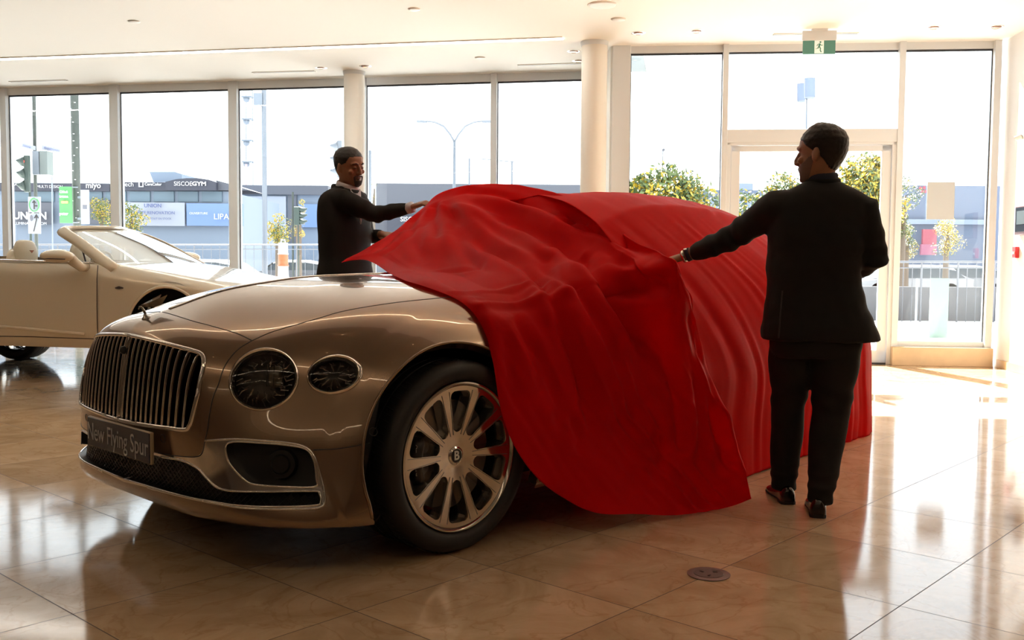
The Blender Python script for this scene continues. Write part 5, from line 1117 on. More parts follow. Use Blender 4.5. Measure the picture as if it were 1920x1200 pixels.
# windscreen and frame
def gm(row): return row + [(a, 2 * HALF - b, c) for a, b, c in row[-2::-1]]
ws = [gm([(-.66, .14, 1.09), (-.50, .42, 1.085), (-.40, HALF, 1.085)]), gm([(-.98, .22, 1.26), (-.84, .5, 1.27), (-.76, HALF, 1.275)]), gm([(-1.27, .31, 1.385), (-1.16, .55, 1.405), (-1.10, HALF, 1.415)])]
WSG = glass_material('windscreen_glass', (.80, .84, .80), 6.0)
MB().grid(surf(ws, 14, 24)).build('windscreen', WSG, gtc, smooth=True)
fr_ = [(-.56, .10, 1.02), (-.98, .20, 1.262), (-1.20, .27, 1.365), (-1.27, .34, 1.395), (-1.24, .48, 1.412), (-1.17, .7, 1.425), (-1.14, HALF, 1.43)]
fr_ = gm(fr_); rad = [(.06, .05), (.055, .035), (.055, .035), (.058, .035), (.05, .026), (.045, .022), (.045, .022)]; rad = rad + [(a * .45, b * .45) for a, b in rad[-2::-1]]
S_ = spline(fr_, 60); Rr = spline(rad, 60)
MB().tube(S_, [tuple(r) for r in Rr], 12).build('windscreen_frame', IVORY, gtc, smooth=True)
MB().tube([(p[0] - .028, p[1] + (.004 if p[1] < HALF else -.004), p[2] - .008) for p in S_], [(.017, .02)] * 60, 8).build('frame_seal', DKTRIM, gtc, smooth=True)
for far_ in (0, 1):
    y = lambda q: q if not far_ else 2 * HALF - q
    MB().tube([(-.72, y(.13), 1.095), (-.92, y(.17), 1.095), (-.96, y(.185), 1.20), (-1.0, y(.20), 1.25)], .008, 6).build('quarter_frame', DKTRIM, gtc)
# cabin
CARP = mat('cabin_dark', (.05, .04, .035), .8)
m = MB(); m.box((-1.9, HALF, .55), (2.5, 1.62, .08)); m.build('cabin_floor', CARP, gtc)
m = MB()
for far_ in (0, 1):
    y = lambda q: q if not far_ else 2 * HALF - q
    m.box((-1.9, y(.16), .84), (2.5, .10, .52))
m.build('door_card', LEATHER, gtc, bevel=.02)
m = MB(); m.box((-.72, HALF, .98), (.42, 1.55, .18)); m.build('dashboard', mat('dash_cream', (.62, .58, .50), .5), gtc, bevel=.04)
m = MB(); m.box((-3.12, HALF, .86), (.12, 1.5, .5)); m.build('rear_bulkhead', LEATHER, gtc, bevel=.03)
MB().tube([(-1.02 + .06 * math.cos(t), .52 + .17 * math.sin(t) + (.93 if 0 else .0), 1.03 + .16 * math.cos(t)) for t in np.linspace(0, 2 * PI, 28, endpoint=False)], .014, 8, closed=True).build('steering_wheel', LEATHER, gtc, smooth=True)
EMB = mat('headrest_emblem', (.35, .12, .06), .5)
def seat(x, y_, z, sc=1., nm='seat'):
    s = empty(nm); s.parent = gtc; s.location = (x, y_, z)
    rows = []
    for h, w, d0, d1 in ((-.42, .24, -.09, .07), (-.2, .25, -.10, .06), (0, .25, -.12, .02), (.12, .22, -.13, -.01), (.20, .16, -.14, -.03), (.23, .08, -.13, -.05)):
        rows.append([(d0 + (d1 - d0) * (.5 - .5 * math.cos(t)) * 1.0, w * math.sin(t) * sc, h) for t in np.linspace(0, 2 * PI, 24, endpoint=False)])
    MB().grid(surf(np.array(rows)[:, list(range(24)) + [0]], 20, 25)).build('backrest', LEATHER, s, smooth=True)
    m = MB(); m.box((.22, 0, -.42), (.52, .5 * sc, .18)); m.build('cushion', LEATHER, s, bevel=.05)
    rows = []
    for h, w, d in ((.06, .03, .02), (.07, .10, .045), (.12, .135, .062), (.20, .145, .068), (.27, .125, .06), (.315, .08, .045), (.325, .02, .015)):
        rows.append([(-.03 + d * math.cos(t), w * math.copysign(abs(math.sin(t))**.75, math.sin(t)) * sc, h) for t in np.linspace(0, 2 * PI, 24, endpoint=False)])
    hr = MB().grid(surf(np.array(rows)[:, list(range(24)) + [0]], 20, 25)).build('headrest', LEATHER, s, smooth=True)
    m = MB(); m.prism([(-.032, .012), (.032, .012), (.010, -.006), (0, -.016), (-.010, -.006)], frame3((.0365, 0, .215), (0, 1, 0), (1, 0, 0)), .004); m.build('headrest_emblem', EMB, hr)
    return s
seat(-1.80, .52, .98); seat(-1.84, 1.41, .98)
seat(-2.50, .56, 1.0, .95, 'rear_seat'); seat(-2.50, 1.37, 1.0, .95, 'rear_seat')
for (x, y_, rz) in ((0, .11, 0), (-2.85, .10, 0), (0, 2 * HALF - .11, PI), (-2.85, 2 * HALF - .10, PI)):
    w_ = copy_tree(wheel, gtc); w_.location = (x, y_ + (.10 if x == 0 and y_ < 1 else 0), .376); w_.rotation_euler = (0, 0, rz)

# ------------------------------------------------------------------ the two men
SUIT = mat('black_suit_wool', (.010, .0098, .010), .75, sheen=.03, spec=.3, bump=(240, .12, .0008))
SKIN_A = mat('skin_brown', (.32, .15, .085), .5, var=(25, .08)); SKIN_B = mat('skin_tan', (.33, .165, .10), .5, var=(25, .08))
HAIR_M = mat('hair_black', (.008, .006, .006), .45, bump=(160, .5, .003)); STUB = mat('stubble', (.035, .018, .012), .8); STUBG = mat('grey_stubble', (.17, .11, .085), .85)
SHOE_M = mat('black_leather', (.008, .007, .007), .22, coat=.3); SHIRT_W = mat('shirt_white', (.62, .60, .66), .7); SHIRT_N = mat('shirt_navy', (.012, .018, .045), .7); STEEL = mat('watch_steel', (.7, .68, .64), .2, 1.)
EYE_W = mat('eye_white', (.55, .50, .46), .3); LIP = mat('lips', (.26, .085, .06), .5)
HZ = [-.118, -.112, -.10, -.08, -.055, -.03, 0, .03, .06, .088, .108, .118, .121]
HF = [.060, .078, .088, .090, .090, .089, .087, .094, .088, .068, .040, .015, .0]
HB = [.020, .0, -.02, -.045, -.066, -.082, -.094, -.099, -.100, -.088, -.062, -.035, -.01]
HW = [.012, .028, .043, .056, .064, .069, .073, .077, .078, .069, .050, .026, .006]
def head_pt(th, z, off_=0.):
    f, b, w = np.interp(z, HZ, HF), np.interp(z, HZ, HB), np.interp(z, HZ, HW)
    cx = (f + b) / 2; a = (f - b) / 2
    c, s = math.cos(th), math.sin(th)
    ex = .86 if c > 0 else 1.
    k = (abs(c)**(2 / 2.25) * (1 if c > 0 else -1), abs(s)**(2 / 2.25) * (1 if s > 0 else -1))
    return Vector((cx + (a + off_) * k[0], (w + off_) * k[1], z))
def remesh(o, voxel, smooth_it=4):
    r = o.modifiers.new('r', 'REMESH'); r.mode = 'VOXEL'; r.voxel_size = voxel; r.adaptivity = 0
    if smooth_it: s = o.modifiers.new('s', 'SMOOTH'); s.factor = .5; s.iterations = smooth_it
    dg = bpy.context.evaluated_depsgraph_get(); dg.update(); me = bpy.data.meshes.new_from_object(o.evaluated_get(dg)); o.modifiers.clear(); old = o.data; nm = old.name; o.data = me; bpy.data.meshes.remove(old); me.name = nm
    me.polygons.foreach_set('use_smooth', [True] * len(me.polygons)); return o
def sect_loft(mb, secs, n=36, p=2.4):
    """secs: (centre, half width vector, half depth vector)"""
    rows = []
    for c, u, v in secs:
        c, u, v = Vector(c), Vector(u), Vector(v); row = []
        for k in range(n):
            t = 2 * PI * k / n; cc, ss = math.cos(t), math.sin(t); row.append(c + u * (math.copysign(abs(cc)**(2 / p), cc)) + v * (math.copysign(abs(ss)**(2 / p), ss)))
        rows.append(row)
    A = np.array([[tuple(q) for q in r] for r in rows]); A = surf(A, max(24, len(secs) * 5), n)
    b = len(mb.v); m, n_ = A.shape[:2]; mb.grid(A.transpose(1, 0, 2), closed_u=True)
    mb.add(A[0].tolist(), [tuple(range(n_))]); mb.add(A[-1].tolist(), [tuple(range(n_ - 1, -1, -1))])
def wrinkle(o, fn):
    me = o.data; n = len(me.vertices); co = np.empty(n * 3); me.vertices.foreach_get('co', co); co = co.reshape(-1, 3); nn = np.empty(n * 3); me.vertices.foreach_get('normal', nn); nn = nn.reshape(-1, 3)
    d = np.array([fn(Vector(p)) for p in co]); co += nn * d[:, None]; me.vertices.foreach_set('co', co.ravel()); me.update()
def hand(mb, wrist, pdir, palm_n, curl, scale=1., side=1, spread=.10):
    """palm and five fingers; pdir: towards the fingertips, palm_n: out of the palm, side: +1 thumb on pdir x palm_n"""
    d = Vector(pdir).normalized(); n = Vector(palm_n); n = (n - d * n.dot(d)).normalized(); t = d.cross(n) * side; w = Vector(wrist); S = scale
    sect_loft(mb, [(w - d * .02 * S, t * .026 * S, n * .019 * S), (w + d * .015 * S, t * .030 * S, n * .018 * S), (w + d * .055 * S, t * .041 * S, n * .016 * S), (w + d * .092 * S, t * .040 * S, n * .012 * S)], 20, 2.6)
    for k, (o_, L, r) in enumerate(((.030, .070, .0088), (.010, .078, .0090), (-.010, .073, .0087), (-.029, .057, .0078))):
        b = w + d * .085 * S + t * o_ * S; dd = (d + t * (o_ * spread * 14)).normalized(); pts = [b - dd * .02 * S, b]; ang = 0; q = b.copy(); cur = curl if not hasattr(curl, '__len__') else curl[k]
        for j, f in enumerate((.44, .32, .24)):
            ang += cur * (1, 1.15, .8)[j]; v = dd * math.cos(ang) + n * math.sin(ang); q = q + v * L * f * S; pts.append(q.copy())
        mb.tube(pts, [r * S, r * S, r * .95 * S, r * .9 * S, r * .72 * S], 10)
    b = w + d * .022 * S + t * .026 * S; v1 = (d * .55 + t * .75 + n * .35).normalized(); v2 = (d * .85 + t * .25 + n * .5).normalized()
    mb.tube([b - v1 * .01, b + v1 * .032 * S, b + v1 * .032 * S + v2 * .030 * S, b + v1 * .032 * S + v2 * .052 * S], [.013 * S, .0115 * S, .0100 * S, .0075 * S], 10)
def head_parts(mb, M, S):
    th = np.linspace(0, 2 * PI, 48, endpoint=False); rows = []
    for z in np.linspace(-.118, .121, 44): rows.append([tuple(M @ (head_pt(t, z) * S)) for t in th])
    A = np.array(rows); b = len(mb.v); mb.grid(A.transpose(1, 0, 2), closed_u=True); mb.add(A[0].tolist(), [tuple(range(47, -1, -1))]); mb.add(A[-1].tolist(), [tuple(range(48))])
    P = lambda x, y, z: M @ (Vector((x, y, z)) * S)
    ax = (M.to_3x3() @ Vector((0, 1, 0)))
    mb.tube([P(.084, 0, .022), P(.098, 0, .0), P(.108, 0, -.018), P(.110, 0, -.030), P(.094, 0, -.036)], [(.008 * S, .008 * S), (.009 * S, .010 * S), (.012 * S, .011 * S), (.014 * S, .010 * S), (.010 * S, .006 * S)], 12, nrm=tuple(ax))
    for s in (-1, 1):
        mb.ball(P(.097, s * .012, -.030), .008 * S, 10, 8)
        mb.tube([P(.092, s * .008, .026), P(.090, s * .030, .031), P(.074, s * .052, .024)], [.007 * S, .0085 * S, .006 * S], 8)     # brow
        mb.ball(P(.074, s * .047, -.022), (.014 * S,) * 3, 12, 8)                      # cheek
        mb.ball(P(.002, s * .076, -.006), (.017 * S, .008 * S, .030 * S), 14, 10, M.to_3x3() @ Matrix.Rotation(-s * .35, 3, 'Z') @ Matrix.Rotation(-.15, 3, 'Y'))
        mb.ball(P(.083, s * .030, .002), (.012 * S,) * 3, 12, 8)                     # eyelids
    mb.tube([P(.086, -.022, -.058), P(.096, -.008, -.054), P(.096, .008, -.054), P(.086, .022, -.058)], [.004 * S, .0062 * S, .0062 * S, .004 * S], 8)
    mb.tube([P(.085, -.018, -.064), P(.094, 0, -.066), P(.085, .018, -.064)], [.004 * S, .007 * S, .004 * S], 8)
    mb.ball(P(.080, 0, -.098), (.016 * S,) * 3, 12, 8)
def patch(name, M, S, cond, off_, m, parent, nz=60, nt=120, noise_amp=0., bottom=0.0, top=.121):
    """a shell over part of the head"""
    th = np.linspace(0, 2 * PI, nt, endpoint=False); zs = np.linspace(-.118, top, nz); mb = MB(); vid = {}
    def vtx(i, j):
        i %= nt
        if (i, j) not in vid:
            o_ = off_(th[i], zs[j]) if callable(off_) else off_
            p = head_pt(th[i], zs[j], o_); 
            if zs[j] > .09: p.z += o_ * (zs[j] - .09) / .031
            if noise_amp: p += p.normalized() * noise_amp * mnoise.noise(p * 70)
            vid[(i, j)] = len(mb.v); mb.v.append(tuple(M @ (p * S)))
        return vid[(i, j)]
    for i in range(nt):
        for j in range(nz - 1):
            if cond(th[i] + PI / nt, (zs[j] + zs[j + 1]) / 2): mb.f.append([vtx(i, j), vtx(i + 1, j), vtx(i + 1, j + 1), vtx(i, j + 1)]); mb.mi.append(0)
    top_ = [vid[(i, nz - 1)] for i in range(nt) if (i, nz - 1) in vid]
    if len(top_) == nt: mb.f.append(top_); mb.mi.append(0)
    o = mb.build(name, m, parent, smooth=True); so = o.modifiers.new('t', 'SOLIDIFY'); so.thickness = .004 * S; so.offset = -1; return o
def shoe(name, heel, toe_dir, L, parent, S=1.):
    h = Vector(heel); d = Vector((toe_dir[0], toe_dir[1], 0)).normalized(); t = Vector((-d.y, d.x, 0)); up = Vector((0, 0, 1))
    mb = MB(); rows = []
    for f, w, hz in ((0.0, .026, .070), (.04, .034, .080), (.12, .036, .086), (.28, .034, .080), (.45, .038, .066), (.65, .046, .052), (.82, .046, .044), (.94, .036, .034), (1.0, .016, .022)):
        c = h + d * L * f; row = []
        for k in range(20):
            a = PI * k / 19; row.append(tuple(c + t * w * S * math.cos(a) * (1 if 0 < k < 19 else .98) + up * (.014 + (hz - .014) * math.sin(a)**.8)))
        rows.append(row)
    A = surf(rows, 34, 20); mb.grid(A); mb.add(A[0].tolist(), [tuple(range(20))]); up_ = mb.build(name, SHOE_M, parent, smooth=True)
    mb = MB(); out = []
    prof = [(0.0, .020), (.03, .032), (.15, .037), (.35, .033), (.5, .037), (.7, .048), (.86, .046), (.97, .030), (1.02, .0)]
    pts = [h + d * L * f + t * w * S for f, w in prof] + [h + d * L * f - t * w * S for f, w in prof[-2::-1]]
    n = len(pts); mb.add([tuple(p + up * .006) for p in pts] + [tuple(p + up * .017) for p in pts], [tuple(range(n - 1, -1, -1)), tuple(range(n, 2 * n))] + [(i, (i + 1) % n, n + (i + 1) % n, n + i) for i in range(n)])
    hp = [h + d * L * f + t * w * S for f, w in ((-.01, .022), (.03, .034), (.12, .037), (.25, .035))]; hp += [p - t * 2 * ((p - h).dot(t)) for p in hp[::-1]]
    n = len(hp); mb.add([tuple(p + up * .0) for p in hp] + [tuple(p + up * .014) for p in hp], [tuple(range(n - 1, -1, -1)), tuple(range(n, 2 * n))] + [(i, (i + 1) % n, n + (i + 1) % n, n + i) for i in range(n)])
    mb.build('sole', RUBBER, up_)
    # laces
    mb = MB()
    for f in (.36, .42, .48):
        c = h + d * L * f; mb.tube([tuple(c - t * .018 + up * (.078 - (f - .36) * .12)), tuple(c + up * (.085 - (f - .36) * .12)), tuple(c + t * .018 + up * (.078 - (f - .36) * .12))], .002, 5)
    mb.tube([tuple(h + d * L * .33 + up * .084), tuple(h + d * L * .33 - t * .04 + up * .07)], .002, 5); mb.build('laces', BLACK, up_)
    return up_
def P2(x, y, Y): return at(x, y, Y)

# --- the man on the right, seen from behind
mr = empty('person', (1.385, 4.47, 0)); tag(mr, 'man in black suit seen from behind, pulling the red cloth with his left arm', 'person')
def off_parent(o, r): o.parent = r; o.matrix_parent_inverse = Matrix.Translation(-r.location); return o
Y0 = 4.47
ux = Vector((.985, -.17, 0)).normalized(); uy = Vector((.17, .985, 0)).normalized()     # shoulders, chest direction
hd = P2(1541, 290, Y0 - .01); phi = math.radians(35); f_ = Vector((-math.cos(phi), math.sin(phi), -.03)).normalized(); l_ = Vector((0, 0, 1)).cross(f_).normalized(); u_ = f_.cross(l_)
HMr = Matrix((f_, l_, u_)).transposed().to_4x4(); HMr.translation = hd; SR = 1.08
shL = P2(1455, 388, Y0 + .02); shR = P2(1618, 392, Y0 - .04); elL = P2(1372, 446, Y0 + .17); wrL = P2(1284, 480, Y0 + .27); elR = P2(1641, 487, Y0 - .05); wrR = P2(1590, 512, Y0 + .22)
hipL = P2(1488, 632, Y0 + .03); hipR = P2(1572, 632, Y0 - .03); knL = P2(1477, 765, 4.60); knR = P2(1557, 775, 4.46); anL = P2(1470, 905, 4.62); anR = P2(1538, 925, 4.36)
neck0 = P2(1541, 345, Y0); pelv = (hipL + hipR) / 2 + Vector((0, 0, .06)); chest = P2(1533, 440, Y0)
mb = MB(); head_parts(mb, HMr, SR)
mb.tube([hd + Vector((.012, -.01, -.02)), P2(1541, 330, Y0 - .01), neck0 - Vector((0, 0, .05))], [.056, .055, .060], 16)
sect_loft(mb, [(neck0 - Vector((0, 0, .05)), ux * .09, uy * .07), (P2(1536, 385, Y0), ux * .18, uy * .09), (chest, ux * .17, uy * .11), (P2(1530, 540, Y0), ux * .15, uy * .11), (pelv, ux * .16, uy * .11), (pelv - Vector((0, 0, .08)), ux * .14, uy * .09)])
for a, b, c, r in ((shL, elL, wrL, 1), (shR, elR, wrR, 1)): mb.tube([a, a.lerp(b, .5), b, b.lerp(c, .5), c], [.052, .046, .040, .036, .027], 14)
for a, b, c in ((hipL, knL, anL), (hipR, knR, anR)): mb.tube([a, a.lerp(b, .5), b, b.lerp(c, .4), c, c - Vector((0, 0, .03))], [.085, .075, .055, .055, .035, .036], 14)
hd_dir = (wrL - elL).normalized()
hand(mb, wrL + hd_dir * .01, hd_dir + Vector((-.2, .05, .04)), (.1, .2, -1), .55, 1.0, -1)
hand(mb, wrR, (-.6, .75, .1), (-.4, -.4, -.8), .35, 1.0, 1)
body_r = off_parent(mb.build('body', SKIN_B), mr); remesh(body_r, .0045, 3)
# jacket
mb = MB()
J = lambda x0, x1, y, dz, dy=0.: ((P2((x0 + x1) / 2, y, Y0 + dy)), ux * ((x1 - x0) / 2 / FPX * (Y0 + dy)), uy * dz)
sect_loft(mb, [J(1508, 1574, 342, .065), J(1478, 1604, 358, .092), J(1450, 1628, 376, .112), J(1442, 1626, 410, .130), J(1442, 1618, 450, .138), J(1440, 1611, 500, .137), J(1439, 1614, 545, .142), J(1433, 1628, 590, .155), J(1430, 1640, 615, .165), J(1429, 1646, 638, .168)], 40, 2.5)
mb.tube([shL + ux * .05, shL, shL.lerp(elL, .5), elL, elL.lerp(wrL, .5), wrL - hd_dir * .035], [(.078, .078), (.083, .080), (.071, .068), (.060, .058), (.052, .050), (.040, .036)], 20)
mb.tube([shR - ux * .05, shR, shR.lerp(elR, .5), elR, elR.lerp(wrR, .35), elR.lerp(wrR, .9)], [(.075, .075), (.080, .076), (.068, .066), (.064, .060), (.056, .054), (.042, .042)], 20)
jk = off_parent(mb.build('jacket', SUIT), mr); remesh(jk, .010, 5)
def wr_r(p):
    q = 0
    # sleeve rings near the elbow, soft drag lines on the back
    d = (p - elL).length; q += .006 * math.exp(-(d / .13)**2) * math.sin((p - elL).dot(hd_dir) * 85 + 2 * mnoise.noise(p * 9))
    d2 = (p - elR).length; q += .005 * math.exp(-(d2 / .12)**2) * math.sin(p.z * 90)
    q += .0055 * mnoise.noise(Vector((p.x * 4 + p.z * 3, p.y * 4, p.z * 13 - p.x * 5)))
    q += .003 * mnoise.noise(p * 22)
    return q
wrinkle(jk, wr_r)
# hollow under the hem
hem = P2(1538, 640, Y0)
# vents, pocket flap, collar, buttons
mb = MB(); 
mb.tube([P2(1467, 545, Y0 - .138), P2(1463, 590, Y0 - .152), P2(1460, 634, Y0 - .158)], .003, 6); off_parent(mb.build('side_vent', BLACK), jk.parent); 
mb = MB(); cc = P2(1541, 343, Y0 + .01)
ring = [(cc + ux * .074 * math.cos(t) + uy * .070 * math.sin(t) + Vector((0, 0, .006 * math.sin(t)))) for t in np.linspace(0, 2 * PI, 32, endpoint=False)]
mb.tube(ring, [(.010, .022)] * 32, 8, closed=True, nrm=[tuple((p - cc).normalized()) for p in ring]); off_parent(mb.build('jacket_collar', SUIT, smooth=True), mr)
mb = MB(); ring = [(P2(1541, 334, Y0) + ux * .066 * math.cos(t) + uy * .062 * math.sin(t)) for t in np.linspace(0, 2 * PI, 32, endpoint=False)]
mb.tube(ring, [(.006, .022)] * 32, 8, closed=True, nrm=[tuple((p - P2(1541, 334, Y0)).normalized()) for p in ring]); off_parent(mb.build('shirt_collar', SHIRT_N, smooth=True), mr)
mb = MB(); w0 = wrL - hd_dir * .03; mb.tube([w0, w0 + hd_dir * .020], [.033, .033], 20); off_parent(mb.build('shirt_cuff', SHIRT_N, smooth=True), mr)
wt = off_parent(empty('wristwatch', wrL), mr); wt.parent = mr
mb = MB(); rg = wrL - hd_dir * .004; mb.tube([rg, rg + hd_dir * .016], [.0305, .0305], 24); o = off_parent(mb.build('watch_strap', STEEL, smooth=True), mr)
bpy.data.objects.remove(wt)
mb = MB(); mb.ball(rg + Vector((.0, -.008, .028)), (.016, .016, .008), 14, 8); mb2 = off_parent(mb.build('watch_case', STEEL, smooth=True), mr)
# trousers
mb = MB()
sect_loft(mb, [(pelv + Vector((0, 0, .08)), ux * .18, uy * .13), (pelv, ux * .20, uy * .145), (pelv - Vector((0, 0, .10)), ux * .205, uy * .14), (pelv - Vector((0, 0, .15)), ux * .18, uy * .12)])
mb.tube([hipL + Vector((.0, 0, .02)), hipL.lerp(knL, .35), hipL.lerp(knL, .7), knL, knL.lerp(anL, .4), knL.lerp(anL, .8), anL, anL - Vector((0, 0, .035))], [(.098, .105), (.098, .105), (.085, .09), (.076, .080), (.072, .078), (.060, .066), (.052, .060), (.050, .062)], 22)
mb.tube([hipR + Vector((0, 0, .02)), hipR.lerp(knR, .35), hipR.lerp(knR, .7), knR, knR.lerp(anR, .4), knR.lerp(anR, .8), anR, anR - Vector((0, 0, .045))], [(.104, .108), (.106, .108), (.094, .095), (.084, .085), (.076, .080), (.062, .068), (.048, .060), (.046, .060)], 22)
tr_ = off_parent(mb.build('trousers', SUIT), mr); remesh(tr_, .010, 5)
wrinkle(tr_, lambda p: .007 * mnoise.noise(Vector((p.x * 3, p.y * 3, p.z * 9 + p.x * 6))) + .003 * math.exp(-((p.z - .52) / .07)**2) * math.sin(p.z * 70 + p.x * 30) + .003 * math.exp(-((p.z - .13) / .05)**2) * math.sin(p.z * 110))
for an, heel, dr in ((anL, P2(1479, 945, 4.54), (.0, 1.)), (anR, P2(1534, 970, 4.30), (.24, .97))):
    h = Vector((heel.x, heel.y, 0)); off_parent(shoe('shoe', h, dr, .285, None), mr)
hairline = lambda th: np.interp(abs(((th + PI) % (2 * PI)) - PI), [0, .5, .9, 1.25, 1.55, 1.9, 2.4, PI], [.074, .070, .055, .028, .0, -.030, -.062, -.070])
off_parent(patch('hair', HMr, SR, lambda t, z: z > hairline(t), lambda t, z: .002 + .006 * np.clip((z - hairline(t)) / .08, 0, 1) + .006 * np.clip((z - .05) / .06, 0, 1) * (1 + math.cos(t)) / 2, HAIR_M, None, noise_amp=.003), mr)
beardline = lambda t, z: z < np.interp(abs(((t + PI) % (2 * PI)) - PI), [0, .35, .6, 1.0, 1.45, 1.6], [-.046, -.042, -.040, -.030, .0, -1.]) 
off_parent(patch('stubble', HMr, SR, beardline, .0018, STUBG, None), mr)

# --- the man on the left, behind the saloon
ml = empty('person', (-1.02, 6.2, 0)); tag(ml, 'man in black suit and pale shirt behind the car, smiling, holding the raised cloth', 'person')
YL = 6.15; SL = 1.0
phi = math.radians(38); f_ = Vector((math.cos(phi), -math.sin(phi), -.16)).normalized(); l_ = Vector((0, 0, 1)).cross(f_).normalized(); u_ = f_.cross(l_)
# a slight sideways tilt
q_ = Matrix.Rotation(.10, 3, f_); l_ = q_ @ l_; u_ = q_ @ u_
hd2 = at(654, 313, YL - .02); HMl = Matrix((f_, l_, u_)).transposed().to_4x4(); HMl.translation = hd2
cx_ = Vector((.80, -.60, 0)); cy_ = Vector((.60, .80, 0))          # chest direction, shoulder direction (towards his left)
s0 = at(641, 374, YL - .12); s1 = at(668, 372, YL + .20); e0 = at(706, 403, YL - .10); w0_ = at(771, 389, 5.98); e1 = at(690, 445, YL + .22); w1 = at(718, 440, YL + .10)
nk = at(650, 352, YL); ch = at(646, 410, YL + .02); wa = at(648, 460, YL + .02); pv = at(648, 515, YL + .03)
mb = MB(); head_parts(mb, HMl, SL)
mb.tube([hd2 - f_ * .01 - Vector((0, 0, .02)), at(651, 345, YL), nk - Vector((0, 0, .06))], [.052, .053, .065], 16)
sect_loft(mb, [(nk - Vector((0, 0, .05)), cy_ * .08, cx_ * .06), (at(648, 378, YL), cy_ * .17, cx_ * .08), (ch, cy_ * .16, cx_ * .10), (wa, cy_ * .14, cx_ * .09), (pv, cy_ * .16, cx_ * .10), (pv - Vector((0, 0, .14)), cy_ * .14, cx_ * .09)])
mb.tube([s0, s0.lerp(e0, .5), e0, e0.lerp(w0_, .5), w0_], [.050, .044, .038, .034, .026], 14); mb.tube([s1, s1.lerp(e1, .5), e1, e1.lerp(w1, .5), w1], [.050, .044, .038, .034, .026], 14)
hl = pv + cy_ * -.09; hr_ = pv + cy_ * .09; 
feet = []
for h_, sgn in ((hl, -1), (hr_, 1)):
    kn = Vector((h_.x + .02, h_.y + sgn * .02, .50)); an_ = Vector((h_.x, h_.y + sgn * .04, .09)); feet.append((h_, kn, an_)); mb.tube([h_ - Vector((0, 0, .02)), h_.lerp(kn, .5), kn, kn.lerp(an_, .5), an_], [.085, .074, .055, .052, .036], 14)
dW = (at(800, 379, 5.93) - w0_).normalized()
hand(mb, w0_ + dW * .015, dW, (.2, .3, -1), .60, .95, 1)
hand(mb, w1, (.8, -.5, -.1), (.3, .3, -1), .5, .95, 1)
body_l = off_parent(mb.build('body', SKIN_A), ml); remesh(body_l, .0042, 3)
mb = MB()
JL = lambda x0, x1, y, hw: (at((x0 + x1) / 2, y, YL), cy_ * hw, cx_ * ((x1 - x0) / 2 / FPX * YL / .80 * .62))
sect_loft(mb, [JL(630, 668, 350, .075), JL(622, 672, 362, .15), JL(614, 678, 380, .20), JL(609, 684, 410, .205), JL(607, 687, 445, .195), JL(607, 687, 480, .19), JL(602, 692, 520, .205), JL(600, 696, 555, .215)], 36, 2.4)
mb.tube([s0 - cx_ * .03, s0, s0.lerp(e0, .5), e0, e0.lerp(w0_, .5), w0_ - dW * .02], [.066, .070, .062, .055, .048, .037], 18)
mb.tube([s1 - cx_ * .03, s1, s1.lerp(e1, .5), e1, e1.lerp(w1, .5), e1.lerp(w1, .85)], [.066, .070, .062, .055, .048, .038], 18)
jl = off_parent(mb.build('jacket', SUIT), ml); remesh(jl, .010, 5)
wrinkle(jl, lambda p: .006 * mnoise.noise(Vector((p.x * 8, p.y * 4, p.z * 10))) + .005 * math.exp(-((p - e0).length / .12)**2) * math.sin(p.x * 90))
for nm, m_, yy, rr, w_ in (('jacket_collar', SUIT, 356, .085, .020), ('shirt_collar', SHIRT_W, 349, .066, .022)):
    c_ = at(652 if nm[0] == 's' else 648, yy, YL); ring = [c_ + cx_ * rr * math.cos(t) * 1.0 + cy_ * rr * math.sin(t) + Vector((0, 0, -.022 * math.cos(t))) for t in np.linspace(0, 2 * PI, 32, endpoint=False)]
    mb = MB(); mb.tube(ring, [(.007, w_)] * 32, 8, closed=True, nrm=[tuple((p - c_).normalized()) for p in ring]); off_parent(mb.build(nm, m_, smooth=True), ml)
# shirt front and lapels
fr = lambda u, z: at(664, 362, YL) 
c_ = at(668, 372, YL - .10)
mb = MB(); mb.prism([(-.045, .06), (.045, .06), (.0, -.16)], frame3(nk + cx_ * .082 - Vector((0, 0, .075)), cy_, (cx_ + Vector((0, 0, .25)))), .012); off_parent(mb.build('shirt_front', SHIRT_W), ml)
mb = MB(); mb.tube([w0_ - dW * .025, w0_ + dW * .012], [.034, .034], 20); off_parent(mb.build('shirt_cuff', SHIRT_W, smooth=True), ml)
mb = MB(); sect_loft(mb, [(pv + Vector((0, 0, .10)), cy_ * .165, cx_ * .12), (pv, cy_ * .19, cx_ * .135), (pv - Vector((0, 0, .14)), cy_ * .18, cx_ * .12)])
for h_, kn, an_ in feet: mb.tube([h_ - Vector((0, 0, .02)), h_.lerp(kn, .5), kn, kn.lerp(an_, .5), an_], [.105, .095, .076, .066, .056], 20)
tl_ = off_parent(mb.build('trousers', SUIT), ml); remesh(tl_, .012, 4)
for h_, kn, an_ in feet: off_parent(shoe('shoe', Vector((an_.x - .05, an_.y + .03, 0)), (.85, -.5), .28, None), ml)
hl2 = lambda th: np.interp(abs(((th + PI) % (2 * PI)) - PI), [0, .45, .75, 1.1, 1.45, 1.75, 2.3, PI], [.072, .070, .066, .030, .012, .0, -.040, -.052])
off_parent(patch('hair', HMl, SL, lambda t, z: z > hl2(t), lambda t, z: .001 + .003 * np.clip((z - hl2(t)) / .05, 0, 1), HAIR_M, None, noise_amp=.0015), ml)
ab = lambda t: abs(((t + PI) % (2 * PI)) - PI)
off_parent(patch('beard', HMl, SL, lambda t, z: (ab(t) < .42 and -.053 < z < -.045) or (ab(t) < .33 and z < -.076 and z > -.112) or (.33 < ab(t) < .50 and -.105 < z < -.050), .0055, STUB, None, nz=90, nt=150), ml)
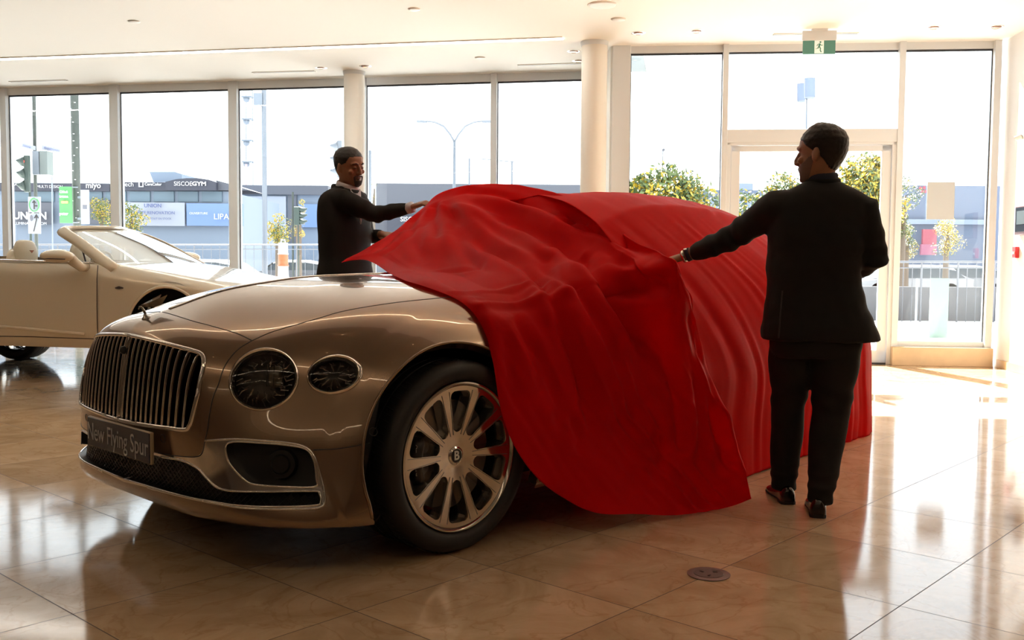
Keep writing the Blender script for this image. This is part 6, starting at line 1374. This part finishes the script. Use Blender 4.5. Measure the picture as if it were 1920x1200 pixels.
for s in (-1, 1):
    mb = MB(); pts = [(.0995, s * .012, .024), (.098, s * .028, .031), (.084, s * .048, .026)]; mb.tube([HMl @ Vector(p) for p in pts], [(.003, .004), (.0035, .005), (.002, .003)], 8); off_parent(mb.build('eyebrow', HAIR_M, smooth=True), ml)
    mb = MB(); mb.tube([HMl @ Vector(p) for p in ((.0945, s * .019, .001), (.0965, s * .030, .003), (.088, s * .042, .001))], [.0012, .0024, .0012], 8); off_parent(mb.build('eyelid_line', HAIR_M, smooth=True), ml)
mb = MB(); mb.tube([HMl @ Vector(p) for p in ((.088, -.023, -.057), (.101, -.008, -.060), (.101, .008, -.060), (.088, .023, -.057))], [.0015, .0035, .0035, .0015], 8); off_parent(mb.build('lips', LIP, smooth=True), ml)

# ------------------------------------------------------------------ outside the glazing
ASPH = mat('asphalt', (.38, .38, .39), .9, var=(1.5, .15)); PAVE = mat('pale_pavement', (.78, .77, .74), .8, var=(2, .08))
m = MB(); m.box((0, 120, -.35), (500, 260, .2)); o = m.build('street', ASPH); struct(o)
P = [(-60, 11.6), (-60, 27), (60, 24), (60, 8.6)]
o = MB().add([(-12, 15.45, -.2), (1.1, 12.95, -.2), (1.2, 11.55, -.2), (5.6, 11.1, -.2), (6.5, -6, -.2), (60, -6, -.2), (60, 24, -.2), (-60, 28, -.2), (-60, 15.45, -.2), (-12, 15.45, -.03), (1.1, 12.95, -.03), (1.2, 11.55, -.03), (5.6, 11.1, -.03), (6.5, -6, -.03), (60, -6, -.03), (60, 24, -.03), (-60, 28, -.03), (-60, 15.45, -.03)],
    [tuple(range(17, 8, -1)), tuple(range(9))] + [(i, (i + 1) % 9, 9 + (i + 1) % 9, 9 + i) for i in range(9)]).build('forecourt', PAVE); struct(o)
FASC = mat('fascia_dark', (.03, .033, .05), .6); FAC = mat('facade_pale_blue', (.16, .20, .26), .5); FACG = mat('facade_grey', (.08, .085, .105), .7)
BGLASS = mat('facade_glass', (.10, .15, .19), .5); LETW = mat('sign_letters_white', (.5, .5, .52), .5); POSW = mat('poster_white', (.26, .28, .33), .6); POSB = mat('poster_blue', (.12, .19, .36), .6)
LETB = mat('letters_blue', (.08, .10, .22), .6); DPOLE = mat('pole_dark_green', (.016, .024, .021), .6, var=(8, .3)); GPOLE = mat('pole_grey', (.13, .15, .18), .5); LPOLE = mat('pole_pale', (.12, .145, .18), .5)
def rect(mb, x0, y0, x1, y1, Y, d=.1):
    a = at(x0, y1, Y); b = at(x1, y0, Y)
    mb.box(((a.x + b.x) / 2, Y + d / 2, (a.z + b.z) / 2), (abs(b.x - a.x), d, abs(b.z - a.z))); return mb
def gz(Y, z=-.25): return z
def wallbox(x0, x1, ytop, Y, d, name, m, parent=None):
    a = at(x0, ytop, Y); b = at(x1, ytop, Y); z = (a.z + b.z) / 2
    return MB().box(((a.x + b.x) / 2, Y + d / 2, z / 2 - .13), (b.x - a.x, d, z + .26)).build(name, m, parent)
def sign(name, s, x0, x1, yc, Y, m, parent, bold=0, h=None):
    a = at(x0, yc, Y); b = at(x1, yc, Y); w = (b - a).length
    M = frame3((a + b) / 2 + Vector((0, -.06, 0)), (1, 0, 0), (0, -1, 0))
    o = text(name, s, 1.0, M, m, parent, ext=.01, bold=bold)
    xs = [v.co.x for v in o.data.vertices]; w0 = max(xs) - min(xs); cx = (max(xs) + min(xs)) / 2; c = (a + b) / 2; zs = [v.co.z for v in o.data.vertices]; hz = max(zs) - min(zs); cz = (max(zs) + min(zs)) / 2
    k = w / w0; kz = k if h is None else ((at(x0, yc, Y).z - at(x0, yc + h, Y).z) / hz)
    for v in o.data.vertices:
        v.co.x = c.x + (v.co.x - cx) * k; v.co.z = c.z + (v.co.z - cz) * kz
    return o
D_ = 55.
bA = empty('shop_building', (-24, D_, -.25)); tag(bA, 'long low shop building with dark sign band beyond the left windows', 'building')
def inA(o): o.parent = bA; o.matrix_parent_inverse = Matrix.Translation((24, -D_, .25)); return o
inA(wallbox(-60, 428, 357, D_ + .3, 12, 'wall', FAC))
for x0, x1, y0 in ((-60, 205, 344), (210, 312, 342)):
    inA(rect(MB(), x0, y0, x1, 357, D_, .4).build('sign_band', FASC))
m = MB(); pts = [(310, 357), (310, 341), (330, 336), (350, 334), (372, 334), (392, 337), (405, 341), (405, 357)]
v0 = [at(x, y, D_ - .4) for x, y in pts]; v1 = [p + Vector((0, .8, 0)) for p in v0]; n = len(pts)
m.add(v0 + v1, [tuple(range(n)), tuple(range(2 * n - 1, n - 1, -1))] + [(i, n + i, n + (i + 1) % n, (i + 1) % n) for i in range(n)]); hump = inA(m.build('curved_sign_board', FASC))
m = MB(); v0 = [at(x, y, D_) for x, y in ((405, 357), (405, 338), (432, 345), (470, 357))]; v1 = [p + Vector((0, 3, 0)) for p in v0]; m.add(v0 + v1, [(0, 1, 2, 3), (7, 6, 5, 4), (0, 4, 5, 1), (1, 5, 6, 2), (2, 6, 7, 3)]); inA(m.build('roof_slope', FACG))
m = MB(); v0 = [at(x, y, D_ + 2) for x, y in ((288, 342), (280, 322), (328, 322), (341, 326), (341, 340))]; v1 = [p + Vector((0, 3, 0)) for p in v0]; n = 5
m.add(v0 + v1, [tuple(range(n)), tuple(range(2 * n - 1, n - 1, -1))] + [(i, n + i, n + (i + 1) % n, (i + 1) % n) for i in range(n)]); inA(m.build('roof_penthouse', FAC))
for s_, x0, x1, yc, bo in (('miyo', 162, 190, 349.5, .02), ('r:tech', 224, 251, 345.5, 0), ('CeraColor', 272, 304, 345.5, .02), ('GRANIT', 20, 44, 346, 0), ('MULTI DESIGN', 70, 118, 350, 0)):
    inA(sign('sign_lettering', s_, x0, x1, yc, D_, LETW, None, bo))
inA(sign('sign_lettering', 'SISCOE', 327, 361, 344.5, D_ - .4, LETW, None, 0, 8)); inA(sign('sign_lettering', 'GYM', 361, 387, 344.5, D_ - .4, LETW, None, .03, 8))
m = MB(); q = [at(x, y, D_ - .1) for x, y in ((261, 341), (268, 341), (268, 350), (261, 350))]; m.tube(q, .05, 4, closed=True); inA(m.build('square_logo', LETW))
for k in range(9): 
    x = 18 + k * 45; m = rect(MB(), x, 359, x + 38, 378, D_ + .2, .1); inA(m.build('window', BGLASS))
for x0, x1, y0, y1, mm, lab in ((18, 96, 380, 420, FACG, 0), (232, 346, 380, 423, POSW, 1), (350, 455, 382, 423, POSB, 2), (150, 205, 375, 420, FACG, 3)):
    inA(rect(MB(), x0, y0, x1, y1, D_ - .2, .2).build('poster_panel', mm))
inA(sign('poster_lettering', 'UNION', 26, 88, 404.5, D_ - .35, LETW, None, .03)); inA(sign('poster_lettering', 'LUMINAIRES .COM', 28, 88, 419, D_ - .35, LETW, None, 0))
inA(sign('poster_lettering', 'UNION', 271, 303, 385.5, D_ - .35, LETB, None, .02)); inA(sign('poster_lettering', 'VENTE RENOVATION', 250, 328, 399, D_ - .35, LETB, None, .01)); inA(sign('poster_lettering', 'SUR TOUT EN STOCK', 272, 322, 410, D_ - .35, LETB, None, 0))
inA(sign('poster_lettering', 'LIPA', 402, 430, 406, D_ - .35, LETW, None, 0)); inA(sign('poster_lettering', 'OUVERTURE', 356, 390, 400, D_ - .35, LETW, None, 0))
bB = empty('plain_building', at(530, 480, 72)); tag(bB, 'flat grey commercial building seen between the man and the second window post', 'building')
def inn(o, r): o.parent = r; o.matrix_parent_inverse = Matrix.Translation(-r.location); return o
inn(wallbox(446, 615, 362, 72, 10, 'wall', FAC), bB); inn(rect(MB(), 440, 348, 615, 364, 71.6, 1).build('roof_band', FACG), bB); inn(rect(MB(), 540, 364, 556, 455, 71.8, .3).build('wall_pier', FACG), bB); inn(rect(MB(), 560, 383, 596, 426, 71.6, .2).build('blue_poster', POSB), bB)
for x in (455, 500): inn(rect(MB(), x, 368, x + 36, 440, 71.8, .2).build('window', POSW), bB)
bC = empty('grey_warehouse', at(850, 480, 50)); tag(bC, 'plain grey warehouse behind the lifted red cloth', 'building')
inn(wallbox(705, 1090, 345, 50, 10, 'wall', FACG), bC); inn(rect(MB(), 700, 404, 1085, 470, 49.6, .3).build('dark_band', FASC), bC); inn(sign('sign_lettering', 'SISCOE', 751, 790, 411, 49.5, LETW, None, .01), bC)
bD = empty('blue_grey_building', at(1300, 480, 60)); tag(bD, 'blue grey flat roofed building beyond the glazed door', 'building')
BLG = mat('facade_blue_grey', (.09, .115, .17), .6); inn(wallbox(1150, 1500, 356, 60, 10, 'wall', BLG), bD)
for k in range(7): inn(rect(MB(), 1190 + k * 42, 372, 1222 + k * 42, 400, 59.8, .2).build('window', FAC), bD)
inn(rect(MB(), 1383, 344, 1412, 357, 60, 4).build('roof_box', FAC), bD)
bE = empty('red_logo_building', at(1760, 480, 58)); tag(bE, 'blue grey building with a small red logo right of the door', 'building')
inn(wallbox(1660, 1890, 348, 58, 10, 'wall', BLG), bE)
RP = mat('logo_pink_red', (.25, .05, .075), .6); m = MB()
for dx, dy in ((-4, -3), (3, -4), (-1, 3), (5, 3)): m.ball(at(1730 + dx, 356 + dy, 57.8), (.10, .03, .10), 10, 6)
inn(m.build('red_logo', RP), bE); inn(rect(MB(), 1730, 430, 1757, 458, 57, .2).build('pink_banner', RP), bE); inn(rect(MB(), 1727, 458, 1757, 478, 57, .2).build('pink_banner', mat('banner_pink', (.26, .09, .14), .6)), bE); inn(rect(MB(), 1700, 412, 1860, 420, 57.6, .3).build('ledge', FAC), bE)
# roof edge of this building seen through the first light of the right wall
e = MB(); v0 = [at(x, y, 12.6) for x, y in ((1150, 60), (1198, 60), (1213, 135), (1150, 135))]; v1 = [p + Vector((0, .0, .35)) + Vector((-.1, .9, 0)) for p in v0]
e.add(v0 + v1, [(0, 1, 2, 3), (7, 6, 5, 4), (0, 4, 5, 1), (1, 5, 6, 2), (2, 6, 7, 3), (3, 7, 4, 0)]); struct(e.build('canopy', mat('canopy_grey', (.16, .18, .19), .6)))

def pole(mb, x, y0, y1, Y, w, m=None, ground=False, taper=1.):
    a = at(x, y1, Y); b = at(x, y0, Y)
    if ground: a = Vector((a.x, a.y, -.2))
    mb.tube([a, (a + b) / 2, b], [w, w * (1 + taper) / 2, w * taper], 10); return mb
# utility pole with banner and poster
up = empty('utility_pole', at(145, 500, 22)); tag(up, 'thick dark green utility pole behind the first left window', 'pole')
m = MB(); a = at(146, 480, 22); m.tube([(a.x, 22, -.2), (a.x - .02, 22, 9)], .088, 14); inn(m.build('shaft', DPOLE, smooth=True), up)
m = MB()
for k in range(26):
    h = 1.5 + k * .17 + random.Random(k).random() * .1; q = random.Random(k + 50).random() * 1.6 - .8; m.box((a.x + .088 * math.sin(q), 22 - .088 * math.cos(q) - .003, h), (.03, .01, .015), 0)
inn(m.build('staples', LETW), up)
GB = mat('banner_green', (.05, .20, .065), .6)
ban = empty('green_banner', at(123, 384, 21.8)); tag(ban, 'tall green banner with white text hung left of the utility pole', 'banner')
inn(rect(MB(), 112, 350, 134, 418, 21.8, .03).build('panel', GB), ban); inn(MB().tube([at(112, 351, 21.84), at(146, 351, 21.92)], .015, 6).tube([at(112, 417, 21.84), at(146, 417, 21.92)], .015, 6).build('bracket', GPOLE), ban)
for s_, x0, x1, yc in (('Chloé', 114, 129, 360), ('BADRA', 114, 130, 369), ('peter', 114, 130, 402)): inn(sign('lettering', s_, x0, x1, yc, 21.77, LETW, None, .02), ban)
inn(rect(MB(), 115, 377, 127, 381, 21.76, .02).build('yellow_bar', mat('bar_yellow', (.7, .6, .1), .6)), ban)
po = empty('candidate_poster', at(160, 390, 21.8)); tag(po, 'narrow poster with a face fixed right of the utility pole', 'poster')
inn(rect(MB(), 152, 356, 166, 420, 21.86, .03).build('panel', POSW), po); inn(MB().box(at(150, 370, 21.93), (.10, .03, .05)).box(at(150, 410, 21.93), (.10, .03, .05)).build('bracket', GPOLE), po)
m = MB(); m.ball(at(159, 378, 21.75), (.06, .01, .10), 12, 8); inn(m.build('printed_face', mat('face_print', (.50, .32, .25), .7)), po); inn(rect(MB(), 155, 384, 163, 392, 21.74, .01).build('printed_beard', FACG), po)
# traffic light pole at the far left
tp = empty('signal_pole', at(70, 500, 19)); tag(tp, 'speckled slim signal pole behind the first left window', 'pole')
m = MB(); a = at(70, 480, 19); m.tube([(a.x - .02, 19, -.2), (a.x + .015, 19, 8)], .035, 10); inn(m.build('shaft', DPOLE, smooth=True), tp)
def street_sign(x0, y0, x1, y1, h, s_, Y, lab):
    e = empty('street_sign', at((x0 + x1) / 2, (y0 + y1) / 2, Y)); tag(e, lab, 'sign'); a = at(x0, y0, Y); b = at(x1, y1, Y); d = (b - a)
    hh = h / FPX * Y
    v = [a + Vector((0, 0, hh / 2)), b + Vector((0, 0, hh / 2)), b - Vector((0, 0, hh / 2)), a - Vector((0, 0, hh / 2))]; w = [p + Vector((0, .02, 0)) for p in v]
    inn(MB().add(v + w, [(0, 1, 2, 3), (7, 6, 5, 4), (0, 4, 5, 1), (1, 5, 6, 2), (2, 6, 7, 3), (3, 7, 4, 0)]).build('plate', POSW), e)
    M = frame3((a + b) / 2 + Vector((0, -.02, 0)), d, (0, -1, 0)); o = text('lettering', s_, hh * .75, M, LETB, None, ext=.002); inn(o, e)
street_sign(36, 271, 66, 278, 8, 'Sienna', 18.9, 'small white street name sign left of the signal pole')
street_sign(78, 276, 118, 284, 8, 'Royalmount', 18.9, 'small white street name sign right of the signal pole')
SIG = mat('signal_housing_dark', (.015, .03, .026), .5); SIGG = mat('signal_housing_grey', (.12, .14, .17), .5)
def traffic_light(x, y0, y1, Y, side, lab, mm, lens=None, w=9):
    e = empty('traffic_light', at(x, y0, Y)); tag(e, lab, 'traffic light'); h = (y1 - y0); k = Y / FPX
    c = at(x, (y0 + y1) / 2, Y); H = h * k; W = w * k
    inn(MB().box(c, (W, W, H)).build('housing', mm, bevel=.01), e)
    for j in range(3):
        cz = c.z + H * (1 - j) / 3.05
        m = MB(); m.tube([(c.x + side * W * .4, c.y, cz + .1 * W), (c.x + side * W * 1.1, c.y, cz + .0 * W), (c.x + side * W * 1.9, c.y, cz + .25 * W)], [(H * .15, H * .15), (H * .12, H * .12), (H * .03, H * .11)], 12, nrm=(0, 0, 1)); inn(m.build('visor', mm, smooth=True), e)
    inn(MB().tube([(c.x + .02, c.y + W * .5, -.2 if Y < 29 else -.2), (c.x + .02, c.y + W * .5, c.z)], .022, 8).build('carrier_post', mm), e)
    if lens: m = MB(); m.ball((c.x + side * W * .55, c.y - W * .52, c.z + H / 3.05), (.03, .01, .03), 10, 6); inn(m.build('red_lens', lens), e)
    return e
REDL = mat('red_lens', (.6, .05, .03), .4)
traffic_light(51, 292, 360, 18.6, -1, 'dark traffic light left of the signal pole, seen from the side', SIG, REDL, 9)
e = empty('signal_cabinet', at(75, 305, 18.7)); tag(e, 'flat grey backplate box on the signal pole', 'traffic light'); inn(rect(MB(), 61, 283, 72, 327, 18.8, .1).build('left_half', SIGG), e); inn(rect(MB(), 75, 283, 88, 327, 18.8, .25).build('right_half', mat('backplate_dark', (.10, .12, .12), .6)), e)
e = empty('slim_post', at(97, 400, 24)); tag(e, 'thin grey post with a short arm right of the signal pole', 'pole'); inn(pole(MB(), 97, 290, 440, 24, .016, ground=True).tube([at(97, 293, 24), at(86, 293, 24)], .012, 6).build('post', GPOLE), e)
e = empty('turn_sign', at(64, 384, 18.5)); tag(e, 'square white sign with green ring and arrow on the signal pole', 'sign'); inn(rect(MB(), 53, 369, 75, 398, 18.5, .03).build('plate', POSW), e)
m = MB(); c = at(64, 384, 18.46); m.tube([(c.x + .09 * math.cos(t), c.y, c.z + .12 * math.sin(t)) for t in np.linspace(0, 2 * PI, 24, endpoint=False)], .012, 6, closed=True); inn(m.build('green_ring', GB, smooth=True), e)
m = MB(); m.tube([(c.x, c.y, c.z - .08), (c.x, c.y, c.z + .07)], .012, 6); m.tube([(c.x, c.y, c.z - .02), (c.x + .06, c.y, c.z - .02)], .012, 6); m.tube([(c.x - .03, c.y, c.z + .035), (c.x, c.y, c.z + .08), (c.x + .03, c.y, c.z + .035)], .010, 6); inn(m.build('arrow', BLACK), e)
e = empty('keep_right_sign', at(64, 418, 18.5)); tag(e, 'tall white sign with shield and bent arrow below the turn sign', 'sign'); inn(rect(MB(), 53, 400, 75, 438, 18.5, .03).build('plate', POSW), e)
m = MB(); c = at(64, 418, 18.46); m.tube([(c.x - .01, c.y, c.z - .16), (c.x + .02, c.y, c.z - .04), (c.x + .045, c.y, c.z + .06), (c.x + .045, c.y, c.z + .13)], .012, 6); m.tube([(c.x + .01, c.y, c.z + .09), (c.x + .045, c.y, c.z + .16), (c.x + .08, c.y, c.z + .09)], .012, 6); inn(m.build('arrow', BLACK), e)
m = MB(); m.ball((c.x - .05, c.y, c.z + .09), (.03, .008, .06), 10, 6); inn(m.build('shield', FACG), e)
# lattice tower
lt = empty('lattice_mast', at(462, 480, 90)); tag(lt, 'pale lattice radio mast beyond the third left window', 'mast')
m = MB(); Y = 90
for x in (451.5, 461, 473.5): pole(m, x, 120, 352, Y + (2 if x == 461 else 0), .035, ground=True)
for k in range(34):
    y = 352 - k * 7; m.tube([at(451.5, y, Y), at(473.5, y, Y)], .015, 4, caps=False); m.tube([at(451.5, y, Y), at(473.5, y - 7, Y)] if k % 2 else [at(473.5, y, Y), at(451.5, y - 7, Y)], .010, 4, caps=False)
inn(m.build('lattice', LPOLE), lt)
m = MB()
for y in (182, 224, 264, 304): m.box(at(462, y, Y), (1.15, .8, .12)); m.ball(at(462, y + 4, Y), (.3, .3, .3))
inn(m.build('platform', LPOLE), lt); inn(pole(MB(), 461.5, 308, 350, 89, .09).build('cable_run', mat('cable_red', (.55, .25, .25), .7)), lt)
e = empty('lamp_post', at(497, 480, 40)); tag(e, 'straight grey post right of the lattice mast', 'pole'); m = MB(); a = at(497, 480, 40); m.tube([(a.x, 40, -.2), (a.x, 40, 10)], .10, 10); inn(m.build('shaft', GPOLE, smooth=True), e); inn(MB().box(at(485, 187, 40), (.35, .3, .5)).tube([at(487, 187, 40), at(497, 187, 40)], .03, 6).build('lamp_head', LPOLE), e)
# double arm street lamp
e = empty('street_lamp', at(852, 480, 45)); tag(e, 'slim street lamp with two curved arms above the red cloth', 'street lamp'); m = MB(); a = at(852, 265, 45); m.tube([(a.x, 45, -.2), a], [.09, .06], 8)
inn(m.build('post', GPOLE, smooth=True), e)
for s in (-1, 1):
    pts = [(852, 266), (852 + s * 8, 252), (852 + s * 20, 237), (852 + s * 36, 229), (852 + s * 52, 227), (852 + s * 62, 228)]
    inn(MB().tube([at(x, y, 45) for x, y in pts], .045, 6).build('arm', GPOLE, smooth=True), e); inn(MB().box(at(852 + s * 61, 228, 45), (.45, .16, .09)).build('lamp_head', GPOLE), e)
for x, y0, arm, lab in ((880, 297, 0, 'thin post between street lamp and window post'), (960, 302, 1, 'thin post with a crossarm right of the fourth window post')):
    e = empty('thin_post', at(x, 480, 48)); tag(e, lab, 'pole'); m = pole(MB(), x, y0, 420, 48, .05, ground=True)
    if arm: m.tube([at(902, 298, 48), at(966, 304, 48)], .02, 5)
    inn(m.build('shaft', GPOLE), e)
e = empty('signal_post', at(690, 480, 20)); tag(e, 'grey post just right of the white column', 'pole'); inn(pole(MB(), 693, 282, 460, 20, .038, ground=True).build('shaft', GPOLE, smooth=True), e); inn(MB().tube([at(684, 312, 20), at(684, 370, 20)], .012, 6).build('side_tube', DPOLE), e)
traffic_light(637, 264, 334, 19, -1, 'grey traffic light partly behind the head of the left man', SIGG, None, 9)
traffic_light(557, 388, 422, 30, 1, 'small dark traffic light beyond the second left window post', SIG, None, 10)
e = empty('signal_mast', at(551, 440, 30.3)); tag(e, 'thin dark post carrying the small traffic light', 'pole'); inn(pole(MB(), 549, 360, 470, 30.3, .03, ground=True).build('shaft', DPOLE), e)
# parking lamp with two drums
pl_ = empty('parking_lamp', at(1512, 480, 30)); tag(pl_, 'pale blue parking lamp with two hanging drums above the door', 'street lamp'); inn(pole(MB(), 1512, 185, 470, 30, .03, ground=True).build('post', LPOLE, smooth=True), pl_)
DRM = mat('drum_pale_blue', (.085, .115, .18), .5)
for x, y0, y1, r, Y in ((1518.5, 147, 182, .165, 30), (1503, 157, 189, .15, 32)):
    a = at(x, y1, Y); b = at(x, y0, Y); d_ = inn(MB().tube([a, b], r, 20).build('drum', DRM, smooth=True, angle=40), pl_); inn(MB().tube([a - Vector((0, 0, .05)), a], [r * .7, r], 16).build('drum_lens', LPOLE, smooth=True), pl_)
e = empty('thin_aerial', at(1243, 480, 40)); tag(e, 'thin dark aerial post above the yellowing tree', 'pole'); inn(pole(MB(), 1243, 282, 370, 40, .02, ground=True).build('shaft', FACG), e); inn(MB().ball(at(1244, 281, 40), .06).build('tip', FACG), e)
# trees
LEAF = [mat('leaf_green', (.085, .12, .03), .6), mat('leaf_yellow', (.38, .27, .02), .6), mat('leaf_dark', (.035, .06, .022), .6)]
BARK = mat('bark', (.10, .075, .055), .8)
def tree(x, ytop, ybot, xw, Y, lab, yellow, seed=0, n=4200):
    k = Y / FPX; c = at(x, (ytop + ybot) / 2, Y); H = (ybot - ytop) * k; W = xw * k; rnd = random.Random(seed)
    e = empty('tree', (c.x, c.y, -.2)); tag(e, lab, 'tree')
    inn(MB().tube([(c.x, c.y, -.2), (c.x, c.y, c.z - H * .3), (c.x + .05, c.y, c.z + H * .2)], [.12, .09, .03], 8).build('trunk', BARK, smooth=True), e)
    blobs = []
    for _ in range(16):
        a = rnd.random() * 2 * PI; r = rnd.random()**.5; h = rnd.random() * 2 - 1
        w_ = math.sqrt(max(.05, 1 - h * h * .8)); blobs.append((c.x + math.cos(a) * r * w_ * W * .42, c.y + math.sin(a) * r * w_ * W * .3, c.z + h * H * .36, (.17 + .1 * rnd.random()) * W, rnd.random()))
    mb = MB()
    for i in range(n):
        b = blobs[rnd.randrange(16)]; d = Vector((rnd.gauss(0, 1), rnd.gauss(0, 1), rnd.gauss(0, 1))).normalized() * b[3] * (.6 + .45 * rnd.random())
        p = Vector(b[:3]) + d; s = (.022 + .016 * rnd.random()) * W
        u = Vector((rnd.gauss(0, 1), rnd.gauss(0, 1), rnd.gauss(0, 1))).normalized(); v = u.orthogonal().normalized()
        mb.cur = 1 if (rnd.random() < yellow * (1.6 * b[4] + .2)) else (2 if rnd.random() < .3 else 0)
        mb.add([p - u * s, p + v * s * .6, p + u * s, p - v * s * .6], [(0, 1, 2, 3)])
    inn(mb.build('crown', LEAF), e)
    return e
tree(1250, 334, 430, 170, 36, 'green and yellow tree behind the first right window light', .5, 1, 6500)
tree(1455, 304, 480, 140, 32, 'loose green tree left of the right man, behind the door glass', .25, 2, 7000)
tree(1612, 290, 480, 150, 30, 'broad yellowing tree right of the right man, behind the door glass', .5, 3, 7000)
tree(1694, 318, 480, 66, 31, 'darker green tree right of the door frame', .1, 4, 2600)
tree(1775, 408, 480, 60, 34, 'small bright yellow tree low behind the right window light', .9, 5, 1600)
tree(1700, 415, 490, 45, 33, 'small yellow green tree low beside the door frame', .7, 6, 1500)
tree(190, 365, 450, 50, 40, 'small yellowish tree behind the first left window post', .5, 7, 1400)
tree(245, 372, 450, 60, 42, 'small green tree left of the white poster', .3, 8, 1400)
tree(560, 360, 455, 34, 32, 'slim yellow tree behind the small traffic light', .9, 9, 1000)
tree(520, 400, 460, 60, 45, 'low reddish shrub tree beyond the second left window post', .6, 10, 1200)
tree(700, 325, 420, 26, 45, 'slim pale green tree just right of the white column', .2, 11, 700)
# parked cars
PC = {'dark': mat('parked_dark', (.05, .055, .07), .3, coat=.6), 'white': mat('parked_white', (.16, .165, .18), .3, coat=.6), 'grey': mat('parked_grey', (.1, .105, .12), .3, coat=.6)}
PGL = mat('parked_glass', (.03, .04, .05), .08)
def parked(x, ybase, L, Y, key, lab, rz=0):
    p = at(x, ybase, Y); e = empty('parked_car', (p.x, Y, -.2), rz); tag(e, lab, 'car')
    out = [(-.5, .28), (-.49, .62), (-.46, .70), (-.30, .78), (-.18, 1.22), (-.05, 1.34), (.22, 1.33), (.38, 1.2), (.47, .86), (.5, .80), (.5, .28)]
    rows = []
    for w, sc in ((-.92, .93), (-.85, 1.), (-.3, 1.0), (.3, 1.0), (.85, 1.), (.92, .93)): rows.append([(a * L * (1 if abs(w) < .9 else .98), w, h if h < .8 else (.8 + (h - .8) * (1 if abs(w) < .8 else .5))) for a, h in out])
    mb = MB(); mb.grid(rows); n = len(out)
    mb.add(rows[0], [tuple(range(n))]); mb.add(rows[-1], [tuple(range(n - 1, -1, -1))]); mb.build('body', PC[key], e, smooth=True, angle=35)
    for s in (-1, 1): MB().add([(x_ * L, s * .935, z_) for x_, z_ in ((-.27, .82), (-.16, 1.16), (-.04, 1.24), (.2, 1.23), (.34, 1.12), (.42, .84))] , [(0, 1, 2, 3, 4, 5)]).build('side_window', PGL, e)
    MB().add([(-.305 * L, -.7, .80), (-.305 * L, .7, .80), (-.185 * L, .62, 1.2), (-.185 * L, -.62, 1.2)], [(0, 1, 2, 3)]).build('windscreen', PGL, e)
    for sx_ in (-.31, .30):
        for s in (-1, 1): MB().lathe([(.0, -.1), (.31, -.1), (.33, 0), (.31, .1), (0, .1)], 24, Matrix.Translation((sx_ * L, s * .82, .33)) @ Matrix.Rotation(PI / 2, 4, 'X')).build('wheel', RUBBER, e, smooth=True, angle=40)
    return e
for x, Y, key, rz, lab in ((375, 38, 'dark', 0, 'dark parked car left of the third window post'), (285, 45.5, 'grey', 0, 'grey parked car under the white poster'), (545, 50, 'dark', .1, 'dark parked car right of the third window post'), (60, 44, 'grey', 0, 'grey parked car below the UNION board'), (1700, 38, 'white', 0, 'pale car roof showing just right of the door'), (1780, 40, 'grey', 0, 'grey parked car behind the right railing')):
    parked(x, 470, 4.5, Y, key, lab, rz)
# railings
RAIL = mat('railing_grey', (.08, .085, .10), .5)
def railing(x0, x1, y, Y, lab, z0=-.03, h=None, n=24):
    a = at(x0, y, Y); b = at(x1, y, Y); e = empty('railing', ((a.x + b.x) / 2, Y, z0)); tag(e, lab, 'railing')
    m = MB(); m.tube([(a.x, Y, a.z), (b.x, Y, b.z)], .022, 8); m.tube([(a.x, Y, a.z - .12), (b.x, Y, b.z - .12)], .012, 6); inn(m.build('top_rail', RAIL), e)
    for k in range(n + 1):
        t = k / n; m = MB(); q = a.lerp(b, t); m.tube([(q.x, Y, z0), (q.x, Y, q.z)], .02 if k % 4 == 0 else .008, 6); inn(m.build('railing_post' if k % 4 == 0 else 'baluster', RAIL), e)
railing(-20, 620, 459, 26.5, 'long grey railing across the left windows', n=40)
railing(1660, 1900, 491, 20, 'pale railing behind the right window light', n=14)
e = MB(); a = at(1600, 520, 20.3); b = at(1920, 520, 20.3); e.box(((a.x + b.x) / 2, 20.4, .2), (b.x - a.x + 2, .2, .95)); tag(e.build('concrete_wall', mat('low_wall_grey', (.075, .075, .082), .8, var=(3, .15))), 'low grey concrete wall behind the right window light', 'wall')
e = empty('glass_barrier', at(1755, 560, 15)); tag(e, 'pale green glass barrier panel outside the right window', 'barrier')
inn(rect(MB(), 1742, 522, 1780, 634, 15, .03).build('panel', mat('pale_green_glass', (.095, .15, .125), .2)), e); inn(rect(MB(), 1716, 522, 1722, 634, 15, .04).build('barrier_post', LPOLE), e)
# traffic barrel
tb = empty('traffic_barrel', at(531, 505, 17.5)); k = 17.5 / FPX; c = at(531, 500, 17.5); tb.location = (c.x, 17.5, -.03); tag(tb, 'orange and white striped traffic barrel outside the second left window', 'traffic barrel')
OR = mat('barrel_orange', (.45, .06, .015), .5); WS = mat('barrel_white', (.35, .34, .35), .5)
ztop = at(531, 455, 17.5).z + .03
bands = 7; hs = np.linspace(.0, ztop, bands + 1)
for i in range(bands):
    r = .115 - .035 * i / bands; MB().lathe([(r + .01, hs[i]), (r + .01, hs[i] + .02), (r, hs[i] + .02), (r - .004, hs[i + 1])], 24).build('stripe', OR if i % 2 else WS, tb, smooth=True, angle=40)
MB().lathe([(0, 0.0), (.17, 0), (.17, .05), (0, .05)], 16).build('base', RUBBER, tb)
MB().tube([(-.04, 0, ztop), (-.03, 0, ztop + .05), (.03, 0, ztop + .05), (.04, 0, ztop)], .012, 8).build('handle', WS, tb)
